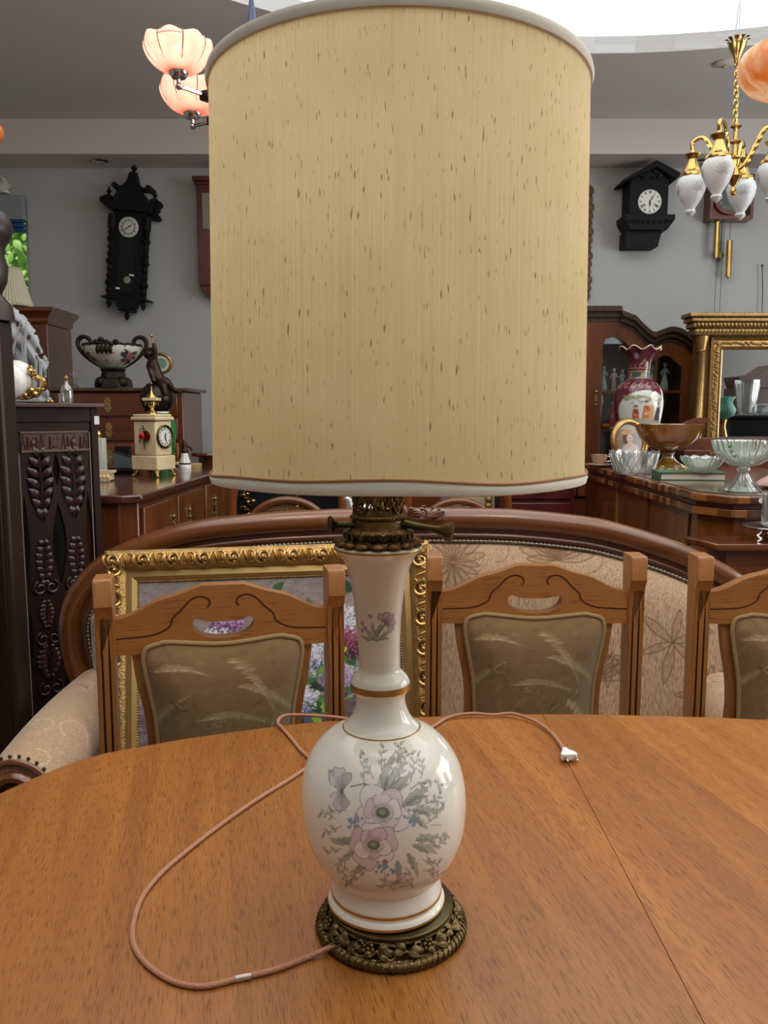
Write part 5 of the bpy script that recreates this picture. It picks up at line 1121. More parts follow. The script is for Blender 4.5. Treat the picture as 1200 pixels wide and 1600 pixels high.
def numerals(parent, M, r_, mat=None, size=.16, w=.022):
    rom = ['XII', 'I', 'II', 'III', 'IIII', 'V', 'VI', 'VII', 'VIII', 'IX', 'X', 'XI']; q = MB()
    for k, s_ in enumerate(rom):
        a = 2 * pi * k / 12; d = V((sin(a), cos(a))); t_ = V((cos(a), -sin(a))); wid = {'I': .055, 'V': .10, 'X': .10}; tot = sum(wid[ch] for ch in s_); x = -tot / 2
        def P2(u_, v_): p_ = d * (r_ * (.80 + v_ * size * .5)) + t_ * (r_ * u_); return (p_.x, p_.y)
        for ch in s_:
            c_ = x + wid[ch] / 2
            segs = {'I': [((c_, -1), (c_, 1))], 'V': [((c_ - .03, 1), (c_, -1)), ((c_ + .03, 1), (c_, -1))], 'X': [((c_ - .03, 1), (c_ + .03, -1)), ((c_ + .03, 1), (c_ - .03, -1))]}[ch]
            for A, B_ in segs:
                a2, b2 = V(P2(*A)), V(P2(*B_)); n_ = V((-(b2 - a2).y, (b2 - a2).x)).normalized() * (w * r_ * .5)
                q.prism([tuple(a2 + n_), tuple(b2 + n_), tuple(b2 - n_), tuple(a2 - n_)], -.0011, -.0003, [], M)
            x += wid[ch]
    for k in range(60): a = 2 * pi * k / 60; d = V((sin(a), cos(a))); n_ = V((d.y, -d.x)) * (.006 * r_); q.prism([tuple(d * .95 * r_ + n_), tuple(d * .985 * r_ + n_), tuple(d * .985 * r_ - n_), tuple(d * .95 * r_ - n_)], -.001, -.0003, [], M)
    return obj('numerals', q, mat or m_ink, parent)
Md = Mx.Translation((.0535, 0, .142)) @ Mx.Rotation(R(90), 4, 'Z')
numerals(dl, Md, .033); hands(dl, Md, .033, (20, 160), m_ink)
b = MB(); b.lathe([(0, 0), (.016, .001), (.019, .006), (.019, .009), (0, .009)], 24, M=Mx.Translation((.012, -.0431, .145)) @ Mx.Rotation(R(90), 4, 'X')); obj('winding_boss', b, m_brass, ck)
fl = thing('red_flower_key', 'red ribbon flower tied on a dark key on the alabaster clock', 'key', Mx.Translation(q0) @ Mx.Rotation(Mclk, 4, 'Z') @ V((.004 * CKS, -.0535 * CKS, .145 * CKS)), Mclk)
b = MB(); rn = random.Random(9)
for i in range(22): a, e = rn.uniform(0, 6.28), rn.uniform(-.2, 1.2); d = V((cos(a) * cos(e), -abs(sin(e)) - .2, sin(a) * cos(e))).normalized(); b.leaf((0, -.006, 0), V((0, -.006, 0)) + d * .018, .008, (d.z, -1, d.x), .3, 4)
obj('ribbon', b, plain('red_ribbon', '#c42a30', .5), fl, normals=False)
b = MB(); b.tube([(.016 * cos(2 * pi * i / 20) - .002, -.002, .022 + .010 * sin(2 * pi * i / 20)) for i in range(20)], .0016, 6, True); b.tube([(0, -.002, .045), (.006, -.002, -.055)], .002, 6); b.tube([(-.006, -.003, -.002), (-.022, -.003, -.026)], .003, 6); obj('key_bow', b, m_patina, fl)
ck.scale = (CKS,) * 3
# small lamp finial ornament standing on the clock
t = thing('brass_urn', 'small brass urn with white collar standing on top of the alabaster clock', 'ornament', Mx.Translation(q0) @ Mx.Rotation(Mclk, 4, 'Z') @ V((0, 0, .2215 * CKS)))
b = MB(); b.lathe([(0, 0), (.026, 0), (.022, .006), (.01, .016), (.008, .024), (.016, .034), (.018, .044), (.012, .056), (0, .056)], 20)
for k in range(4): a = pi / 2 * k + .5; b.tube([(.014 * cos(a), .014 * sin(a), .045), (.028 * cos(a), .028 * sin(a), .05), (.026 * cos(a), .026 * sin(a), .036)], .003, 6)
obj('urn', b, m_brass, t); b = MB(); b.prism(rrect(-.034, .034, -.034, .034, .01), .0565, .068, [], XZY); obj('collar', b, m_ala, t, bev=.002)
b = MB(); b.lathe([(0, .0685), (.026, .069), (.02, .078), (.008, .088), (.004, .098), (.003, .125), (.006, .13), (0, .14)], 18); obj('lid', b, m_brass, t)
# globe with cherub
gp = onz(250, 737, Z5); GY = 3.98; gc = W(246, 622, GY); gr = .080
gb = thing('globe_statue', 'dark bronze globe statue with a seated cherub raising a torch', 'statue', (gc.x, GY, Z5))
b = MB(); b.ball(gc, gr, 32, 20)
for k in range(10): a = rn.uniform(0, 6.28); e = rn.uniform(-1, 1); d = V((cos(a) * cos(e), sin(a) * cos(e), sin(e))); b.ball(gc + d * gr * .97, rn.uniform(.006, .014), 7, 5)
b.lathe([(0, 0), (.06, 0), (.06, .02), (.03, .04), (.022, .12), (.03, gc.z - gr - Z5 + .01), (0, gc.z - gr - Z5 + .012)], 20, (gc.x, GY, Z5)); obj('globe', b, plain('bronze_globe', '#2e2621', .3, .6, var=.5, vscale=25), gb, True)
b = MB(); h0 = W(232, 552, GY - .01)
hip = W(247, 592, GY - .02); chest = W(238, 570, GY - .02); kneeL = W(262, 597, GY - .03); footL = W(272, 610, GY - .01); kneeR = W(256, 604, GY - .06); footR = W(260, 618, GY - .07)
b.tube([hip, hip.lerp(chest, .5), chest, chest.lerp(h0, .45)], [.032, .030, .032, .015], 12); b.ball(h0, (.025, .026, .029), 12, 10)
b.tube([hip, kneeL, footL], [.025, .018, .010], 9); b.tube([footL, W(283, 613, GY - .02)], [.010, .006], 7); b.tube([hip, kneeR, footR], [.025, .018, .010], 9)
b.tube([chest + V((.012, 0, .012)), W(242, 545, GY - .03), W(240, 536, GY - .03)], [.015, .012, .009], 8); b.tube([chest + V((-.012, -.005, .01)), W(236, 585, GY - .05), W(240, 597, GY - .05)], [.015, .012, .009], 8)
for k in range(6): b.ball(h0 + V((.017 * cos(k), .017 * sin(k), .019)), .011, 7, 5)
ch = obj('cherub', b, m_bronze, gb, True); m = ch.modifiers.new('blend', 'REMESH'); m.mode = 'VOXEL'; m.voxel_size = .004; m.use_smooth_shade = True
b = MB(); b.tube([W(242, 542, GY - .03), W(238, 528, GY - .03)], [.003, .005], 8); b.ball(W(237, 525, GY - .03), .008, 8, 6); obj('torch', b, m_brass, gb, True)
# green vase
vq = W(257, 745, 3.30); VY = 3.80; vh = W(257, 643, VY).z - Z5; gx0 = W(251, 690, VY).x
t = thing('green_vase', 'emerald green glazed vase with cream neck behind the alabaster clock', 'vase', (gx0, VY, Z5))
b = MB(); b.lathe([(0, 0), (.040, 0), (.046, .02), (.058, .08), (.072, vh * .62), (.069, vh * .82), (.056, vh * .93), (.040, vh * .97)], 32); obj('body', b, plain('green_glaze', '#1d6b2c', .12, coat=.6), t)
b = MB(); b.lathe([(.040, vh * .97), (.042, vh * .975), (.042, vh), (.036, vh), (.036, vh * .96)], 28); obj('neck', b, m_porc, t)
# white porcelain lamp foot and small things
p = onz(288, 722, Z5)
t = thing('porcelain_bell', 'white fluted porcelain lamp foot with a bronze top on the left sideboard', 'ornament', (W(289, 722, 4.02).x, 4.02, Z5))
k_ = 3.5 / 1290
b = MB(); b.lathe([(0, 0), (.030, 0), (.030, .017), (.028, .02), (0, .02)], 24); b.lathe([(.027, .028), (.026, .034), (.018, .055), (.015, .075), (0, .075)], 24, fn=lambda r_, z, a: (r_ * (1 + .05 * cos(12 * a)), z)); obj('fluted_bell', b, m_porc, t)
b = MB(); b.lathe([(.0, .02), (.028, .0205), (.028, .028), (0, .028)], 24); b.lathe([(0, .0755), (.014, .0755), (.02, .085), (.012, .1), (.014, .12), (.004, .14), (0, .14)], 16); b.tube([(.01, 0, .11), (.03, 0, .1), (.036, 0, .085)], .004, 6); obj('bronze_mount', b, m_bronze, t)
p = W(166, 735, 3.35)
t = thing('cream_panel_box', 'tall cream alabaster block partly hidden by the carved cabinet', 'block', (W(158, 735, 3.72).x, 3.72, Z5))
b = MB(); b.box((0, 0, .085), (.042, .05, .145)); obj('block', b, plain('pale_marble', '#d6d8c8', .3), t, bev=.003); b = MB(); b.box((0, 0, .006), (.05, .056, .0115)); obj('base', b, m_black, t, bev=.002); b = MB(); b.lathe([(0, .158), (.014, .158), (.018, .175), (.01, .19), (0, .195)], 14, (-.006, 0, 0)); obj('brass_finial', b, m_brass, t)
p = onz(166, 752, Z5)
t = thing('alabaster_clock_base', 'small carved cream alabaster base at the left end of the sideboard', 'base', (p.x - .012, p.y, Z5))
b = MB(); b.prism([(-.05, .006), (.035, .006), (.035, .03), (.045, .034), (.045, .044), (-.05, .044), (-.05, .03)], -.03, .03)
for i in range(5): b.ball((-.035 + .016 * i, -.031, .02), (.007, .004, .009), 8, 6)
for s_ in (-.035, .028): b.ball((s_, -.02, .004), .006, 8, 6)
obj('carved_block', b, m_ala, t, bev=.002)
p = onz(190, 738, Z5)
t = thing('black_tray', 'flat black tray lying behind the alabaster clock', 'tray', (p.x, p.y - .02, Z5))
b = MB(); b.lathe([(0, .002), (.08, .002), (.095, .010), (.1, .016), (.095, .016), (.08, .007), (0, .006)], 32); obj('dish', b, m_black, t); b = MB(); b.lathe([(0, 0), (.06, 0), (.06, .002), (0, .002)], 32); obj('foot_ring', b, m_black, t)
p = onz(180, 722, Z5); t = thing('grey_card', 'dark grey folded card leaning on the chest above the black tray', 'card', (W(192, 722, 3.9).x, 3.92, Z5), R(10)); b = MB(); b.prism([(-.05, 0), (.06, 0), (.055, .05), (-.055, .085)], 0, .006, [], Mx.Rotation(R(-18), 4, 'X')); obj('front_leaf', b, plain('grey_card', '#3d4044', .7), t); b = MB(); b.prism([(-.05, 0), (.06, 0), (.055, .05), (-.055, .085)], .04, .046, [], Mx.Rotation(R(10), 4, 'X')); obj('back_leaf', b, plain('grey_card_back', '#34363a', .7), t)
p = onz(303, 731, Z5); t = thing('cork_box', 'low tan oval box near the shade on the left sideboard', 'box', (p.x, p.y, Z5)); b = MB(); b.lathe([(0, 0), (.035, 0), (.035, .014), (0, .014)], 24, sx=1.1); obj('box_body', b, plain('tan_cork', '#a08a5c', .8, var=.2, vscale=60), t, bev=.001); b = MB(); b.lathe([(0, .0145), (.036, .0145), (.036, .022), (0, .022)], 24, sx=1.1); obj('box_lid', b, plain('tan_lid', '#b39c68', .8), t, bev=.001)
p = onz(280, 728, Z5); single('cream_dish', MB().lathe([(0, 0), (.016, 0), (.03, .01), (.031, .02), (.028, .02), (.014, .006), (0, .005)], 24), m_ala, 'little cream dish between green vase and tan box', 'dish', loc=(p.x, p.y - .02, Z5))
p = W(312, 720, 4.1); t = thing('pedestal_table', 'small brown wooden pedestal behind the left sideboard beside the shade', 'table', (W(332, 715, 4.36).x, 4.34, 0)); zp = W(315, 707, 4.34).z
b = MB(); b.lathe([(0, zp - .018), (.10, zp - .018), (.105, zp - .01), (.1, zp), (0, zp)], 30); obj('tabletop', b, m_mahogX, t); b = MB(); b.lathe([(0, 0), (.09, 0), (.08, .03), (.03, .06), (.045, .4), (.035, .8), (.07, zp - .02), (0, zp - .019)], 24); obj('pedestal', b, m_mahog, t)

# ================================================================== black pinnacled wall clock (left) - local x right, z up, -y out
kx = 5.45 / 1290
cc0 = W(201, 385, 5.5)
wc = thing('pinnacle_wall_clock', 'black carved wall clock with pinnacles, turned columns and glazed pendulum case', 'clock', (cc0.x, YB - .004, cc0.z), rot=(0, R(5.0), 0))
def K(zx, zy):  # zoom coordinates (878 wide crop) -> local metres, along the clock's own axis
    px = 130 + zx * .1595; py = 255 + zy * .1594; dx, dy = (px - 201) * kx, (385 - py) * kx; c, s_ = cos(R(6.2)), sin(R(6.2)); return (dx * c + dy * s_, -dx * s_ + dy * c)
b = MB(); b.bx(-.105, .105, -.11, 0, -.335, .215); obj('case', b, m_black, wc, bev=.004)
b = MB(); b.prism(rrect(-.068, .068, -.31, .20, .004), -.118, -.11, [rrect(-.054, .054, -.285, .18, .004)]); obj('door_frame', b, m_black, wc, bev=.002)
b = MB(); b.bx(-.054, .054, -.1112, -.1102, -.285, .18); obj('dark_back', b, plain('clock_inside', '#0c0d0e', .7), wc)
Mz = Mx.Translation((.002, -.118, .115)); b = MB(); b.lathe([(0, 0), (.062, 0), (.064, .004), (.060, .006), (0, .006)], 40, M=Mz @ Mx.Rotation(R(90), 4, 'X')); dl = obj('dial', b, plain('white_dial', '#c9cac4', .35), wc)
Mz = Mx.Translation((.002, -.1245, .115)); numerals(dl, Mz, .060); hands(dl, Mz, .060, (50, 235), m_ink)
b = MB(); b.tube([(.002 + .040 * cos(2 * pi * i / 40), -.1255, .115 + .040 * sin(2 * pi * i / 40)) for i in range(40)], .0016, 6, True); obj('chapter_ring', b, m_ink, dl)
b = MB(); b.bx(.0, .014, -.116, -.112, -.20, .05); obj('pendulum_rod', b, m_bronze, wc); b = MB(); b.lathe([(0, 0), (.024, .001), (.022, .006), (0, .008)], 28, M=Mx.Translation((.007, -.117, -.215)) @ Mx.Rotation(R(90), 4, 'X')); obj('pendulum_bob', b, plain('pendulum_metal', '#a9a390', .3, .6), wc)
b = MB(); b.box((.035, -.120, -.182), (.032, .002, .010)); b.box((-.05, -.120, -.272), (.028, .002, .011)); obj('paper_slip', b, m_tag, wc)
for s_ in (-1, 1):
    b = MB(); x = s_ * .112; pr = [(0, -.33), (.012, -.33), (.018, -.32), (.012, -.31)]
    z = -.31
    for k in range(9): rr_ = (.022, .030, .024)[k % 3]; pr += [(rr_ * .6, z + .004), (rr_, z + .022), (rr_ * .7, z + .042)]; z += .046
    pr += [(.026, z), (.026, z + .085), (.02, z + .09), (0, z + .09)]
    b.lathe(pr, 14, (x, -.10, 0)); obj('turned_column', b, m_black, wc)
    b = MB(); b.lathe([(0, -.40), (.006, -.395), (.016, -.375), (.018, -.36), (.010, -.345), (.022, -.335), (0, -.33)], 12, (x, -.09, 0)); obj('drop_finial', b, m_black, wc)
    b = MB(); b.prism([(s_ * .10, -.335), (s_ * .155, -.338), (s_ * .16, -.330), (s_ * .10, -.315)], -.12, -.02); obj('lower_bracket', b, m_black, wc)
b = MB(); b.prism([(-.125, .215), (.125, .215), (.165, .245), (.170, .262), (.14, .27), (-.14, .27), (-.170, .262), (-.165, .245)], -.15, 0)
b.prism(ell(0, .262, .105, .105, 24, 0, pi), -.13, -.01); obj('cornice', b, m_black, wc, bev=.004)
b = MB(); cr_ = crv([(-.125, .385), (-.11, .372), (-.07, .375), (-.045, .39), (-.026, .425), (-.018, .46), (.018, .46), (.026, .425), (.045, .39), (.07, .375), (.11, .372), (.125, .385)], 4)
b.prism(cr_ + [(.10, .362), (.05, .355), (-.05, .355), (-.10, .362)], -.10, -.02)
for s_ in (-1, 1): b.tube([(s_ * .108, -.11, .372), (s_ * .108, -.01, .372)], .018, 12)
obj('pediment', b, m_black, wc, bev=.002)
fin = [(0, 0), (.022, 0), (.022, .008), (.010, .014), (.009, .024), (.017, .034), (.016, .042), (.006, .05), (.007, .062), (.003, .075), (0, .077)]
for x, z, k in ((0, .458, 1.0), (-.148, .268, .85), (.148, .268, .85)):
    b = MB()
    if x: b.box((x, -.08, z + .018), (.05, .06, .036)); b.tube([(x + (.03 if x > 0 else -.03), -.11, z + .01), (x + (.03 if x > 0 else -.03), -.05, z + .01)], .020, 10); b.lathe([(r_ * k * 1.1, z + .036 + h * k) for r_, h in fin], 14, (x, -.08, 0))
    else: b.lathe([(r_ * k * 1.2, z + h * k) for r_, h in fin], 14, (x, -.06, 0))
    obj('pinnacle', b, m_black, wc)
for s_ in (1,):
    b = MB(); b.prism([(.11, .255), (.165, .225), (.185, .20), (.17, .185), (.12, .19)], -.05, -.01); obj('side_wing', b, m_black, wc)
b = MB(); b.prism(crv([(-.075, -.335), (-.06, -.36), (-.05, -.385), (-.03, -.395), (0, -.40), (.03, -.395), (.05, -.385), (.06, -.36), (.075, -.335)], 4), -.12, 0); b.prism([(-.055, -.398), (.055, -.398), (.04, -.412), (-.04, -.412)], -.11, -.01); b.lathe([(0, -.47), (.005, -.462), (.016, -.445), (.016, -.43), (.008, -.42), (.014, -.412), (0, -.412)], 14, (0, -.06, 0)); obj('base_apron', b, m_black, wc, bev=.003)
# red-brown wall clock half hidden by the shade
p = W(323, 362, 5.5)
t = thing('long_case_wall_clock', 'red brown wall clock mostly hidden behind the left side of the shade', 'clock', (W(345, 362, 5.55).x, YB - .004, W(345, 362, 5.5).z)); hw = (345 - 312) * kx; hh = 80 * kx
m_red = wood('red_mahogany', '#4a1a18', '#642622', '#2a0d0c', 'Z', 8, .3, .5)
b = MB(); b.bx(-hw, hw, -.10, 0, -hh, hh - .03); obj('case', b, m_red, t, bev=.004); b = MB(); b.bx(-hw - .02, hw + .02, -.13, 0, hh - .0295, hh); b.bx(-hw - .01, hw + .01, -.115, 0, hh - .05, hh - .03); obj('cornice', b, m_red, t, bev=.004)
b = MB(); b.prism([(-hw, -hh), (hw, -hh), (hw * .6, -hh - .07), (-hw * .6, -hh - .07)], -.09, 0); obj('lower_bracket', b, m_red, t, bev=.004)
b = MB(); b.bx(-hw + .035, hw - .035, -.1015, -.1, hh - .32, hh - .1); obj('dial_panel', b, plain('cream_dial', '#8d8672', .5), t)

# ================================================================== middle background behind the sofa
m_bent = wood('bentwood', '#6b3a1c', '#874d28', '#45220f', 'X', 8, .25, .5, pores=.3)
def cane(b, cx, y, cz, a, h):
    n = 13
    for i in range(-n, n + 1):
        x = a * i / n; z = h * sqrt(max(0, 1 - (i / n) ** 2))
        if z > .01: b.tube([(cx + x, y, cz - z), (cx + x, y, cz + z)], .0016, 4); 
        zz_ = h * i / n; xx = a * sqrt(max(0, 1 - (i / n) ** 2))
        if xx > .01: b.tube([(cx - xx, y, cz + zz_), (cx + xx, y, cz + zz_)], .0016, 4)
    for i in range(-2 * n, 2 * n + 1, 2):
        for s_ in (-1, 1):
            P_ = [(cx + a * t, cz + h * (s_ * t + i / n)) for t in np.linspace(-1, 1, 25)]; P_ = [q for q in P_ if ((q[0] - cx) / a) ** 2 + ((q[1] - cz) / h) ** 2 < 1]
            if len(P_) > 1: b.tube([(P_[0][0], y + .002, P_[0][1]), (P_[-1][0], y + .002, P_[-1][1])], .0016, 4)
def bentwood(px0, px1, pyt, Y, label):
    l, r_ = W(px0, pyt, Y), W(px1, pyt, Y); cx = (l.x + r_.x) / 2; zt_ = l.z; hw = (r_.x - l.x) / 2
    t = thing('cane_back_chair', label, 'chair', (cx, Y, 0), 0, 'cane backed bentwood chairs behind the sofa')
    ow = hw * 1.02
    b = MB(); b.tube(crv([(-ow, 0, .45), (-ow * 1.04, 0, zt_ - .15), (-ow, 0, zt_ + .02), (-ow * .72, 0, zt_ + .10), (0, 0, zt_ + .13), (ow * .72, 0, zt_ + .10), (ow, 0, zt_ + .02), (ow * 1.04, 0, zt_ - .15), (ow, 0, .45)], 6), .017, 10); obj('outer_bow', b, m_bent, t)
    iw = hw * .80; b = MB(); b.tube([(iw * cos(2 * pi * i / 40), -.004, zt_ - .16 + .145 * sin(2 * pi * i / 40)) for i in range(40)], .016, 10, True); obj('inner_hoop', b, m_bent, t)
    b = MB(); cane(b, 0, 0, zt_ - .16, iw - .012, .133); obj('cane_panel', b, plain('cane', '#a07a4c', .6), t, normals=False)
    b = MB(); b.lathe([(0, .43), (.2, .43), (.205, .45), (.2, .465), (0, .465)], 30, (0, -.2, 0)); obj('seat', b, m_bent, t)
    for x, y in ((-.17, -.05), (.17, -.05), (-.15, -.36), (.15, -.36)): b = MB(); b.tube([(x, y, .44), (x * 1.15, y * 1.1, 0)], [.016, .012], 8); obj('leg', b, m_bent, t)
    return t
bentwood(368, 530, 775, 3.35, 'cane backed bentwood chair behind the sofa, left of the lamp neck')
bentwood(642, 790, 777, 3.55, 'cane backed bentwood chair behind the sofa, right of the lamp neck')
# ebonised cabinet with gilt bronze mounts, far
t = thing('ebonised_cabinet', 'black cabinet with gilt bronze mounts behind the cane chairs', 'cabinet', (-.75, 4.6, 0)); X0, X1, Yc = -.98, -.22, 4.52; zt_ = 1.10
b = MB(); b.bx(X0, X1, Yc, Yc + .25, 0, zt_ - .03); obj('body', b, m_black, t, True, .005); b = MB(); b.bx(X0 - .02, X1 + .02, Yc - .02, Yc + .26, zt_ - .0295, zt_); obj('marble_top', b, plain('pale_marble_top', '#b9a98c', .2, var=.2), t, True, .005)
for px, s_ in ((362, .035), (388, .06), (470, .045)):
    b = MB(); c = W(px, 790, Yc - .006)
    for k in range(4): q = spiral(c.x, c.z - .06 + .045 * k, .006, .022, k, 1.1 if k % 2 else -1.1, 14); b.tube([(x, Yc - .006, z) for x, z in q], .005, 6)
    for k in range(6): b.leaf((c.x, Yc - .004, c.z - .08 + .03 * k), (c.x + s_ * (.7 if k % 2 else -.7), Yc - .012, c.z - .07 + .034 * k), .012, (0, -1, 0), .2, 4)
    b.ball((c.x, Yc - .008, c.z + .02), .012, 8, 6); obj('gilt_mount', b, m_brass, t, True, normals=False)
t = thing('red_brown_chest', 'reddish brown chest behind the lamp neck', 'chest', (.12, 4.5, 0)); b = MB(); b.bx(-.16, .30, 4.3, 4.8, 0, 1.12); obj('body', b, m_mahogX, t, True, .006); b = MB(); b.bx(-.18, .32, 4.28, 4.82, 1.1205, 1.15); obj('top', b, m_mahogX, t, True, .006)
# white jug whose spout shows at the neck
p = W(548, 792, 3.05)
tb2 = thing('small_tea_table', 'small dark table behind the sofa holding a white porcelain pot', 'table', (p.x + .04, 3.08, 0)); zt_ = W(548, 800, 3.05).z - .02
b = MB(); b.lathe([(0, zt_ - .02), (.16, zt_ - .02), (.165, zt_ - .01), (.16, zt_), (0, zt_)], 32); obj('tabletop', b, m_mahogX, tb2); b = MB(); b.lathe([(0, 0), (.11, 0), (.1, .03), (.03, .06), (.035, zt_ - .03), (.08, zt_ - .0205), (0, zt_ - .0205)], 20); obj('pedestal', b, m_mahog, tb2)
t = thing('porcelain_pot', 'white porcelain pot whose curved handle shows left of the lamp burner', 'pot', (p.x + .05, 3.05, zt_))
b = MB(); b.lathe([(0, 0), (.035, 0), (.045, .015), (.05, .03), (.035, .045), (.02, .05), (0, .05)], 24); obj('body', b, m_porc, t); b = MB(); b.tube(crv([(-.030, 0, .035), (-.048, 0, .045), (-.052, 0, .062), (-.064, 0, .072), (-.07, 0, .07)], 5), [.007] * 16 + [.004] * 5, 8); obj('spout', b, m_porc, t); b = MB(); b.bx(-.10, -.035, -.02, .02, .0, .012); obj('tray_lip', b, m_porc, t, bev=.004)
# dark drawers and gilt frame foot right of the lamp, far
t = thing('dark_chest_of_drawers', 'dark brown chest with drawer pulls under the right edge of the shade', 'chest', (.9, 4.7, 0)); X0, X1, Yc = .62, 1.02, 4.4
b = MB(); b.bx(X0, X1, Yc, Yc + .45, 0, 1.02); obj('body', b, m_red, t, True, .005); b = MB(); b.bx(X0 - .02, X1 + .015, Yc - .02, Yc + .46, 1.0205, 1.05); obj('top', b, m_red, t, True, .005)
for z0, z1 in ((.86, .98), (.70, .84), (.5, .68)):
    b = MB(); b.bx(X0 + .02, X1 - .02, Yc - .014, Yc - .0005, z0, z1); d = obj('drawer', b, m_red, t, True, .004); b = MB(); xc = (X0 + X1) / 2; b.tube(crv([(xc - .04, Yc - .016, (z0 + z1) / 2 + .01), (xc - .035, Yc - .034, (z0 + z1) / 2 - .012), (xc + .035, Yc - .034, (z0 + z1) / 2 - .012), (xc + .04, Yc - .016, (z0 + z1) / 2 + .01)], 5), .005, 6); obj('handle', b, m_patina, d, True)
t = thing('gilt_console', 'gilded carved console leg and pale panel behind the right cane chair', 'console', (.5, 4.5, 0)); b = MB(); b.bx(.36, .60, 4.45, 4.5, 0, 1.12); obj('panel', b, plain('cream_panel', '#b3a58a', .6), t, True, .004); b = MB()
for k in range(10): b.ball((.565, 4.43, .82 + .035 * k), (.02, .015, .02), 8, 6)
b.tube([(.565, 4.435, 0), (.565, 4.435, 1.12)], .014, 8); obj('carved_leg', b, m_giltd, t, True, normals=False)

# ================================================================== right sideboard with parquetry banding
def banding():
    m, nt, bs = M_('cross_banding'); L = nt.links.new; tc = N(nt, 'ShaderNodeTexCoord'); sx = N(nt, 'ShaderNodeSeparateXYZ'); L(tc.outputs['Object'], sx.inputs[0])
    ad = N(nt, 'ShaderNodeMath', operation='ADD'); L(sx.outputs['X'], ad.inputs[0]); L(sx.outputs['Y'], ad.inputs[1]); mu = N(nt, 'ShaderNodeMath', operation='MULTIPLY'); mu.inputs[1].default_value = 26; L(ad.outputs[0], mu.inputs[0]); fl_ = N(nt, 'ShaderNodeMath', operation='FLOOR'); L(mu.outputs[0], fl_.inputs[0])
    wn = N(nt, 'ShaderNodeTexWhiteNoise', noise_dimensions='1D'); L(fl_.outputs[0], wn.inputs['W']); r = N(nt, 'ShaderNodeValToRGB'); e = r.color_ramp.elements; e[0].color = hx('#3f1e0e'); e[1].color = hx('#b5783a'); el_ = r.color_ramp.elements.new(.5); el_.color = hx('#7d4a22'); L(wn.outputs['Value'], r.inputs[0])
    n = N(nt, 'ShaderNodeTexNoise', Scale=60.0, Detail=4.0); L(tc.outputs['Object'], n.inputs['Vector']); h = N(nt, 'ShaderNodeHueSaturation'); mr = N(nt, 'ShaderNodeMapRange'); mr.inputs[3].default_value = .7; mr.inputs[4].default_value = 1.25; L(n.outputs['Fac'], mr.inputs[0]); L(mr.outputs[0], h.inputs['Value']); L(r.outputs[0], h.inputs['Color']); L(h.outputs[0], bs.inputs['Base Color'])
    bs.inputs['Roughness'].default_value = .25; bs.inputs['Coat Weight'].default_value = .6; return m
m_band = banding()
ol = [(1.06, 4.48), (1.062, 2.82), (1.14, 2.70), (1.85, 2.70), (1.85, 4.48)]
sbr, c = sideboard('sideboard', 'walnut sideboard at right with striped parquetry edge carrying glass bowls', ol, Z5, m_band, None)
for nm, k, z0, z1, mm in (('inlaid_top', .035, Z5 + .0002, Z5 + .0022, wood('right_top_wood', '#4c2c1b', '#6d432b', '#2a150b', 'Y', 7, .12, .8, pores=.3)), ('dark_moulding', .016, Z5 - .046, Z5 - .0285, m_red), ('banded_frieze', .006, Z5 - .072, Z5 - .0465, m_band), ('body', .03, .06, Z5 - .0725, m_burl), ('plinth', .05, 0, .06, m_dark)):
    o2 = [(x + (k if x < 1.5 else -k), y + (k if y < 3 else -k)) for x, y in ol]; b = MB(); b.prism(o2, z0, z1, [], XZY); obj(nm, b, mm, sbr, True, .002, smooth=30)
for y0, y1 in ((2.95, 3.35), (3.40, 3.80), (3.85, 4.2)):
    b = MB(); b.bx(1.088, 1.0915, y0, y1, .15, .95); d = obj('door_panel', b, m_burl, sbr, True, .001)
    for ya, yb in ((y0 - .03, y0 - .005),): b = MB(); b.bx(1.086, 1.0915, ya, yb, .1, .965); obj('inlay_strip', b, m_band, sbr, True)
b = MB(); b.box((1.30, 2.6985, 1.030), (.035, .002, .022), Mx.Identity(4)); b = MB(); b.prism(ell(1.135 + .11, 1.036, .014, .010, 8), 2.6975, 2.6995); obj('price_tag', b, m_tag, sbr, True)
# lower side table in front of it with silver stand and tumbler
zl = W(1150, 846, 2.56).z
t = thing('side_table', 'low polished mahogany table at the right edge in front of the parquetry sideboard', 'table', (1.35, 2.6, 0))
b = MB(); b.prism([(.98, 2.67), (1.02, 2.505), (1.8, 2.505), (1.8, 2.67)], zl - .022, zl, [], XZY); obj('tabletop', b, m_mahogX, t, True, .006); b = MB(); b.bx(1.06, 1.78, 2.53, 2.66, zl - .1, zl - .0225); obj('frieze', b, m_mahogX, t, True, .004)
for x in (1.08, 1.75): b = MB(); b.tube([(x, 2.6, 0), (x, 2.6, zl - .1)], [.018, .026], 10); obj('leg', b, m_mahog, t, True)
p = onz(1188, 828, zl)
sx_, sy_ = W(1215, 820, 2.58).x, 2.585
t = thing('silver_cake_stand', 'round silver cake stand on little scroll feet at the right edge', 'stand', (sx_, sy_, zl)); m_silv = plain('silver', '#cfccc4', .22, 1)
b = MB(); b.lathe([(0, .034), (.08, .034), (.095, .040), (.1, .045), (.096, .047), (.08, .041), (0, .039)], 40, fn=lambda r_, z, a: (r_ * (1 + .02 * cos(10 * a) * (r_ > .08)), z)); obj('plate', b, m_silv, t)
for k in range(3): a = 2 * pi * k / 3 + 3.6; b = MB(); b.tube(crv([(.07 * cos(a), .07 * sin(a), .034), (.085 * cos(a), .085 * sin(a), .02), (.07 * cos(a), .07 * sin(a), .01), (.088 * cos(a), .088 * sin(a), .003)], 5), .004, 6); obj('foot', b, m_silv, t)
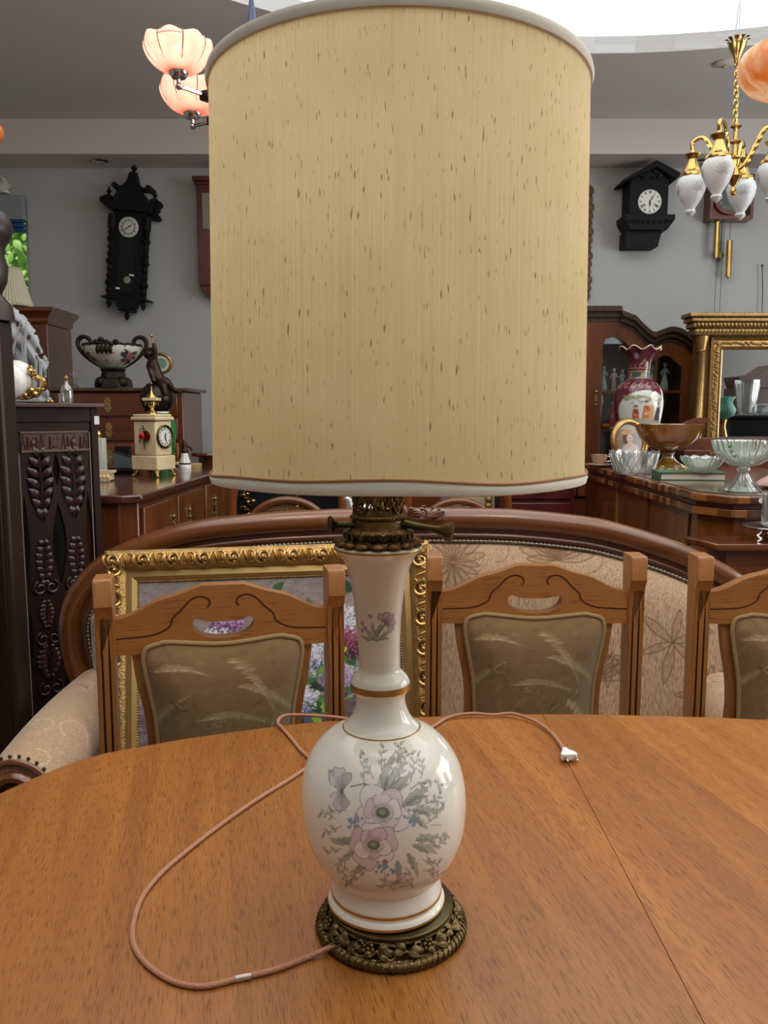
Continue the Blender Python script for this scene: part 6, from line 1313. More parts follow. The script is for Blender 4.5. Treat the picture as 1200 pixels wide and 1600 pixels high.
t = thing('glass_tumbler', 'clear cut glass tumbler standing on the silver cake stand', 'glass', (sx_ - .005, sy_, zl + .0412)); b = MB(); b.lathe([(0, 0), (.034, 0), (.038, .004), (.044, .105), (.041, .105), (.035, .012), (0, .010)], 28); obj('cup', b, m_cut, t)
b = MB()
for k in range(14): a = 2 * pi * k / 14; b.tube([(.0385 * cos(a), .0385 * sin(a), .008), (.0415 * cos(a + .25), .0415 * sin(a + .25), .06)], .0013, 4)
obj('cut_facet', b, m_cut, t)

def z5(px, py): q = onz(px, py, Z5 + .0022); return q
# things on the right sideboard, front to back
p = z5(1160, 768)
t = thing('glass_compote', 'pressed glass footed bowl with swirling ribs, right end of the sideboard', 'bowl', p)
k_ = p.y / 1290
def swirl(r_, z, a, am=.03, n=26, tw=18): return (r_ * (1 + am * cos(n * a + z * tw * 10)), z)
hB = .176
b = MB(); b.lathe([(.0, .088), (.022, .086), (.045, .092), (.075, .110), (.096, .135), (.107, .168), (.108, .176), (.104, .174), (.09, .138), (.06, .112), (.0, .100)], 156, fn=lambda r_, z, a: swirl(r_, z, a) if r_ > .04 else (r_, z)); obj('bowl', b, m_press, t, smooth=60)
b = MB(); b.lathe([(0, .0), (.062, 0), (.064, .004), (.045, .018), (.026, .04), (.018, .058), (.014, .066), (.022, .074), (.022, .080), (.014, .086), (0, .0875)], 60, fn=lambda r_, z, a: (r_ * (1 + (.05 * cos(12 * a) if .01 < z < .06 else 0)), z)); obj('foot', b, m_press, t, smooth=60)
b = MB()
for k in range(3): q = V((-.078 + .010 * k, -.062 - .0 * k, .158 - .016 * k)); b.box(q, (.013, .003, .006), Mx.Translation(q) @ Mx.Rotation(R(-30), 4, 'Y') @ Mx.Rotation(R(-50), 4, 'Z') @ Mx.Translation(-q))
obj('green_sticker', b, plain('green_sticker', '#4fd07c', .6), t)
p = z5(1075, 748)
t = thing('green_book', 'flat green cloth bound book under the small glass bowl', 'book', (p.x, p.y, Z5 + .0023), R(-8)); m_bk = plain('green_book_cloth', '#4f6a4a', .7, bump=.1, bscale=400)
b = MB(); b.box((0, 0, .016), (.245, .17, .024)); obj('pages', b, plain('page_block', '#cfcdbd', .8), t)
b = MB(); b.box((0, 0, .0015), (.26, .185, .003)); b.box((0, 0, .0305), (.26, .185, .003)); b.box((-.1285, 0, .016), (.003, .185, .031)); obj('cover', b, m_bk, t, bev=.001)
bt = Z5 + .0023 + .0322
q = onz(1097, 738, bt)
t = thing('small_glass_bowl', 'small clear ribbed glass bowl standing on the green book', 'bowl', (q.x, q.y, bt))
b = MB(); b.lathe([(0, 0), (.035, 0), (.045, .006), (.072, .038), (.085, .060), (.082, .061), (.066, .038), (.04, .010), (0, .007)], 96, fn=lambda r_, z, a: (r_ * (1 + .025 * cos(24 * a)), z + (.003 * cos(12 * a) if z > .055 else 0))); obj('bowl_wall', b, m_press, t, smooth=60)
b = MB(); b.lathe([(.028, 0.0002), (.034, 0.0002), (.034, -.0) , (.028, -.0)], 30); b.tube([(.084 * cos(2 * pi * i / 72), .084 * sin(2 * pi * i / 72), .061 + .003 * cos(12 * 2 * pi * i / 72)) for i in range(72)], .002, 5, True); obj('rim', b, m_cut, t)
p = z5(990, 740)
t = thing('crystal_bowl', 'cut crystal bowl with jagged rim in front of the oval portrait', 'bowl', p); kk = p.y / 1290
rb2 = 38 * kk
b = MB(); b.lathe([(0, 0), (rb2 * .72, 0), (rb2 * .76, .006), (rb2 * .9, .05), (rb2, .098), (rb2 * .96, .098), (rb2 * .84, .05), (rb2 * .68, .012), (0, .010)], 96, fn=lambda r_, z, a: (r_ * (1 + .012 * cos(32 * a + 300 * z)), z + (.006 * cos(16 * a) if z > .09 else 0))); obj('bowl_wall', b, m_cut, t, smooth=40)
b = MB()
for k in range(16):
    a = 2 * pi * k / 16
    for s_ in (-1, 1): b.tube([(rb2 * .78 * cos(a), rb2 * .78 * sin(a), .012), (rb2 * .90 * cos(a + s_ * .2), rb2 * .90 * sin(a + s_ * .2), .05), (rb2 * 1.0 * cos(a + s_ * .39), rb2 * 1.0 * sin(a + s_ * .39), .09)], .0022, 4)
obj('cut_facet', b, m_cut, t)
p = z5(1043, 733); kk = p.y / 1290
t = thing('amber_glass_bowl', 'large amber brown glass bowl on a gold painted foot', 'bowl', p); rb2 = 54 * kk; hb = 70 * kk
b = MB(); b.lathe([(0, hb * .40), (rb2 * .25, hb * .40), (rb2 * .55, hb * .50), (rb2 * .82, hb * .70), (rb2 * .96, hb * .95), (rb2, hb), (rb2 * .96, hb), (rb2 * .78, hb * .72), (rb2 * .5, hb * .55), (0, hb * .46)], 60); obj('bowl_wall', b, m_amber, t, smooth=60)
b = MB(); b.lathe([(0, 0), (rb2 * .54, 0), (rb2 * .52, hb * .05), (rb2 * .34, hb * .14), (rb2 * .2, hb * .22), (rb2 * .16, hb * .3), (rb2 * .2, hb * .38), (0, hb * .395)], 40); ft = obj('foot', b, m_amber, t, smooth=60)
b = MB()
for k in range(14): a = 2 * pi * k / 14; b.tube([(rb2 * .535 * cos(a + .2 * cos(q)), rb2 * .535 * sin(a + .2 * cos(q)), hb * .05 + hb * .04 * sin(q)) for q in np.linspace(0, 2 * pi, 12, endpoint=False)], .002, 5, True)
obj('gold_ornament', b, m_brass, ft)
# oval portrait in a gilt frame
po = onz(985, 730, Z5); py_ = 4.14
t = thing('oval_portrait', 'oval gilt framed portrait of a woman in a hat behind the crystal bowl', 'portrait', (W(987, 700, py_).x, py_, Z5 + .0022), R(22)); kk = py_ / 1290
oa, ob = 30 * kk, 33 * kk; lean = Mx.Translation((0, .02, ob + 6 * kk)) @ Mx.Rotation(R(-10), 4, 'X')
b = MB(); b.tube([lean @ V((oa * cos(2 * pi * i / 60), 0, ob * .96 * sin(2 * pi * i / 60))) for i in range(60)], 5.5 * kk, 10, True); obj('gilt_oval', b, m_giltf, t, smooth=180)
PC = Canvas(150, 190, '#9a8778'); r = random.Random(1)
for i in range(120): PC.blob(r.uniform(0, 150), r.uniform(0, 190), 25, 20, r.choice(['#93806f', '#a39183', '#8a8176', '#98908a']), .4)
PC.blob(66, 80, 26, 40, '#5b3c2c', .95, .2, .25); PC.blob(78, 140, 46, 40, '#d8cdc2', .95, 0, .2); PC.blob(50, 165, 26, 30, '#8fa3ad', .9, .4, .3); PC.blob(104, 160, 20, 32, '#c98a7c', .9, -.3, .3); PC.blob(78, 112, 13, 26, '#e2c3ad', 1, .1, .2); PC.blob(78, 82, 17, 23, '#e6c8b2', 1, .12, .15)
PC.blob(70, 52, 38, 14, '#c9a878', .95, -.12, .25); PC.blob(72, 44, 22, 14, '#b98a54', .95, -.1, .3); PC.blob(72, 80, 3, 1.6, '#4a342a', .9); PC.blob(85, 80, 3, 1.6, '#4a342a', .9); PC.blob(79, 96, 5, 2, '#b5605a', .9); PC.line([(79, 82), (80, 89), (77, 90)], 1.2, '#b98f78', .7)
b = MB(); n1, n2 = 60, 36
for j in range(n2):
    for i in range(n1): rr2 = j / (n2 - 1); b.v.append(tuple(lean @ V((oa * .97 * rr2 * cos(2 * pi * i / n1), .0, ob * .93 * rr2 * sin(2 * pi * i / n1)))))
for j in range(n2 - 1):
    for i in range(n1): b.f.append((j * n1 + i, j * n1 + (i + 1) % n1, (j + 1) * n1 + (i + 1) % n1, (j + 1) * n1 + i))
jj, ii = np.meshgrid(np.arange(n2) / (n2 - 1), np.arange(n1) / n1 * 2 * pi, indexing='ij'); b.col = PC.at(75 + 74 * jj * np.cos(ii), 95 - 94 * jj * np.sin(ii)).reshape(-1, 3)
obj('portrait_picture', b, painted('miniature_paint', .4, .2), t, solid=.004, smooth=180, normals=False)
# cup and saucer
p = z5(933, 722); p.y = 4.12; p.x = W(936, 720, 4.12).x; kk = p.y / 1290
t = thing('cup_and_saucer', 'gold rimmed tan porcelain cup on its saucer beside the shade edge', 'cup', p); m_cup = plain('tan_porcelain', '#b9a083', .15, coat=.5)
b = MB(); b.lathe([(0, .004), (.03, .0), (.05, .006), (.068, .013), (.066, .015), (.04, .009), (0, .008)], 36); obj('saucer', b, m_cup, t); b = MB(); b.lathe([(0, .0095), (.018, .0095), (.020, .014), (.034, .03), (.042, .052), (.043, .060), (.040, .06), (.030, .03), (0, .016)], 36); cu2 = obj('cup_body', b, m_cup, t); b = MB(); b.tube([(.043 * cos(2 * pi * i / 40), .043 * sin(2 * pi * i / 40), .060) for i in range(40)], .0014, 6, True); obj('gold_rim', b, m_brass, cu2); b = MB(); b.tube(crv([(.038, 0, .05), (.058, 0, .05), (.058, 0, .03), (.034, 0, .026)], 6), .0035, 8); obj('handle', b, m_porc, t)
# brown leather saddle shaped box behind the amber bowl
t = thing('curved_wooden_tray', 'reddish brown curved wooden tray standing behind the amber bowl', 'tray', (W(1088, 700, 4.2).x, 4.23, Z5 + .0022)); kk = 4.2 / 1290
cw = [W(x, y, 4.2) for x, y in ((1058, 672), (1080, 655), (1104, 653), (1109, 657), (1098, 664), (1092, 678), (1094, 694), (1104, 701), (1092, 704), (1070, 702))]
b = MB(); b.prism(crv([(q.x, q.z) for q in cw], 5, True), 4.19, 4.22); obj('curved_board', b, wood('tray_wood', '#54291f', '#6f392b', '#341611', 'X', 8, .25, .6), t, True, .004, smooth=30); b = MB(); q = W(1088, 704, 4.2); b.bx(q.x - .07, q.x + .07, 4.18, 4.27, Z5 + .0025, W(1088, 703, 4.2).z); obj('stand', b, m_mahogX, t, True, .004)
# red famille vase
vy = 4.35; kk = vy / 1290; vx = W(997, 640, vy).x; vh = W(1000, 546, vy).z - Z5
t = thing('porcelain_vase', 'tall maroon porcelain vase with frilled rim and painted figures', 'vase', (vx, vy, Z5 + .0048))
VC = Canvas(420, 400, '#5d2230'); r = random.Random(14)
for i in range(260): VC.blob(r.uniform(0, 420), r.uniform(0, 400), 10, 8, r.choice(['#66283a', '#541d2a', '#6d3040']), .4)
for y0, y1, c in ((118, 152, '#3f5650'), (114, 118, '#c99b58'), (152, 156, '#c99b58'), (100, 103, '#b9a37a')): VC.poly([(0, y0), (420, y0), (420, y1), (0, y1)], c)
for k in range(-1, 6):
    x = 210 + k * 84 - 84 * 1
    for a in (-2.4, -1.57, -.7, .6, 2.5, 1.57): VC.leaf(x, 136, a, 17, 4, '#d9a466', '#8a5a2a', .9)
def scroll_band(y, n):
    for i in range(n):
        x = 420 * (i + .5) / n; VC.line([(x + (3 + 7 * t) * cos(5 * t), y + (3 + 6 * t) * sin(5 * t)) for t in np.linspace(0, 1, 14)], 2, r.choice(['#c9ab74', '#d7c39a', '#8f8fb0']), .9)
scroll_band(180, 18); scroll_band(92, 14)
for x0 in (40, 190, 340):
    for k in range(7): a = k * .9; VC.blob(x0 - 18 + 8 * cos(a), 45 + 8 * sin(a), 7, 6, '#8d86ad', .9)
    VC.blob(x0 - 18, 45, 4, 4, '#cdb8c0'); VC.leaf(x0 + 16, 78, -1.1, 34, 6, '#7d8a5c', '#3a4030'); VC.leaf(x0 + 20, 70, -.2, 24, 5, '#93966a', '#3a4030'); VC.leaf(x0 + 2, 85, -.6, 26, 4, '#c2a76a', '#6a4a2a')
cx = 210; ov = [(cx + 78 * cos(a) * (1 if True else 0), 282 + 88 * sin(a)) for a in np.linspace(0, 2 * pi, 50)]
VC.poly([(x + (3 if x > cx else -3), y) for x, y in ov], '#c9a468'); VC.poly(ov, '#cfd3cc')
for i in range(26): VC.blob(cx + r.uniform(-60, 62), 215 + abs(r.gauss(0, 10)), r.uniform(6, 15), r.uniform(3, 6), r.choice(['#6f7a5e', '#8f8a60', '#a79a70']), .7)
VC.poly([(cx - 74, 306), (cx + 74, 306), (cx + 60, 345), (cx - 60, 345)], '#7c8a6a', .6)
VC.poly([(cx + 10, 252), (cx + 26, 252), (cx + 27, 312), (cx + 10, 312)], '#d39c6c')
for x, y, c1_, h in ((cx - 26, 268, '#b3553f', 40), (cx + 2, 250, '#c2764e', 54), (cx + 40, 258, '#4a4250', 52)):
    VC.poly([(x - 7, y), (x + 7, y), (x + 10, y + h), (x - 11, y + h)], c1_); VC.blob(x, y - 6, 6, 7, '#e0c0a4'); VC.blob(x, y - 12, 7, 4, '#221c20'); VC.line([(x - 2, y + 6), (x + 9, y + 18)], 3, '#2c2430'); VC.line([(x - 4, y + h * .6), (x + 6, y + h * .6)], 2, '#e6d3a8')
prv = crv([(.045, 0), (.06, .004), (.075, .06), (.098, .16), (.112, .26), (.118, .33), (.112, .385), (.094, .42), (.066, .44), (.050, .452), (.047, .475), (.048, .50), (.050, .515), (.052, .54), (.058, .56), (.070, .585), (.088, .603), (.098, .612)], 8)
sc = vh / .612; nl_ = 220; b = MB(); Rm = 66 / 118 * .118
b.lathe([(q[0] * (37 * kk / .118), q[1] * sc) for q in prv], nl_, fn=lambda r_, z, a: (r_ * (1 + (.06 * sin(8 * a + 1) * max(0, (z / sc - .58) / .03))), z + .010 * sin(8 * a) * max(0, min(1, (z / sc - .565) / .045))))
aa, zz2 = np.meshgrid(np.arange(nl_) / nl_, np.array([q[1] for q in prv]) / .612); b.col = VC.at(((aa + .25) % 1) * 419 + 0 * zz2 + 0, 399 - 399 * zz2)
u_ = ((aa - .75 + .5) % 1); b.col = VC.at(u_ * 419, np.clip(np.interp(zz2.ravel(), [0, .25, .64, .735, .80, 1], [399, 372, 190, 158, 116, 6]).reshape(zz2.shape), 0, 399)).reshape(-1, 3)
vb = obj('painted_body', b, painted('vase_glaze', .14, .5), t, smooth=180, solid=.004)
rp = prv[-1]; b = MB(); rr0 = rp[0] * (37 * kk / .118); zr = rp[1] * sc
b.tube([(rr0 * (1 + .06 * sin(8 * 2 * pi * i / 96 + 1)) * cos(2 * pi * i / 96), rr0 * (1 + .06 * sin(8 * 2 * pi * i / 96 + 1)) * sin(2 * pi * i / 96), zr + .010 * sin(8 * 2 * pi * i / 96)) for i in range(96)], .003, 6, True); obj('frilled_rim', b, plain('gilt_white_rim', '#e0d0ae', .25, .2), t)
# pink corner thing
p = z5(1193, 770); t = thing('pink_shell_dish', 'pale pink shell shaped dish at the right edge beside the ribbed compote', 'dish', (W(1212, 757, 2.98).x, 2.98, Z5 + .0022)); b = MB(); b.grid(lambda u, v: (-.075 + .15 * v * (1 + .0), (.06 * sin(pi * (v * .9 + .05))) * cos(pi * u), .008 + .038 * sin(pi * (v * .9 + .05)) * sin(pi * u) * (1 + .05 * cos(26 * u))), 60, 20); obj('shell_top', b, plain('pink_china', '#d9a9a2', .3, coat=.3), t, solid=.003, smooth=180); b = MB(); b.ball((0, 0, .006), (.055, .045, .006), 16, 8); obj('shell_base', b, plain('pink_base', '#cfa098', .3), t)

# ================================================================== display cabinet with curved cornice (back right)
DY = 4.95
dc = thing('display_cabinet', 'dark mahogany display cabinet with wavy cornice and glazed doors full of figurines', 'cabinet', (1.4, DY + .2, 0))
mx_ = W(905, 600, DY).x; xr_ = W(1079, 600, DY).x; hwid = xr_ - mx_; xl_ = mx_ - hwid
def DX(px): return W(px, 600, DY).x
def DZ(py): return W(1000, py, DY).z
zb_ = .0
topc = [(mx_, DZ(480)), (DX(963), DZ(480)), (DX(964), DZ(487)), (DX(985), DZ(495)), (DX(1000), DZ(510)), (DX(1013), DZ(520)), (DX(1022), DZ(518)), (DX(1040), DZ(512)), (DX(1058), DZ(516)), (DX(1075), DZ(529)), (DX(1085), DZ(537))]
cur = topc[:3] + crv(topc[3:], 5)
def mirror(l): return [(2 * mx_ - x, z) for x, z in l[::-1]] + l[1:]
full = mirror(cur)
def low(d): return [(x, z - d) for x, z in full]
for d0, d1, y in ((0, .03, -.07), (.026, .06, -.045), (.056, .085, -.025)):
    b = MB(); b.prism(low(d0) + low(d1)[::-1], DY + y, DY + .36); obj('cornice', b, wood('dark_mahogany', '#2f1a12', '#452820', '#1a0c08', 'X', 8, .25, .5), dc, True, .003, smooth=30)
zmid = DZ(655)
b = MB(); b.bx(xl_, xl_ + .02, DY, DY + .36, .6, DZ(555)); b.bx(xr_ - .02, xr_, DY, DY + .36, .6, DZ(555)); b.bx(xl_, xr_, DY + .34, DY + .36, .0, DZ(530)); b.bx(xl_, xr_, DY, DY + .36, 0, .8); obj('carcass', b, m_mahog, dc, True, .003)
# each door: frame with arched glazing
def door(s_):
    f = lambda px: DX(px) if s_ > 0 else 2 * mx_ - DX(px)
    out = [(f(906), .82)] + [(f(906), low(.08)[0][1] if False else DZ(500))] + [(x if s_ > 0 else 2 * mx_ - x, z - .083) for x, z in cur[1:] if x < xr_ - .012] + [(f(1078), DZ(556)), (f(1078), .82)]
    gl = [(f(939), .90), (f(939), DZ(540))] + [(f(px), DZ(py)) for px, py in ((943, 530), (955, 527), (968, 531), (979, 542), (993, 556), (1008, 565), (1020, 564), (1032, 556), (1045, 558), (1056, 569), (1063, 575))] + [(f(1063), .90)]
    b = MB(); b.prism(out, DY - .02, DY - .0005, [gl]); o = obj('door', b, m_mahog, dc, True, .003, smooth=30)
    b = MB()
    for px in (981, 1023): b.bx(f(px) - .006, f(px) + .006, DY - .016, DY - .003, .88, DZ(560))
    for py in (611,): b.bx(min(f(939), f(1063)), max(f(939), f(1063)), DY - .016, DY - .003, DZ(py + 2), DZ(py - 1))
    obj('glazing_bar', b, m_mahog, o, True); b = MB(); b.prism(gl, DY - .010, DY - .008); obj('glass', b, m_window, o, True, smooth=0)
    b = MB(); x = f(930); b.prism(ell(x, DZ(622), .010, .024, 16), DY - .024, DY - .0205); b.ball((x, DY - .03, DZ(612)), .008, 8, 6); b.ball((x, DY - .03, DZ(632)), .006, 8, 6); obj('escutcheon', b, m_brass, o, True)
door(1); door(-1)
for py in (611, 670, 725):
    b = MB(); b.bx(xl_ + .0205, xr_ - .0205, DY + .02, DY + .339, DZ(py) - .016, DZ(py)); obj('shelf', b, m_mahogX, dc, True)
zs1, zs2 = DZ(611), DZ(670)
def figurine(px, zsh, h, cols, lab, skirt=True, Y=DY + .10):
    x = W(px, 600, Y).x; t = thing('porcelain_figurine', lab, 'figurine', (x, Y, zsh + .0005), random.uniform(-.4, .4), 'porcelain figurines in the display cabinet'); s_ = h / .24
    mB = plain('figurine_dress', cols[0], .2, coat=.4); mS = plain('figurine_skin', cols[1], .2, coat=.4)
    b = MB(); b.lathe([(0, 0), (.036 * s_, 0), (.034 * s_, .012 * s_), (.02 * s_, .016 * s_), (0, .016 * s_)], 18); obj('base', b, mS, t)
    b = MB()
    if skirt: b.lathe([(.0, .0165 * s_), (.034 * s_, .018 * s_), (.030 * s_, .06 * s_), (.02 * s_, .11 * s_), (.013 * s_, .14 * s_), (.022 * s_, .165 * s_), (.02 * s_, .185 * s_), (.008 * s_, .195 * s_), (0, .196 * s_)], 24, fn=lambda r_, z, a: (r_ * (1 + .07 * cos(7 * a) * (z < .12 * s_)), z))
    else:
        for q in (-1, 1): b.tube([(q * .012 * s_, 0, .016 * s_), (q * .011 * s_, 0, .06 * s_), (q * .010 * s_, 0, .11 * s_)], [.007 * s_, .009 * s_, .012 * s_], 8)
        b.lathe([(0, .10 * s_), (.022 * s_, .105 * s_), (.016 * s_, .14 * s_), (.022 * s_, .17 * s_), (.016 * s_, .188 * s_), (0, .195 * s_)], 16)
    for q in (-1, 1): b.tube([(q * .019 * s_, 0, .178 * s_), (q * .034 * s_, -.008 * s_, .148 * s_), (q * .022 * s_, -.028 * s_, .135 * s_ + q * .012 * s_)], [.008 * s_, .007 * s_, .005 * s_], 7)
    obj('body', b, mB, t)
    b = MB(); b.ball((0, -.002 * s_, .214 * s_), (.0145 * s_, .016 * s_, .019 * s_), 12, 10); b.ball((0, -.017 * s_, .212 * s_), .0028 * s_, 6, 4); b.tube([(0, 0, .193 * s_), (0, 0, .205 * s_)], .006 * s_, 8); hd = obj('head', b, mS, t)
    b = MB(); b.ball((0, .004 * s_, .221 * s_), (.0165 * s_, .016 * s_, .016 * s_), 12, 8); obj('hair', b, plain('figurine_hair', cols[2], .3), hd)
for a in ((943, zs1, .155, ('#9aa69a', '#b3b5a8', '#7f8478'), 'pale grey green porcelain figurine in the left corner of the upper cabinet shelf', True), (959, zs1, .14, ('#c9a0a0', '#d8cdbc', '#c7bda0'), 'pink and white porcelain child figurine on the upper cabinet shelf', False), (972, zs1, .135, ('#8f9a98', '#c3beb0', '#6b655c'), 'grey coated porcelain gentleman figurine beside the pink child', False), (1017, zs1, .20, ('#a8ab9c', '#c4bfae', '#8a8578'), 'pale tall porcelain lady just right of the maroon vase neck', True), (1038, zs1, .175, ('#b5b5ac', '#c9c6ba', '#8d8a80'), 'white tiered porcelain lady with a tag right in the upper cabinet shelf', True), (958, zs2, .17, ('#a8443f', '#c9a894', '#6e5038'), 'red dressed porcelain lady on the lower cabinet shelf', True)): figurine(*a)
p = W(944, 668, DY + .1); single('orange_bead_fruit', MB().ball((0, 0, .016), (.03, .022, .016), 12, 8), plain('orange_glaze', '#b05a24', .3), 'small orange ornament lying on the lower cabinet shelf', 'ornament', loc=(p.x, DY + .08, zs2 + .0005))
p = W(1039, 566, DY + .06); 
# carved wall frame edge beside the shade
t = thing('carved_wall_frame', 'brown carved wooden wall frame mostly hidden behind the right of the shade', 'frame', (W(890, 380, 5.55).x, YB - .004, W(890, 380, 5.55).z)); hw = W(923, 380, 5.55).x - t.location.x; hh = (468 - 380) * kx
b = MB(); b.prism(rrect(-hw, hw, -hh, hh, .02), -.03, 0, [rrect(-hw + .05, hw - .05, -hh + .05, hh - .05, .01)]); obj('frame_moulding', b, m_mahog, t, bev=.006); b = MB()
for i in range(14): z = -hh + .04 + i * (2 * hh - .08) / 13; b.ball((hw - .008, -.03, z), (.018 + .006 * (i % 3), .012, .03), 8, 6); b.tube([(hw - .008 + .008 * sin(i), -.038, z - .02), (hw + .006, -.036, z), (hw - .008, -.038, z + .02)], .005, 5)
obj('carving', b, plain('carved_brown', '#5f4630', .5, bump=.3), t, normals=False); b = MB(); b.bx(-hw + .05, hw - .05, -.01, -.002, -hh + .05, hh - .05); obj('picture_panel', b, plain('dull_canvas', '#6a665c', .6, var=.3), t)

# ================================================================== cuckoo style black clock (right)
c = W(1009, 320, 5.5); t = thing('gabled_wall_clock', 'black wooden house shaped wall clock with gabled roof and white dial', 'clock', (c.x, YB - .004, c.z)); kz = 5.45 / 1290
def cz_(py): return (320 - py) * kz
def cx_(px): return (px - 1009) * kz
b = MB(); b.prism([(cx_(979), cz_(342)), (cx_(1037), cz_(342)), (cx_(1037), cz_(288)), (cx_(1016), cz_(270)), (cx_(979), cz_(286))], -.17, 0); obj('case', b, m_black, t, bev=.003)
b = MB(); a_, b2_, c_ = (cx_(965), cz_(291)), (cx_(1014), cz_(263)), (cx_(1052), cz_(282)); b.prism([a_, b2_, c_, (c_[0] - .03, c_[1] - .035), (b2_[0], b2_[1] - .04), (a_[0] + .012, a_[1] - .012)], -.22, 0); obj('roof', b, m_black, t, bev=.004)
b = MB(); Mz = Mx.Translation((0, -.1705, 0)); b.lathe([(0, 0), (.072, 0), (.075, .004), (.072, .008), (0, .008)], 44, M=Mz @ Mx.Rotation(R(90), 4, 'X')); dl = obj('dial', b, plain('white_dial_right', '#e2e2dc', .35), t); Mz = Mx.Translation((0, -.179, 0)); numerals(dl, Mz, .072, size=.2, w=.03); hands(dl, Mz, .072, (180, 32), m_ink)
b = MB()
for s_ in (-1, 1):
    for k in range(2): q = spiral(s_ * .035, -.02 + .0, .004, .01, 0, 1, 8); b.tube([(x, -.1795, z) for x, z in q], .0022, 5)
obj('winding_hole', b, m_ink, dl)
b = MB(); b.prism([(cx_(971), cz_(339)), (cx_(1047), cz_(339)), (cx_(1047), cz_(346)), (cx_(1036), cz_(361)), (cx_(981), cz_(361)), (cx_(972), cz_(346))], -.19, 0)
for i in range(9): x = cx_(976) + i * .034; b.tube([(x_, -.194, z_) for x_, z_ in spiral(x, cz_(350), .003, .014, i, 1.2, 12)], .003, 5)
obj('carved_bracket', b, m_black, t, bev=.003); b = MB(); b.prism([(cx_(977), cz_(361)), (cx_(1031), cz_(361)), (cx_(1026), cz_(384)), (cx_(977), cz_(384))], -.15, 0); obj('lower_box', b, m_black, t, bev=.003)
b = MB()
for i in range(16): a = i * .8; b.leaf((cx_(1008) + .09 * cos(a), -.172, cz_(283) + .02 * sin(a)), (cx_(1008) + .05 * cos(a + .5), -.178, cz_(278) + .03 * sin(a)), .012, (0, -1, 0), .2, 4)
obj('carved_leaf', b, m_black, t, normals=False)
# weight driven wall clock behind the chandelier
c = W(1143, 308, 5.5); t = thing('weight_driven_wall_clock', 'square wooden wall clock with two brass weights behind the brass chandelier', 'clock', (c.x, YB - .004, c.z)); hw = 33 * kz; hh = 33 * kz
m_rw = wood('carved_clock_wood', '#55291a', '#733c27', '#32150c', 'X', 9, .35, .3)
b = MB(); b.prism(rrect(-hw, hw, -hh, hh, .004), -.11, 0, [rrect(-hw + .02, hw - .02, -hh + .022, hh - .02, .004)]); b.bx(-hw + .02, hw - .02, -.06, 0, -hh + .022, hh - .02); obj('case', b, m_rw, t, bev=.003)
b = MB(); b.prism(ell(0, 0, .105, .105, 40), -.085, -.0605, [ell(0, 0, .082, .082, 40)]); obj('chapter_ring_frame', b, m_rw, t, bev=.002); b = MB(); b.prism(ell(0, 0, .0815, .0815, 40), -.075, -.0605); dl = obj('dial', b, plain('slate_dial', '#59615c', .4), t); numerals(dl, Mx.Translation((0, -.0755, 0)), .080, plain('dial_pale', '#b9b096', .5)); hands(dl, Mx.Translation((0, -.0765, 0)), .08, (300, 60), m_giltd)
def wx(px): return (px - 1143) * kz
def wz(py): return (308 - py) * kz
for px, y0, y1 in ((1127, 342, 396), (1147, 370, 425)):
    b = MB(); b.tube([(wx(px), -.06, wz(y1)), (wx(px), -.06, wz(y0))], .018, 18); b.ball((wx(px), -.06, wz(y1) - .004), .007, 8, 6); wgt = obj('weight', b, m_brass, t); b = MB(); b.tube([(wx(px), -.06, wz(y0)), (wx(px), -.06, -hh + .01)], .002, 5); obj('weight_cord', b, m_patina, wgt)
b = MB(); b.tube([(wx(1136), -.04, -hh + .01), (wx(1136), -.04, wz(388))], .004, 6); b.lathe([(0, -.004), (.022, -.004), (.024, 0), (.022, .004), (0, .004)], 24, M=Mx.Translation((wx(1136), -.04, wz(391))) @ Mx.Rotation(R(90), 4, 'X')); obj('pendulum', b, m_patina, t)
for px in (1129, 1137): b = MB(); b.tube([(wx(px + 2), -.05, -hh + .01), (wx(px), -.05, wz(495))], .0016, 4); obj('hanging_cord', b, m_patina, t)
t = thing('wall_pendulum_wire', 'thin dark wire hanging on the wall above the gilt mirror, far right', 'wire', tuple(W(1191, 415, 5.57))); b = MB(); b.tube([(0, 0, 0), (.012, 0, -.15), (.02, 0, -.5)], .003, 5); obj('wire', b, m_blackm, t); b = MB(); b.ball((0, 0, 0), .008, 8, 6); obj('hook', b, m_blackm, t)

# ================================================================== gilt mirror on its console (right)
MY = 4.62
mcons = thing('mirror_console', 'dark red wooden console table carrying the gilt mirror at right', 'console', (2.2, MY + .1, 0)); zc_ = W(1150, 705, MY).z
b = MB(); b.prism([(1.66, MY - .12), (2.95, MY - .12), (2.95, MY + .3), (1.66, MY + .3)], zc_ - .03, zc_, [], XZY); obj('tabletop', b, m_mahogX, mcons, True, .005); b = MB(); b.bx(1.88, 2.93, MY - .06, MY + .28, 0, zc_ - .0305); obj('body', b, m_mahog, mcons, True, .004); b = MB(); b.bx(1.70, 2.93, MY - .115, MY - .095, zc_ + .0005, W(1150, 684, MY - .1).z); obj('gallery_rail', b, m_mahogX, mcons, True, .004)
mir = thing('gilt_mirror', 'large gilded wall mirror with fluted columns and heavy cornice at the right', 'mirror', (2.3, MY, zc_)); mxl = W(1085, 600, MY).x; mxr = mxl + 1.15; mzt = W(1120, 492, MY).z
def mz(py): return W(1130, py, MY).z
b = MB(); b.bx(mxl, mxr, MY, MY + .05, zc_ + .0005, mz(520)); obj('back_board', b, plain('mirror_back_gilt', '#6a4c22', .5, .4), mir, True)
for z0, z1, o_, y_ in ((mz(498), mz(491), .075, -.10), (mz(505), mz(498), .060, -.085), (mz(514), mz(505), .045, -.07), (mz(525), mz(514), .03, -.055)):
    b = MB(); b.bx(mxl - o_, mxr + o_, MY + y_, MY + .05, z0, z1); obj('cornice', b, m_giltd, mir, True, .006)
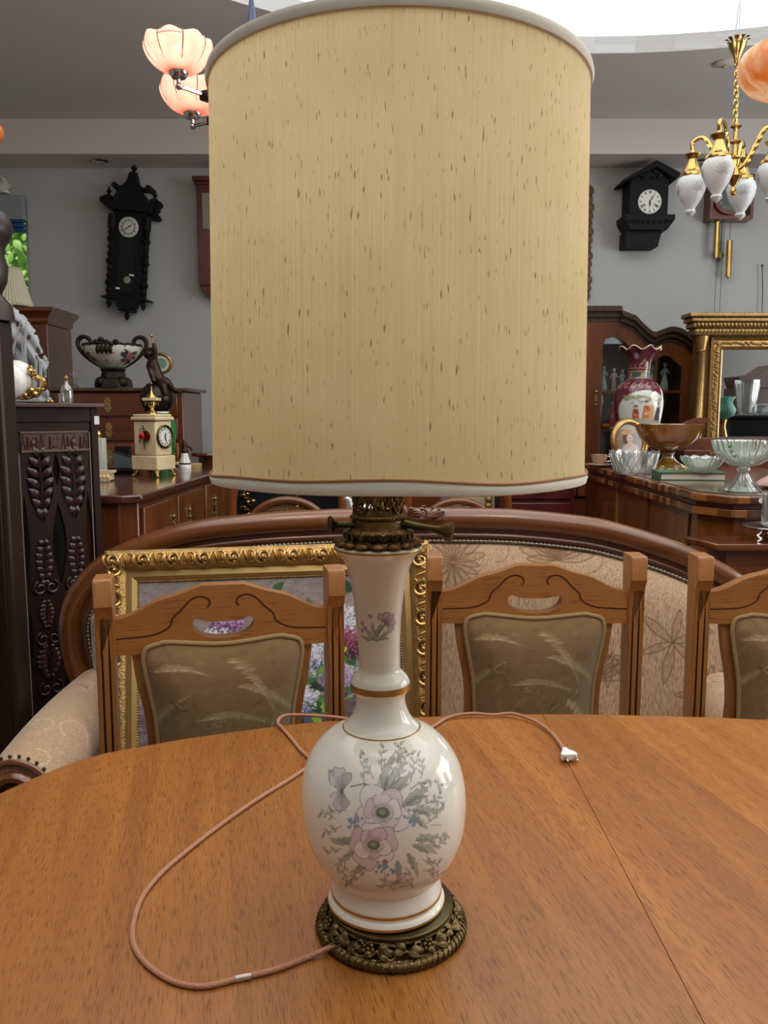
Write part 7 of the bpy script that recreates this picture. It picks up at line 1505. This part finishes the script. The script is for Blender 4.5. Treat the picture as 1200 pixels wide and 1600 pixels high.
b = MB()
for i in range(60):
    x = mxl - .02 + (mxr - mxl + .04) * i / 59; b.ball((x, MY - .074, mz(509)), (.010, .010, .013), 7, 5)
    b.leaf((x - .008, MY - .058, mz(523)), (x + .008, MY - .064, mz(515)), .008, (0, -1, 0), .2, 4)
obj('cornice_ornament', b, m_giltd, mir, True, normals=False)
for x in (mxl + .022, mxr - .022):
    b = MB(); zb2, zt3 = zc_ + .001, mz(526); b.lathe([(0, zb2), (.032, zb2), (.032, zb2 + .02), (.022, zb2 + .03), (.021, zt3 - .09), (.028, zt3 - .08), (.022, zt3 - .075), (.034, zt3 - .015), (.036, zt3), (0, zt3)], 40, (x, MY - .025, 0), fn=lambda r_, z, a: (r_ * (1 + (.06 * cos(10 * a) if zb2 + .03 < z < zt3 - .085 else 0)), z)); obj('column', b, m_giltf, mir, True, smooth=60)
ix0, ix1, iz0, iz1 = mxl + .075, mxr - .075, zc_ + .001, mz(527)
b = MB(); mo = MB(); mould(mo, [(0, 0), (0, .02), (.012, .028), (.02, .018), (.05, .018), (.056, .026), (.068, .012), (.068, 0)], ix0, ix1, iz0, iz1); mo.v = [(x, y + MY, z) for x, y, z in mo.v]; inn_f = obj('inner_frame', mo, m_giltf, mir, True, smooth=30)
b = MB(); rn = random.Random(12)
for k in range(70):
    t_ = k / 69
    for x, z in ((ix0 + .036, iz0 + .03 + (iz1 - iz0 - .06) * t_),): b.ball((x + rn.uniform(-.008, .008), MY - .02, z), (.008, .008, .007), 6, 4)
    b.ball((ix0 + .03 + (ix1 - ix0 - .06) * t_, MY - .02, iz1 - .036 + rn.uniform(-.006, .006)), (.009, .008, .007), 6, 4)
obj('leaf_ornament', b, m_giltd, inn_f, True, normals=False)
b = MB(); b.bx(ix0 + .06, ix1 - .06, MY - .006, MY - .002, iz0, iz1 - .06); obj('mirror_glass', b, plain('mirror_silvering', '#d9dcda', .015, 1), mir, True, smooth=0)
# things the mirror shows, standing out of the picture on the right
t = thing('crystal_vase_cabinet', 'dark carved cabinet seen only in the gilt mirror', 'cabinet', (2.75, 2.5, 0)); b = MB(); b.bx(2.62, 3.4, 2.55, 2.95, 0, 1.27); obj('body', b, m_black, t, True, .005); b = MB(); b.bx(2.60, 3.42, 2.53, 2.97, 1.2705, 1.295); obj('top', b, m_black, t, True, .005)
vv0 = 2 * MY - 2.78
def mirrored(px, py, yreal): q = W(px, py, 2 * MY - yreal); return V((q.x, yreal, q.z))
p = mirrored(1166, 640, 2.90)
t = thing('crystal_vase', 'tall cut crystal vase reflected in the gilt mirror', 'vase', (p.x, 2.88, 1.2953)); hv_ = mirrored(1166, 594, 2.88).z - 1.295
b = MB(); b.lathe([(0, 0), (.05, 0), (.055, .006), (.09, hv_), (.082, hv_), (.048, .02), (0, .018)], 40, fn=lambda r_, z, a: (r_ * (1 + .03 * cos(8 * a)), z)); obj('vase_wall', b, m_cut, t, smooth=60); b = MB()
for k in range(16): a = 2 * pi * k / 16; b.tube([(.057 * cos(a), .057 * sin(a), .02), (.088 * cos(a), .088 * sin(a), hv_ * .9)], .003, 4)
obj('cut_facet', b, m_cut, t)
p = mirrored(1192, 655, 2.7); t = thing('crystal_dome_bowl', 'low cut crystal bowl reflected in the gilt mirror beside the vase', 'bowl', (p.x, 2.72, 1.2953)); b = MB(); b.lathe([(0, 0), (.06, 0), (.1, .03), (.12, .08), (.11, .08), (.09, .03), (0, .012)], 40, fn=lambda r_, z, a: (r_ * (1 + .03 * cos(18 * a)), z)); obj('bowl_wall', b, m_cut, t, smooth=60); b = MB(); b.tube([(.116 * cos(2 * pi * i / 40), .116 * sin(2 * pi * i / 40), .08) for i in range(40)], .004, 6, True); obj('rim', b, m_cut, t)
# dark pedimented bookcase and teal lamp, also only seen in the mirror
p0 = mirrored(1151, 588, 1.9); p1 = mirrored(1270, 606, 1.9)
m_red2 = plain('bookcase_red_brown', '#3a1f1c', .5)
t = thing('pedimented_bookcase', 'red brown pedimented cabinet reflected in the gilt mirror', 'cabinet', ((p0.x + p1.x) / 2, 1.75, 0)); b = MB(); xm = (p0.x + p1.x) / 2; hw = (p1.x - p0.x) / 2; b.bx(xm - hw + .03, min(xm + hw - .03, XR - .06), 1.55, 1.9, 0, p1.z); obj('body', b, m_red2, t, True, .004); b = MB(); b.prism([(xm - hw, p0.z - .02), (xm - hw, p0.z), (xm - hw * .45, p0.z + .02), (xm - .03, p0.z + .1), (xm + .03, p0.z + .1), (xm + hw * .45, p0.z + .02), (xm + hw * .98, p0.z), (xm + hw * .98, p0.z - .02), (xm + hw * .9, p1.z + .0005), (xm - hw * .9, p1.z + .0005)], 1.6, 1.93); obj('pediment', b, m_red2, t, True, .006, smooth=30)
p = mirrored(1127, 640, 3.2)
t = thing('teal_oil_lamp', 'brass oil lamp with teal glass shade reflected at the edge of the gilt mirror', 'lamp', (p.x, 3.2, 0)); b = MB(); zq = p.z; b.lathe([(.03, zq - .07), (.085, zq - .04), (.095, zq), (.07, zq + .045), (.075, zq + .07), (.09, zq + .09)], 36, fn=lambda r_, z, a: (r_ * (1 + .04 * cos(8 * a) * (z > zq + .04)), z)); obj('glass_shade', b, veil('teal_glass', '#8fd0bd', .4), t, solid=.003, smooth=180)
b = MB(); b.lathe([(0, zq - .35), (.07, zq - .35), (.03, zq - .30), (.05, zq - .2), (.03, zq - .12), (.04, zq - .07), (0, zq - .07)], 20); obj('font', b, m_brass, t); b = MB(); b.lathe([(0, 0), (.2, 0), (.18, .03), (.03, .06), (.03, zq - .4), (.15, zq - .37), (.15, zq - .351), (0, zq - .351)], 20); obj('stand', b, m_dark, t)

# ================================================================== hanging lamps
m_pink = None
def pinkglass():
    m, nt, bs = M_('pink_lit_glass'); nt.nodes.remove(bs); L = nt.links.new; o = nt.nodes['Material Output']
    d = N(nt, 'ShaderNodeBsdfDiffuse', Color=hx('#f2baad')); t = N(nt, 'ShaderNodeBsdfTranslucent', Color=hx('#f5b0a2')); tr = N(nt, 'ShaderNodeBsdfTransparent', Color=hx('#f5d2c8')); g = N(nt, 'ShaderNodeBsdfGlossy', Roughness=.2)
    a = N(nt, 'ShaderNodeMixShader', Fac=.6); L(d.outputs[0], a.inputs[1]); L(t.outputs[0], a.inputs[2]); c = N(nt, 'ShaderNodeMixShader', Fac=.25); L(a.outputs[0], c.inputs[1]); L(tr.outputs[0], c.inputs[2]); e = N(nt, 'ShaderNodeMixShader', Fac=.06); L(c.outputs[0], e.inputs[1]); L(g.outputs[0], e.inputs[2]); L(e.outputs[0], o.inputs[0]); return m
m_pink = pinkglass()
m_bulb, nt_, b_ = M_('glowing_bulb'); b_.inputs['Emission Color'].default_value = (1, .72, .5, 1); b_.inputs['Emission Strength'].default_value = 14
PY = 2.25; stem = W(393, 15, PY); kk = PY / 1290
tc_ = thing('pink_glass_chandelier', 'modern black and chrome chandelier with pink tulip glass shades, upper left behind the shade', 'chandelier', (stem.x, PY, 0))
tc_.location.z = W(393, 150, PY).z
b = MB(); b.lathe([(0, stem.z - .23), (.009, stem.z - .23), (.0125, stem.z - .06), (.009, stem.z), (.005, stem.z + .03), (0, stem.z + .03)], 16, (stem.x, PY, 0)); obj('stem_cone', b, m_navy, tc_, True); b = MB(); b.tube([(stem.x, PY, stem.z + .0), (stem.x, PY, 3.92)], .004, 8); b.lathe([(0, 3.90), (.06, 3.90), (.06, 3.925), (0, 3.925)], 20, (stem.x, PY, 0)); obj('rod', b, m_chrome, tc_, True)
hubz = W(393, 175, PY).z
b = MB(); b.lathe([(0, hubz - .04), (.03, hubz - .04), (.035, hubz), (.02, hubz + .04), (0, hubz + .04)], 20, (stem.x, PY, 0)); obj('hub', b, m_blackm, tc_, True)
def pink(c, rad, tip, label_ix):
    """one arm: tip = where the socket knob hangs; c = shade centre"""
    b = MB(); prp = [(.018, 0), (.034, .003), (.052, .013), (.066, .030), (.074, .047), (.075, .058), (.072, .066)]; k = rad / .075
    b.lathe([(r_ * k, z * k) for r_, z in crv(prp, 4)], 96, (c.x, c.y, c.z), fn=lambda r_, z, a: (r_ * (1 + .03 * cos(8 * a) * min(1, z / (.03 * k))), z + .003 * k * cos(8 * a) * (z > .055 * k))); s1 = obj('glass_shade', b, m_pink, tc_, True, smooth=180, solid=.0015)
    b = MB()
    for i in range(8):
        a = 2 * pi * (i + .5) / 8; b.tube([(c.x + r_ * k * .988 * cos(a), c.y + r_ * k * .988 * sin(a), c.z + z * k) for r_, z in prp[2:]], .0013, 4)
    for i in (5, 2): b.tube([(c.x + .072 * k * cos(a), c.y + .072 * k * sin(a), c.z + .056 * k) for a in np.linspace(2 * pi * (i + .5) / 8, 2 * pi * (i + 1.5) / 8, 7)], .0012, 4)
    obj('lead_line', b, plain('lead_line', '#5a4a48', .5), s1, True)
    b = MB(); b.lathe([(0, -.012 * k), (.016 * k, -.012 * k), (.022 * k, -.004 * k), (.022 * k, .002 * k), (0, .004 * k)], 20, (c.x, c.y, c.z)); b.tube([(c.x, c.y, c.z - .012 * k), (c.x, c.y, c.z - .03 * k)], .005 * k, 10); b.ball((c.x, c.y, c.z - .030 * k), .008 * k, 12, 8); obj('socket', b, m_chrome, tc_, True)
    b = MB(); b.ball((c.x, c.y, c.z + .032 * k), (.018 * k, .018 * k, .022 * k), 14, 10); obj('bulb', b, m_bulb, s1, True)
    b = MB(); A = V((c.x, c.y, c.z - .03 * k)); H = V((stem.x, PY, hubz)); Q = A.lerp(H, .30); b.tube([A, Q], .0045, 8); obj('arm', b, m_chrome, tc_, True); b = MB(); d = (H - Q).normalized(); M = Mx.Translation(Q) @ d.to_track_quat('X', 'Z').to_matrix().to_4x4(); b.box((.5 * (H - Q).length, 0, 0), ((H - Q).length, .028, .022), M); obj('arm_block', b, m_blackm, tc_, True, .003)
    l = light('pink_shade_bulb', 'POINT', (c.x, c.y, c.z + .060 * k), 4.6, (1, .93, .88), .012)
c1 = W(279, 113, 2.02); pink(c1, 49 * 2.02 / 1290, None, 0)
c2 = W(301, 177, 2.42); pink(c2, 46 * 2.42 / 1290, None, 1)
for a in (35, -35, 100):
    pink(V((stem.x + .24 * cos(R(a)), PY + .24 * sin(R(a)), (c1.z + c2.z) / 2)), .082, None, 2)

# brass chandelier with frosted drop shades (right)
m_frost = veil('frosted_cut_glass', '#e8eaea', .30, .35, .06)
BY = 3.35; kk = BY / 1290; bc = W(1152, 250, BY)
ch = thing('brass_chandelier', 'polished brass chandelier with frosted acorn glass shades hanging at upper right', 'chandelier', (bc.x, BY, bc.z))
def cw_(px, py, Y=BY): return W(px, py, Y)
top = cw_(1152, 52); bot = cw_(1152, 195)
b = MB(); n = 14
for i in range(n):
    c = cw_(1152 - 4 * i / n, 100 + (100) * i / (n - 1)); h = .020; rot = Mx.Translation(c) @ Mx.Rotation(R(90 * (i % 2)), 4, 'Z'); b.tube([rot @ V((.009 * cos(2 * pi * k / 14), 0, .0145 * sin(2 * pi * k / 14))) for k in range(14)], .0026, 6, True)
obj('chain', b, m_brass, ch, True)
b = MB(); c = cw_(1152, 78); b.lathe([(0, -.05), (.008, -.05), (.012, -.03), (.020, -.012), (.030, .008), (.034, .022), (.030, .026), (0, .028)], 28, tuple(c))
for k in range(9): a = 2 * pi * k / 9; b.leaf(c + V((.024 * cos(a), .024 * sin(a), .026)), c + V((.048 * cos(a), .048 * sin(a), .038)), .010, (0, 0, 1), .3, 5)
obj('canopy', b, m_brass, ch, True, normals=False)
b = MB(); q = [cw_(1152, 68), cw_(1150, 45), cw_(1153, 20), cw_(1157, 0), V((cw_(1157, 0).x, BY, 3.9))]; b.tube(q, .002, 5); b.tube([q[0], q[0] + V((-.012, 0, .03)), q[0] + V((.004, 0, .05)), cw_(1157, 8)], .0016, 5); obj('hanging_wire', b, plain('pale_wire', '#9fb2c0', .4), ch, True)
b = MB(); c = cw_(1146, 200); prf = []
c0_ = cw_(1146, 287)
def bz(py): return cw_(1146, py).z - c0_.z
b.lathe([(0, bz(290)), (.012, bz(289)), (.02, bz(284)), (.03, bz(276)), (.022, bz(268)), (.012, bz(262)), (.012, bz(250)), (.020, bz(247)), (.010, bz(243)), (.009, bz(226)), (.022, bz(222)), (.009, bz(218)), (.008, bz(202)), (.022, bz(198)), (.008, bz(194)), (.006, bz(186)), (0, bz(184))], 24, tuple(c0_)); b.lathe([(0, bz(306)), (.008, bz(304)), (.012, bz(299)), (.006, bz(292)), (.01, bz(289)), (0, bz(288))], 16, tuple(c0_)); obj('column', b, m_brass, ch, True)
b = MB()
for k in range(18): a, z = k * 1.2, bz(286 - 5 * (k % 5)); b.leaf(c0_ + V((.02 * cos(a), .02 * sin(a), z)), c0_ + V((.05 * cos(a), .05 * sin(a), z + .02)), .010, (cos(a), sin(a), .5), .3, 4)
b.tube([c0_ + V((.012 * cos(2 * pi * i / 16), 0, bz(301) + .016 * sin(2 * pi * i / 16))) for i in range(16)], .002, 5, True); obj('leaf_cluster', b, m_brass, ch, True, normals=False)
def acorn(px, pyc, Y, s_, twist=0):
    c = W(px, pyc, Y); k = Y / 1290; A = V((c.x, Y, c.z)); kx_ = s_ * k
    def z(d): return d * kx_
    b = MB(); b.lathe([(.40 * s_ * k * 20 / 20 * 20 / 20, 0)] if False else [(14 * kx_, 22 * kx_), (19 * kx_, 17 * kx_), (21.5 * kx_, 9 * kx_), (20 * kx_, -1 * kx_), (15.5 * kx_, -12 * kx_), (10.5 * kx_, -20 * kx_), (7 * kx_, -25 * kx_), (6 * kx_, -28 * kx_), (0, -28 * kx_)], 40, tuple(A)); s1 = obj('frosted_shade', b, m_frost, ch, True, smooth=60)
    b = MB(); b.lathe([(0, -28.2 * kx_), (7 * kx_, -28.2 * kx_), (8.5 * kx_, -31 * kx_), (5 * kx_, -35 * kx_), (0, -39 * kx_)], 8, tuple(A)); obj('glass_point', b, m_frost, s1, True, smooth=0)
    b = MB()
    for a0 in (twist - pi / 2, twist + pi / 6, twist + 5 * pi / 6):
        for i in range(-4, 5):
            q = []
            for t_ in np.linspace(.25, 1, 6):
                zz_ = -6 + 17 * t_ * cos(i * .30); aa_ = a0 + .62 * t_ * sin(i * .30); r_ = np.interp(-zz_, [-17, -9, 1, 12, 20], [19, 21.5, 20, 15.5, 10.5]) * 1.008; q.append(A + V((r_ * kx_ * cos(aa_), r_ * kx_ * sin(aa_), zz_ * kx_)))
            b.tube(q, .55 * kx_, 4)
    obj('cut_fan', b, plain('cut_glass_line', '#b4b9bb', .3), s1, True)
    b = MB(); b.lathe([(0, 17 * kx_), (16 * kx_, 17.5 * kx_), (17.5 * kx_, 20 * kx_), (16.5 * kx_, 25 * kx_), (13 * kx_, 27 * kx_), (10 * kx_, 33 * kx_), (7 * kx_, 41 * kx_), (6 * kx_, 45 * kx_), (12 * kx_, 50 * kx_), (12.5 * kx_, 52 * kx_), (5 * kx_, 51 * kx_), (3 * kx_, 58 * kx_), (0, 58 * kx_)], 28, tuple(A), fn=lambda r_, z_, a: (r_ * (1 + .05 * cos(8 * a) * (z_ < 44 * kx_)), z_)); obj('gallery', b, m_brass, ch, True)
    T = A + V((0, 0, 56 * kx_)); H = c0_ + V((0, 0, bz(268))); d = T - H; mid1 = T + V((0, 0, 14 * kx_)); m2 = T.lerp(H, .30) + V((0, 0, 26 * kx_)); m3 = T.lerp(H, .7) + V((0, 0, 0))
    b = MB(); b.tube(crv([T, mid1, m2, m3, H], 7), 3.0 * kx_, 10)
    for k2 in range(5): q = T.lerp(H, .35 + .09 * k2) + V((0, 0, (20 - 7 * k2) * kx_)); b.leaf(q, q + (T - H).normalized() * 9 * kx_ + V((0, 0, 8 * kx_)), 3 * kx_, (0, -1, .3), .2, 4)
    obj('arm', b, m_brass, ch, True, normals=False)
acorn(1080, 298, 3.42, 1.0, .3); acorn(1121, 272, 3.02, 1.08, .1); acorn(1158, 304, 3.62, .98, -.2); acorn(1206, 278, 3.30, 1.0, .2)
# orange alabaster bowl lamp
AY = 2.55; ac = W(1264, 120, AY); kk = AY / 1290
t = thing('alabaster_bowl_lamp', 'orange veined alabaster bowl lamp on chains at the upper right edge', 'lamp', (ac.x, AY, ac.z))
def orange():
    m, nt, bs = M_('orange_alabaster'); L = nt.links.new; tc = N(nt, 'ShaderNodeTexCoord'); n = N(nt, 'ShaderNodeTexNoise', Scale=9.0, Detail=6.0, Distortion=1.5); L(tc.outputs['Object'], n.inputs['Vector']); r = N(nt, 'ShaderNodeValToRGB'); e = r.color_ramp.elements; e[0].position = .35; e[0].color = hx('#e0a465'); e[1].position = .6; e[1].color = hx('#f2e2cc'); L(n.outputs['Fac'], r.inputs[0])
    nt.nodes.remove(bs); d = N(nt, 'ShaderNodeBsdfDiffuse'); tt_ = N(nt, 'ShaderNodeBsdfTranslucent'); g = N(nt, 'ShaderNodeBsdfGlossy', Roughness=.15); L(r.outputs[0], d.inputs[0]); L(r.outputs[0], tt_.inputs[0]); a = N(nt, 'ShaderNodeMixShader', Fac=.5); L(d.outputs[0], a.inputs[1]); L(tt_.outputs[0], a.inputs[2]); e2 = N(nt, 'ShaderNodeMixShader', Fac=.07); L(a.outputs[0], e2.inputs[1]); L(g.outputs[0], e2.inputs[2]); L(e2.outputs[0], nt.nodes['Material Output'].inputs[0]); return m
b = MB(); b.lathe([(0, -42 * kk), (14 * kk, -40 * kk), (28 * kk, -30 * kk), (36 * kk, -24 * kk), (60 * kk, -18 * kk), (85 * kk, -6 * kk), (97 * kk, 10 * kk), (98 * kk, 26 * kk), (94 * kk, 34 * kk), (90 * kk, 33 * kk)], 64); m_or = orange(); obj('bowl', b, m_or, t, smooth=60, solid=.006)
for k, (dx, dy) in enumerate(((-75, -40), (75, -40), (0, 85))):
    A = V((dx * kk * .98, dy * kk * .98, 30 * kk)); B_ = V((dx * kk * .1, dy * kk * .1, 330 * kk)) if k else V((0 + dx * kk * .12, -20 * kk, 330 * kk)); b = MB(); n = 16
    for i in range(n): c = A.lerp(B_, (i + .5) / n); L_ = (B_ - A).length / n; q = (B_ - A).to_track_quat('Z', 'Y').to_matrix().to_4x4(); Mr = Mx.Translation(c) @ q @ Mx.Rotation(R(90 * (i % 2)), 4, 'Z'); b.tube([Mr @ V((.009 * cos(2 * pi * j / 12), 0, L_ * .6 * sin(2 * pi * j / 12))) for j in range(12)], .0024, 6, True)
    obj('chain', b, plain('peach_chain', '#cfa27c', .35, .7), t)
b = MB(); b.lathe([(0, 330 * kk), (.03, 330 * kk), (.02, 345 * kk), (.004, 350 * kk), (.004, 3.88 - ac.z), (0, 3.88 - ac.z)], 18); obj('rod', b, m_brass, t)
b = MB(); b.ball((0, 0, 10 * kk), (.03, .03, .035), 12, 8); obj('bulb', b, m_bulb, t); light('alabaster_bulb', 'POINT', (ac.x, AY, ac.z + 45 * kk), 3, (1, .85, .68), .03)
# orange glass globe at the left edge
oy = 2.9; c = W(-14, 207, oy); t = thing('orange_globe_lamp', 'orange glass globe lamp just showing at the left edge', 'lamp', c); b = MB(); b.ball((0, 0, 0), 18 * oy / 1290, 24, 16); obj('globe', b, veil('orange_glass', '#d97f3c', .4, .2), t); b = MB(); b.tube([(0, 0, 18 * oy / 1290), (0, 0, ZC - c.z)], .004, 6); obj('rod', b, m_brass, t)
# ceiling rose / fitting seen behind the chandelier
t = thing('ceiling_fitting', 'small flat ceiling fitting beside the skylight near the brass chandelier', 'fitting', tuple(W(1127, 96, 3.95).xy) + (ZC,)); q = onz(1132, 98, ZC); t.location = (q.x, q.y, ZC - .0005); b = MB(); b.lathe([(0, 0), (.05, 0), (.052, -.006), (.03, -.015), (0, -.016)], 24); obj('disc', b, m_beam, t); b = MB(); b.ball((0, 0, -.02), .008, 8, 6); obj('boss', b, m_brass, t)
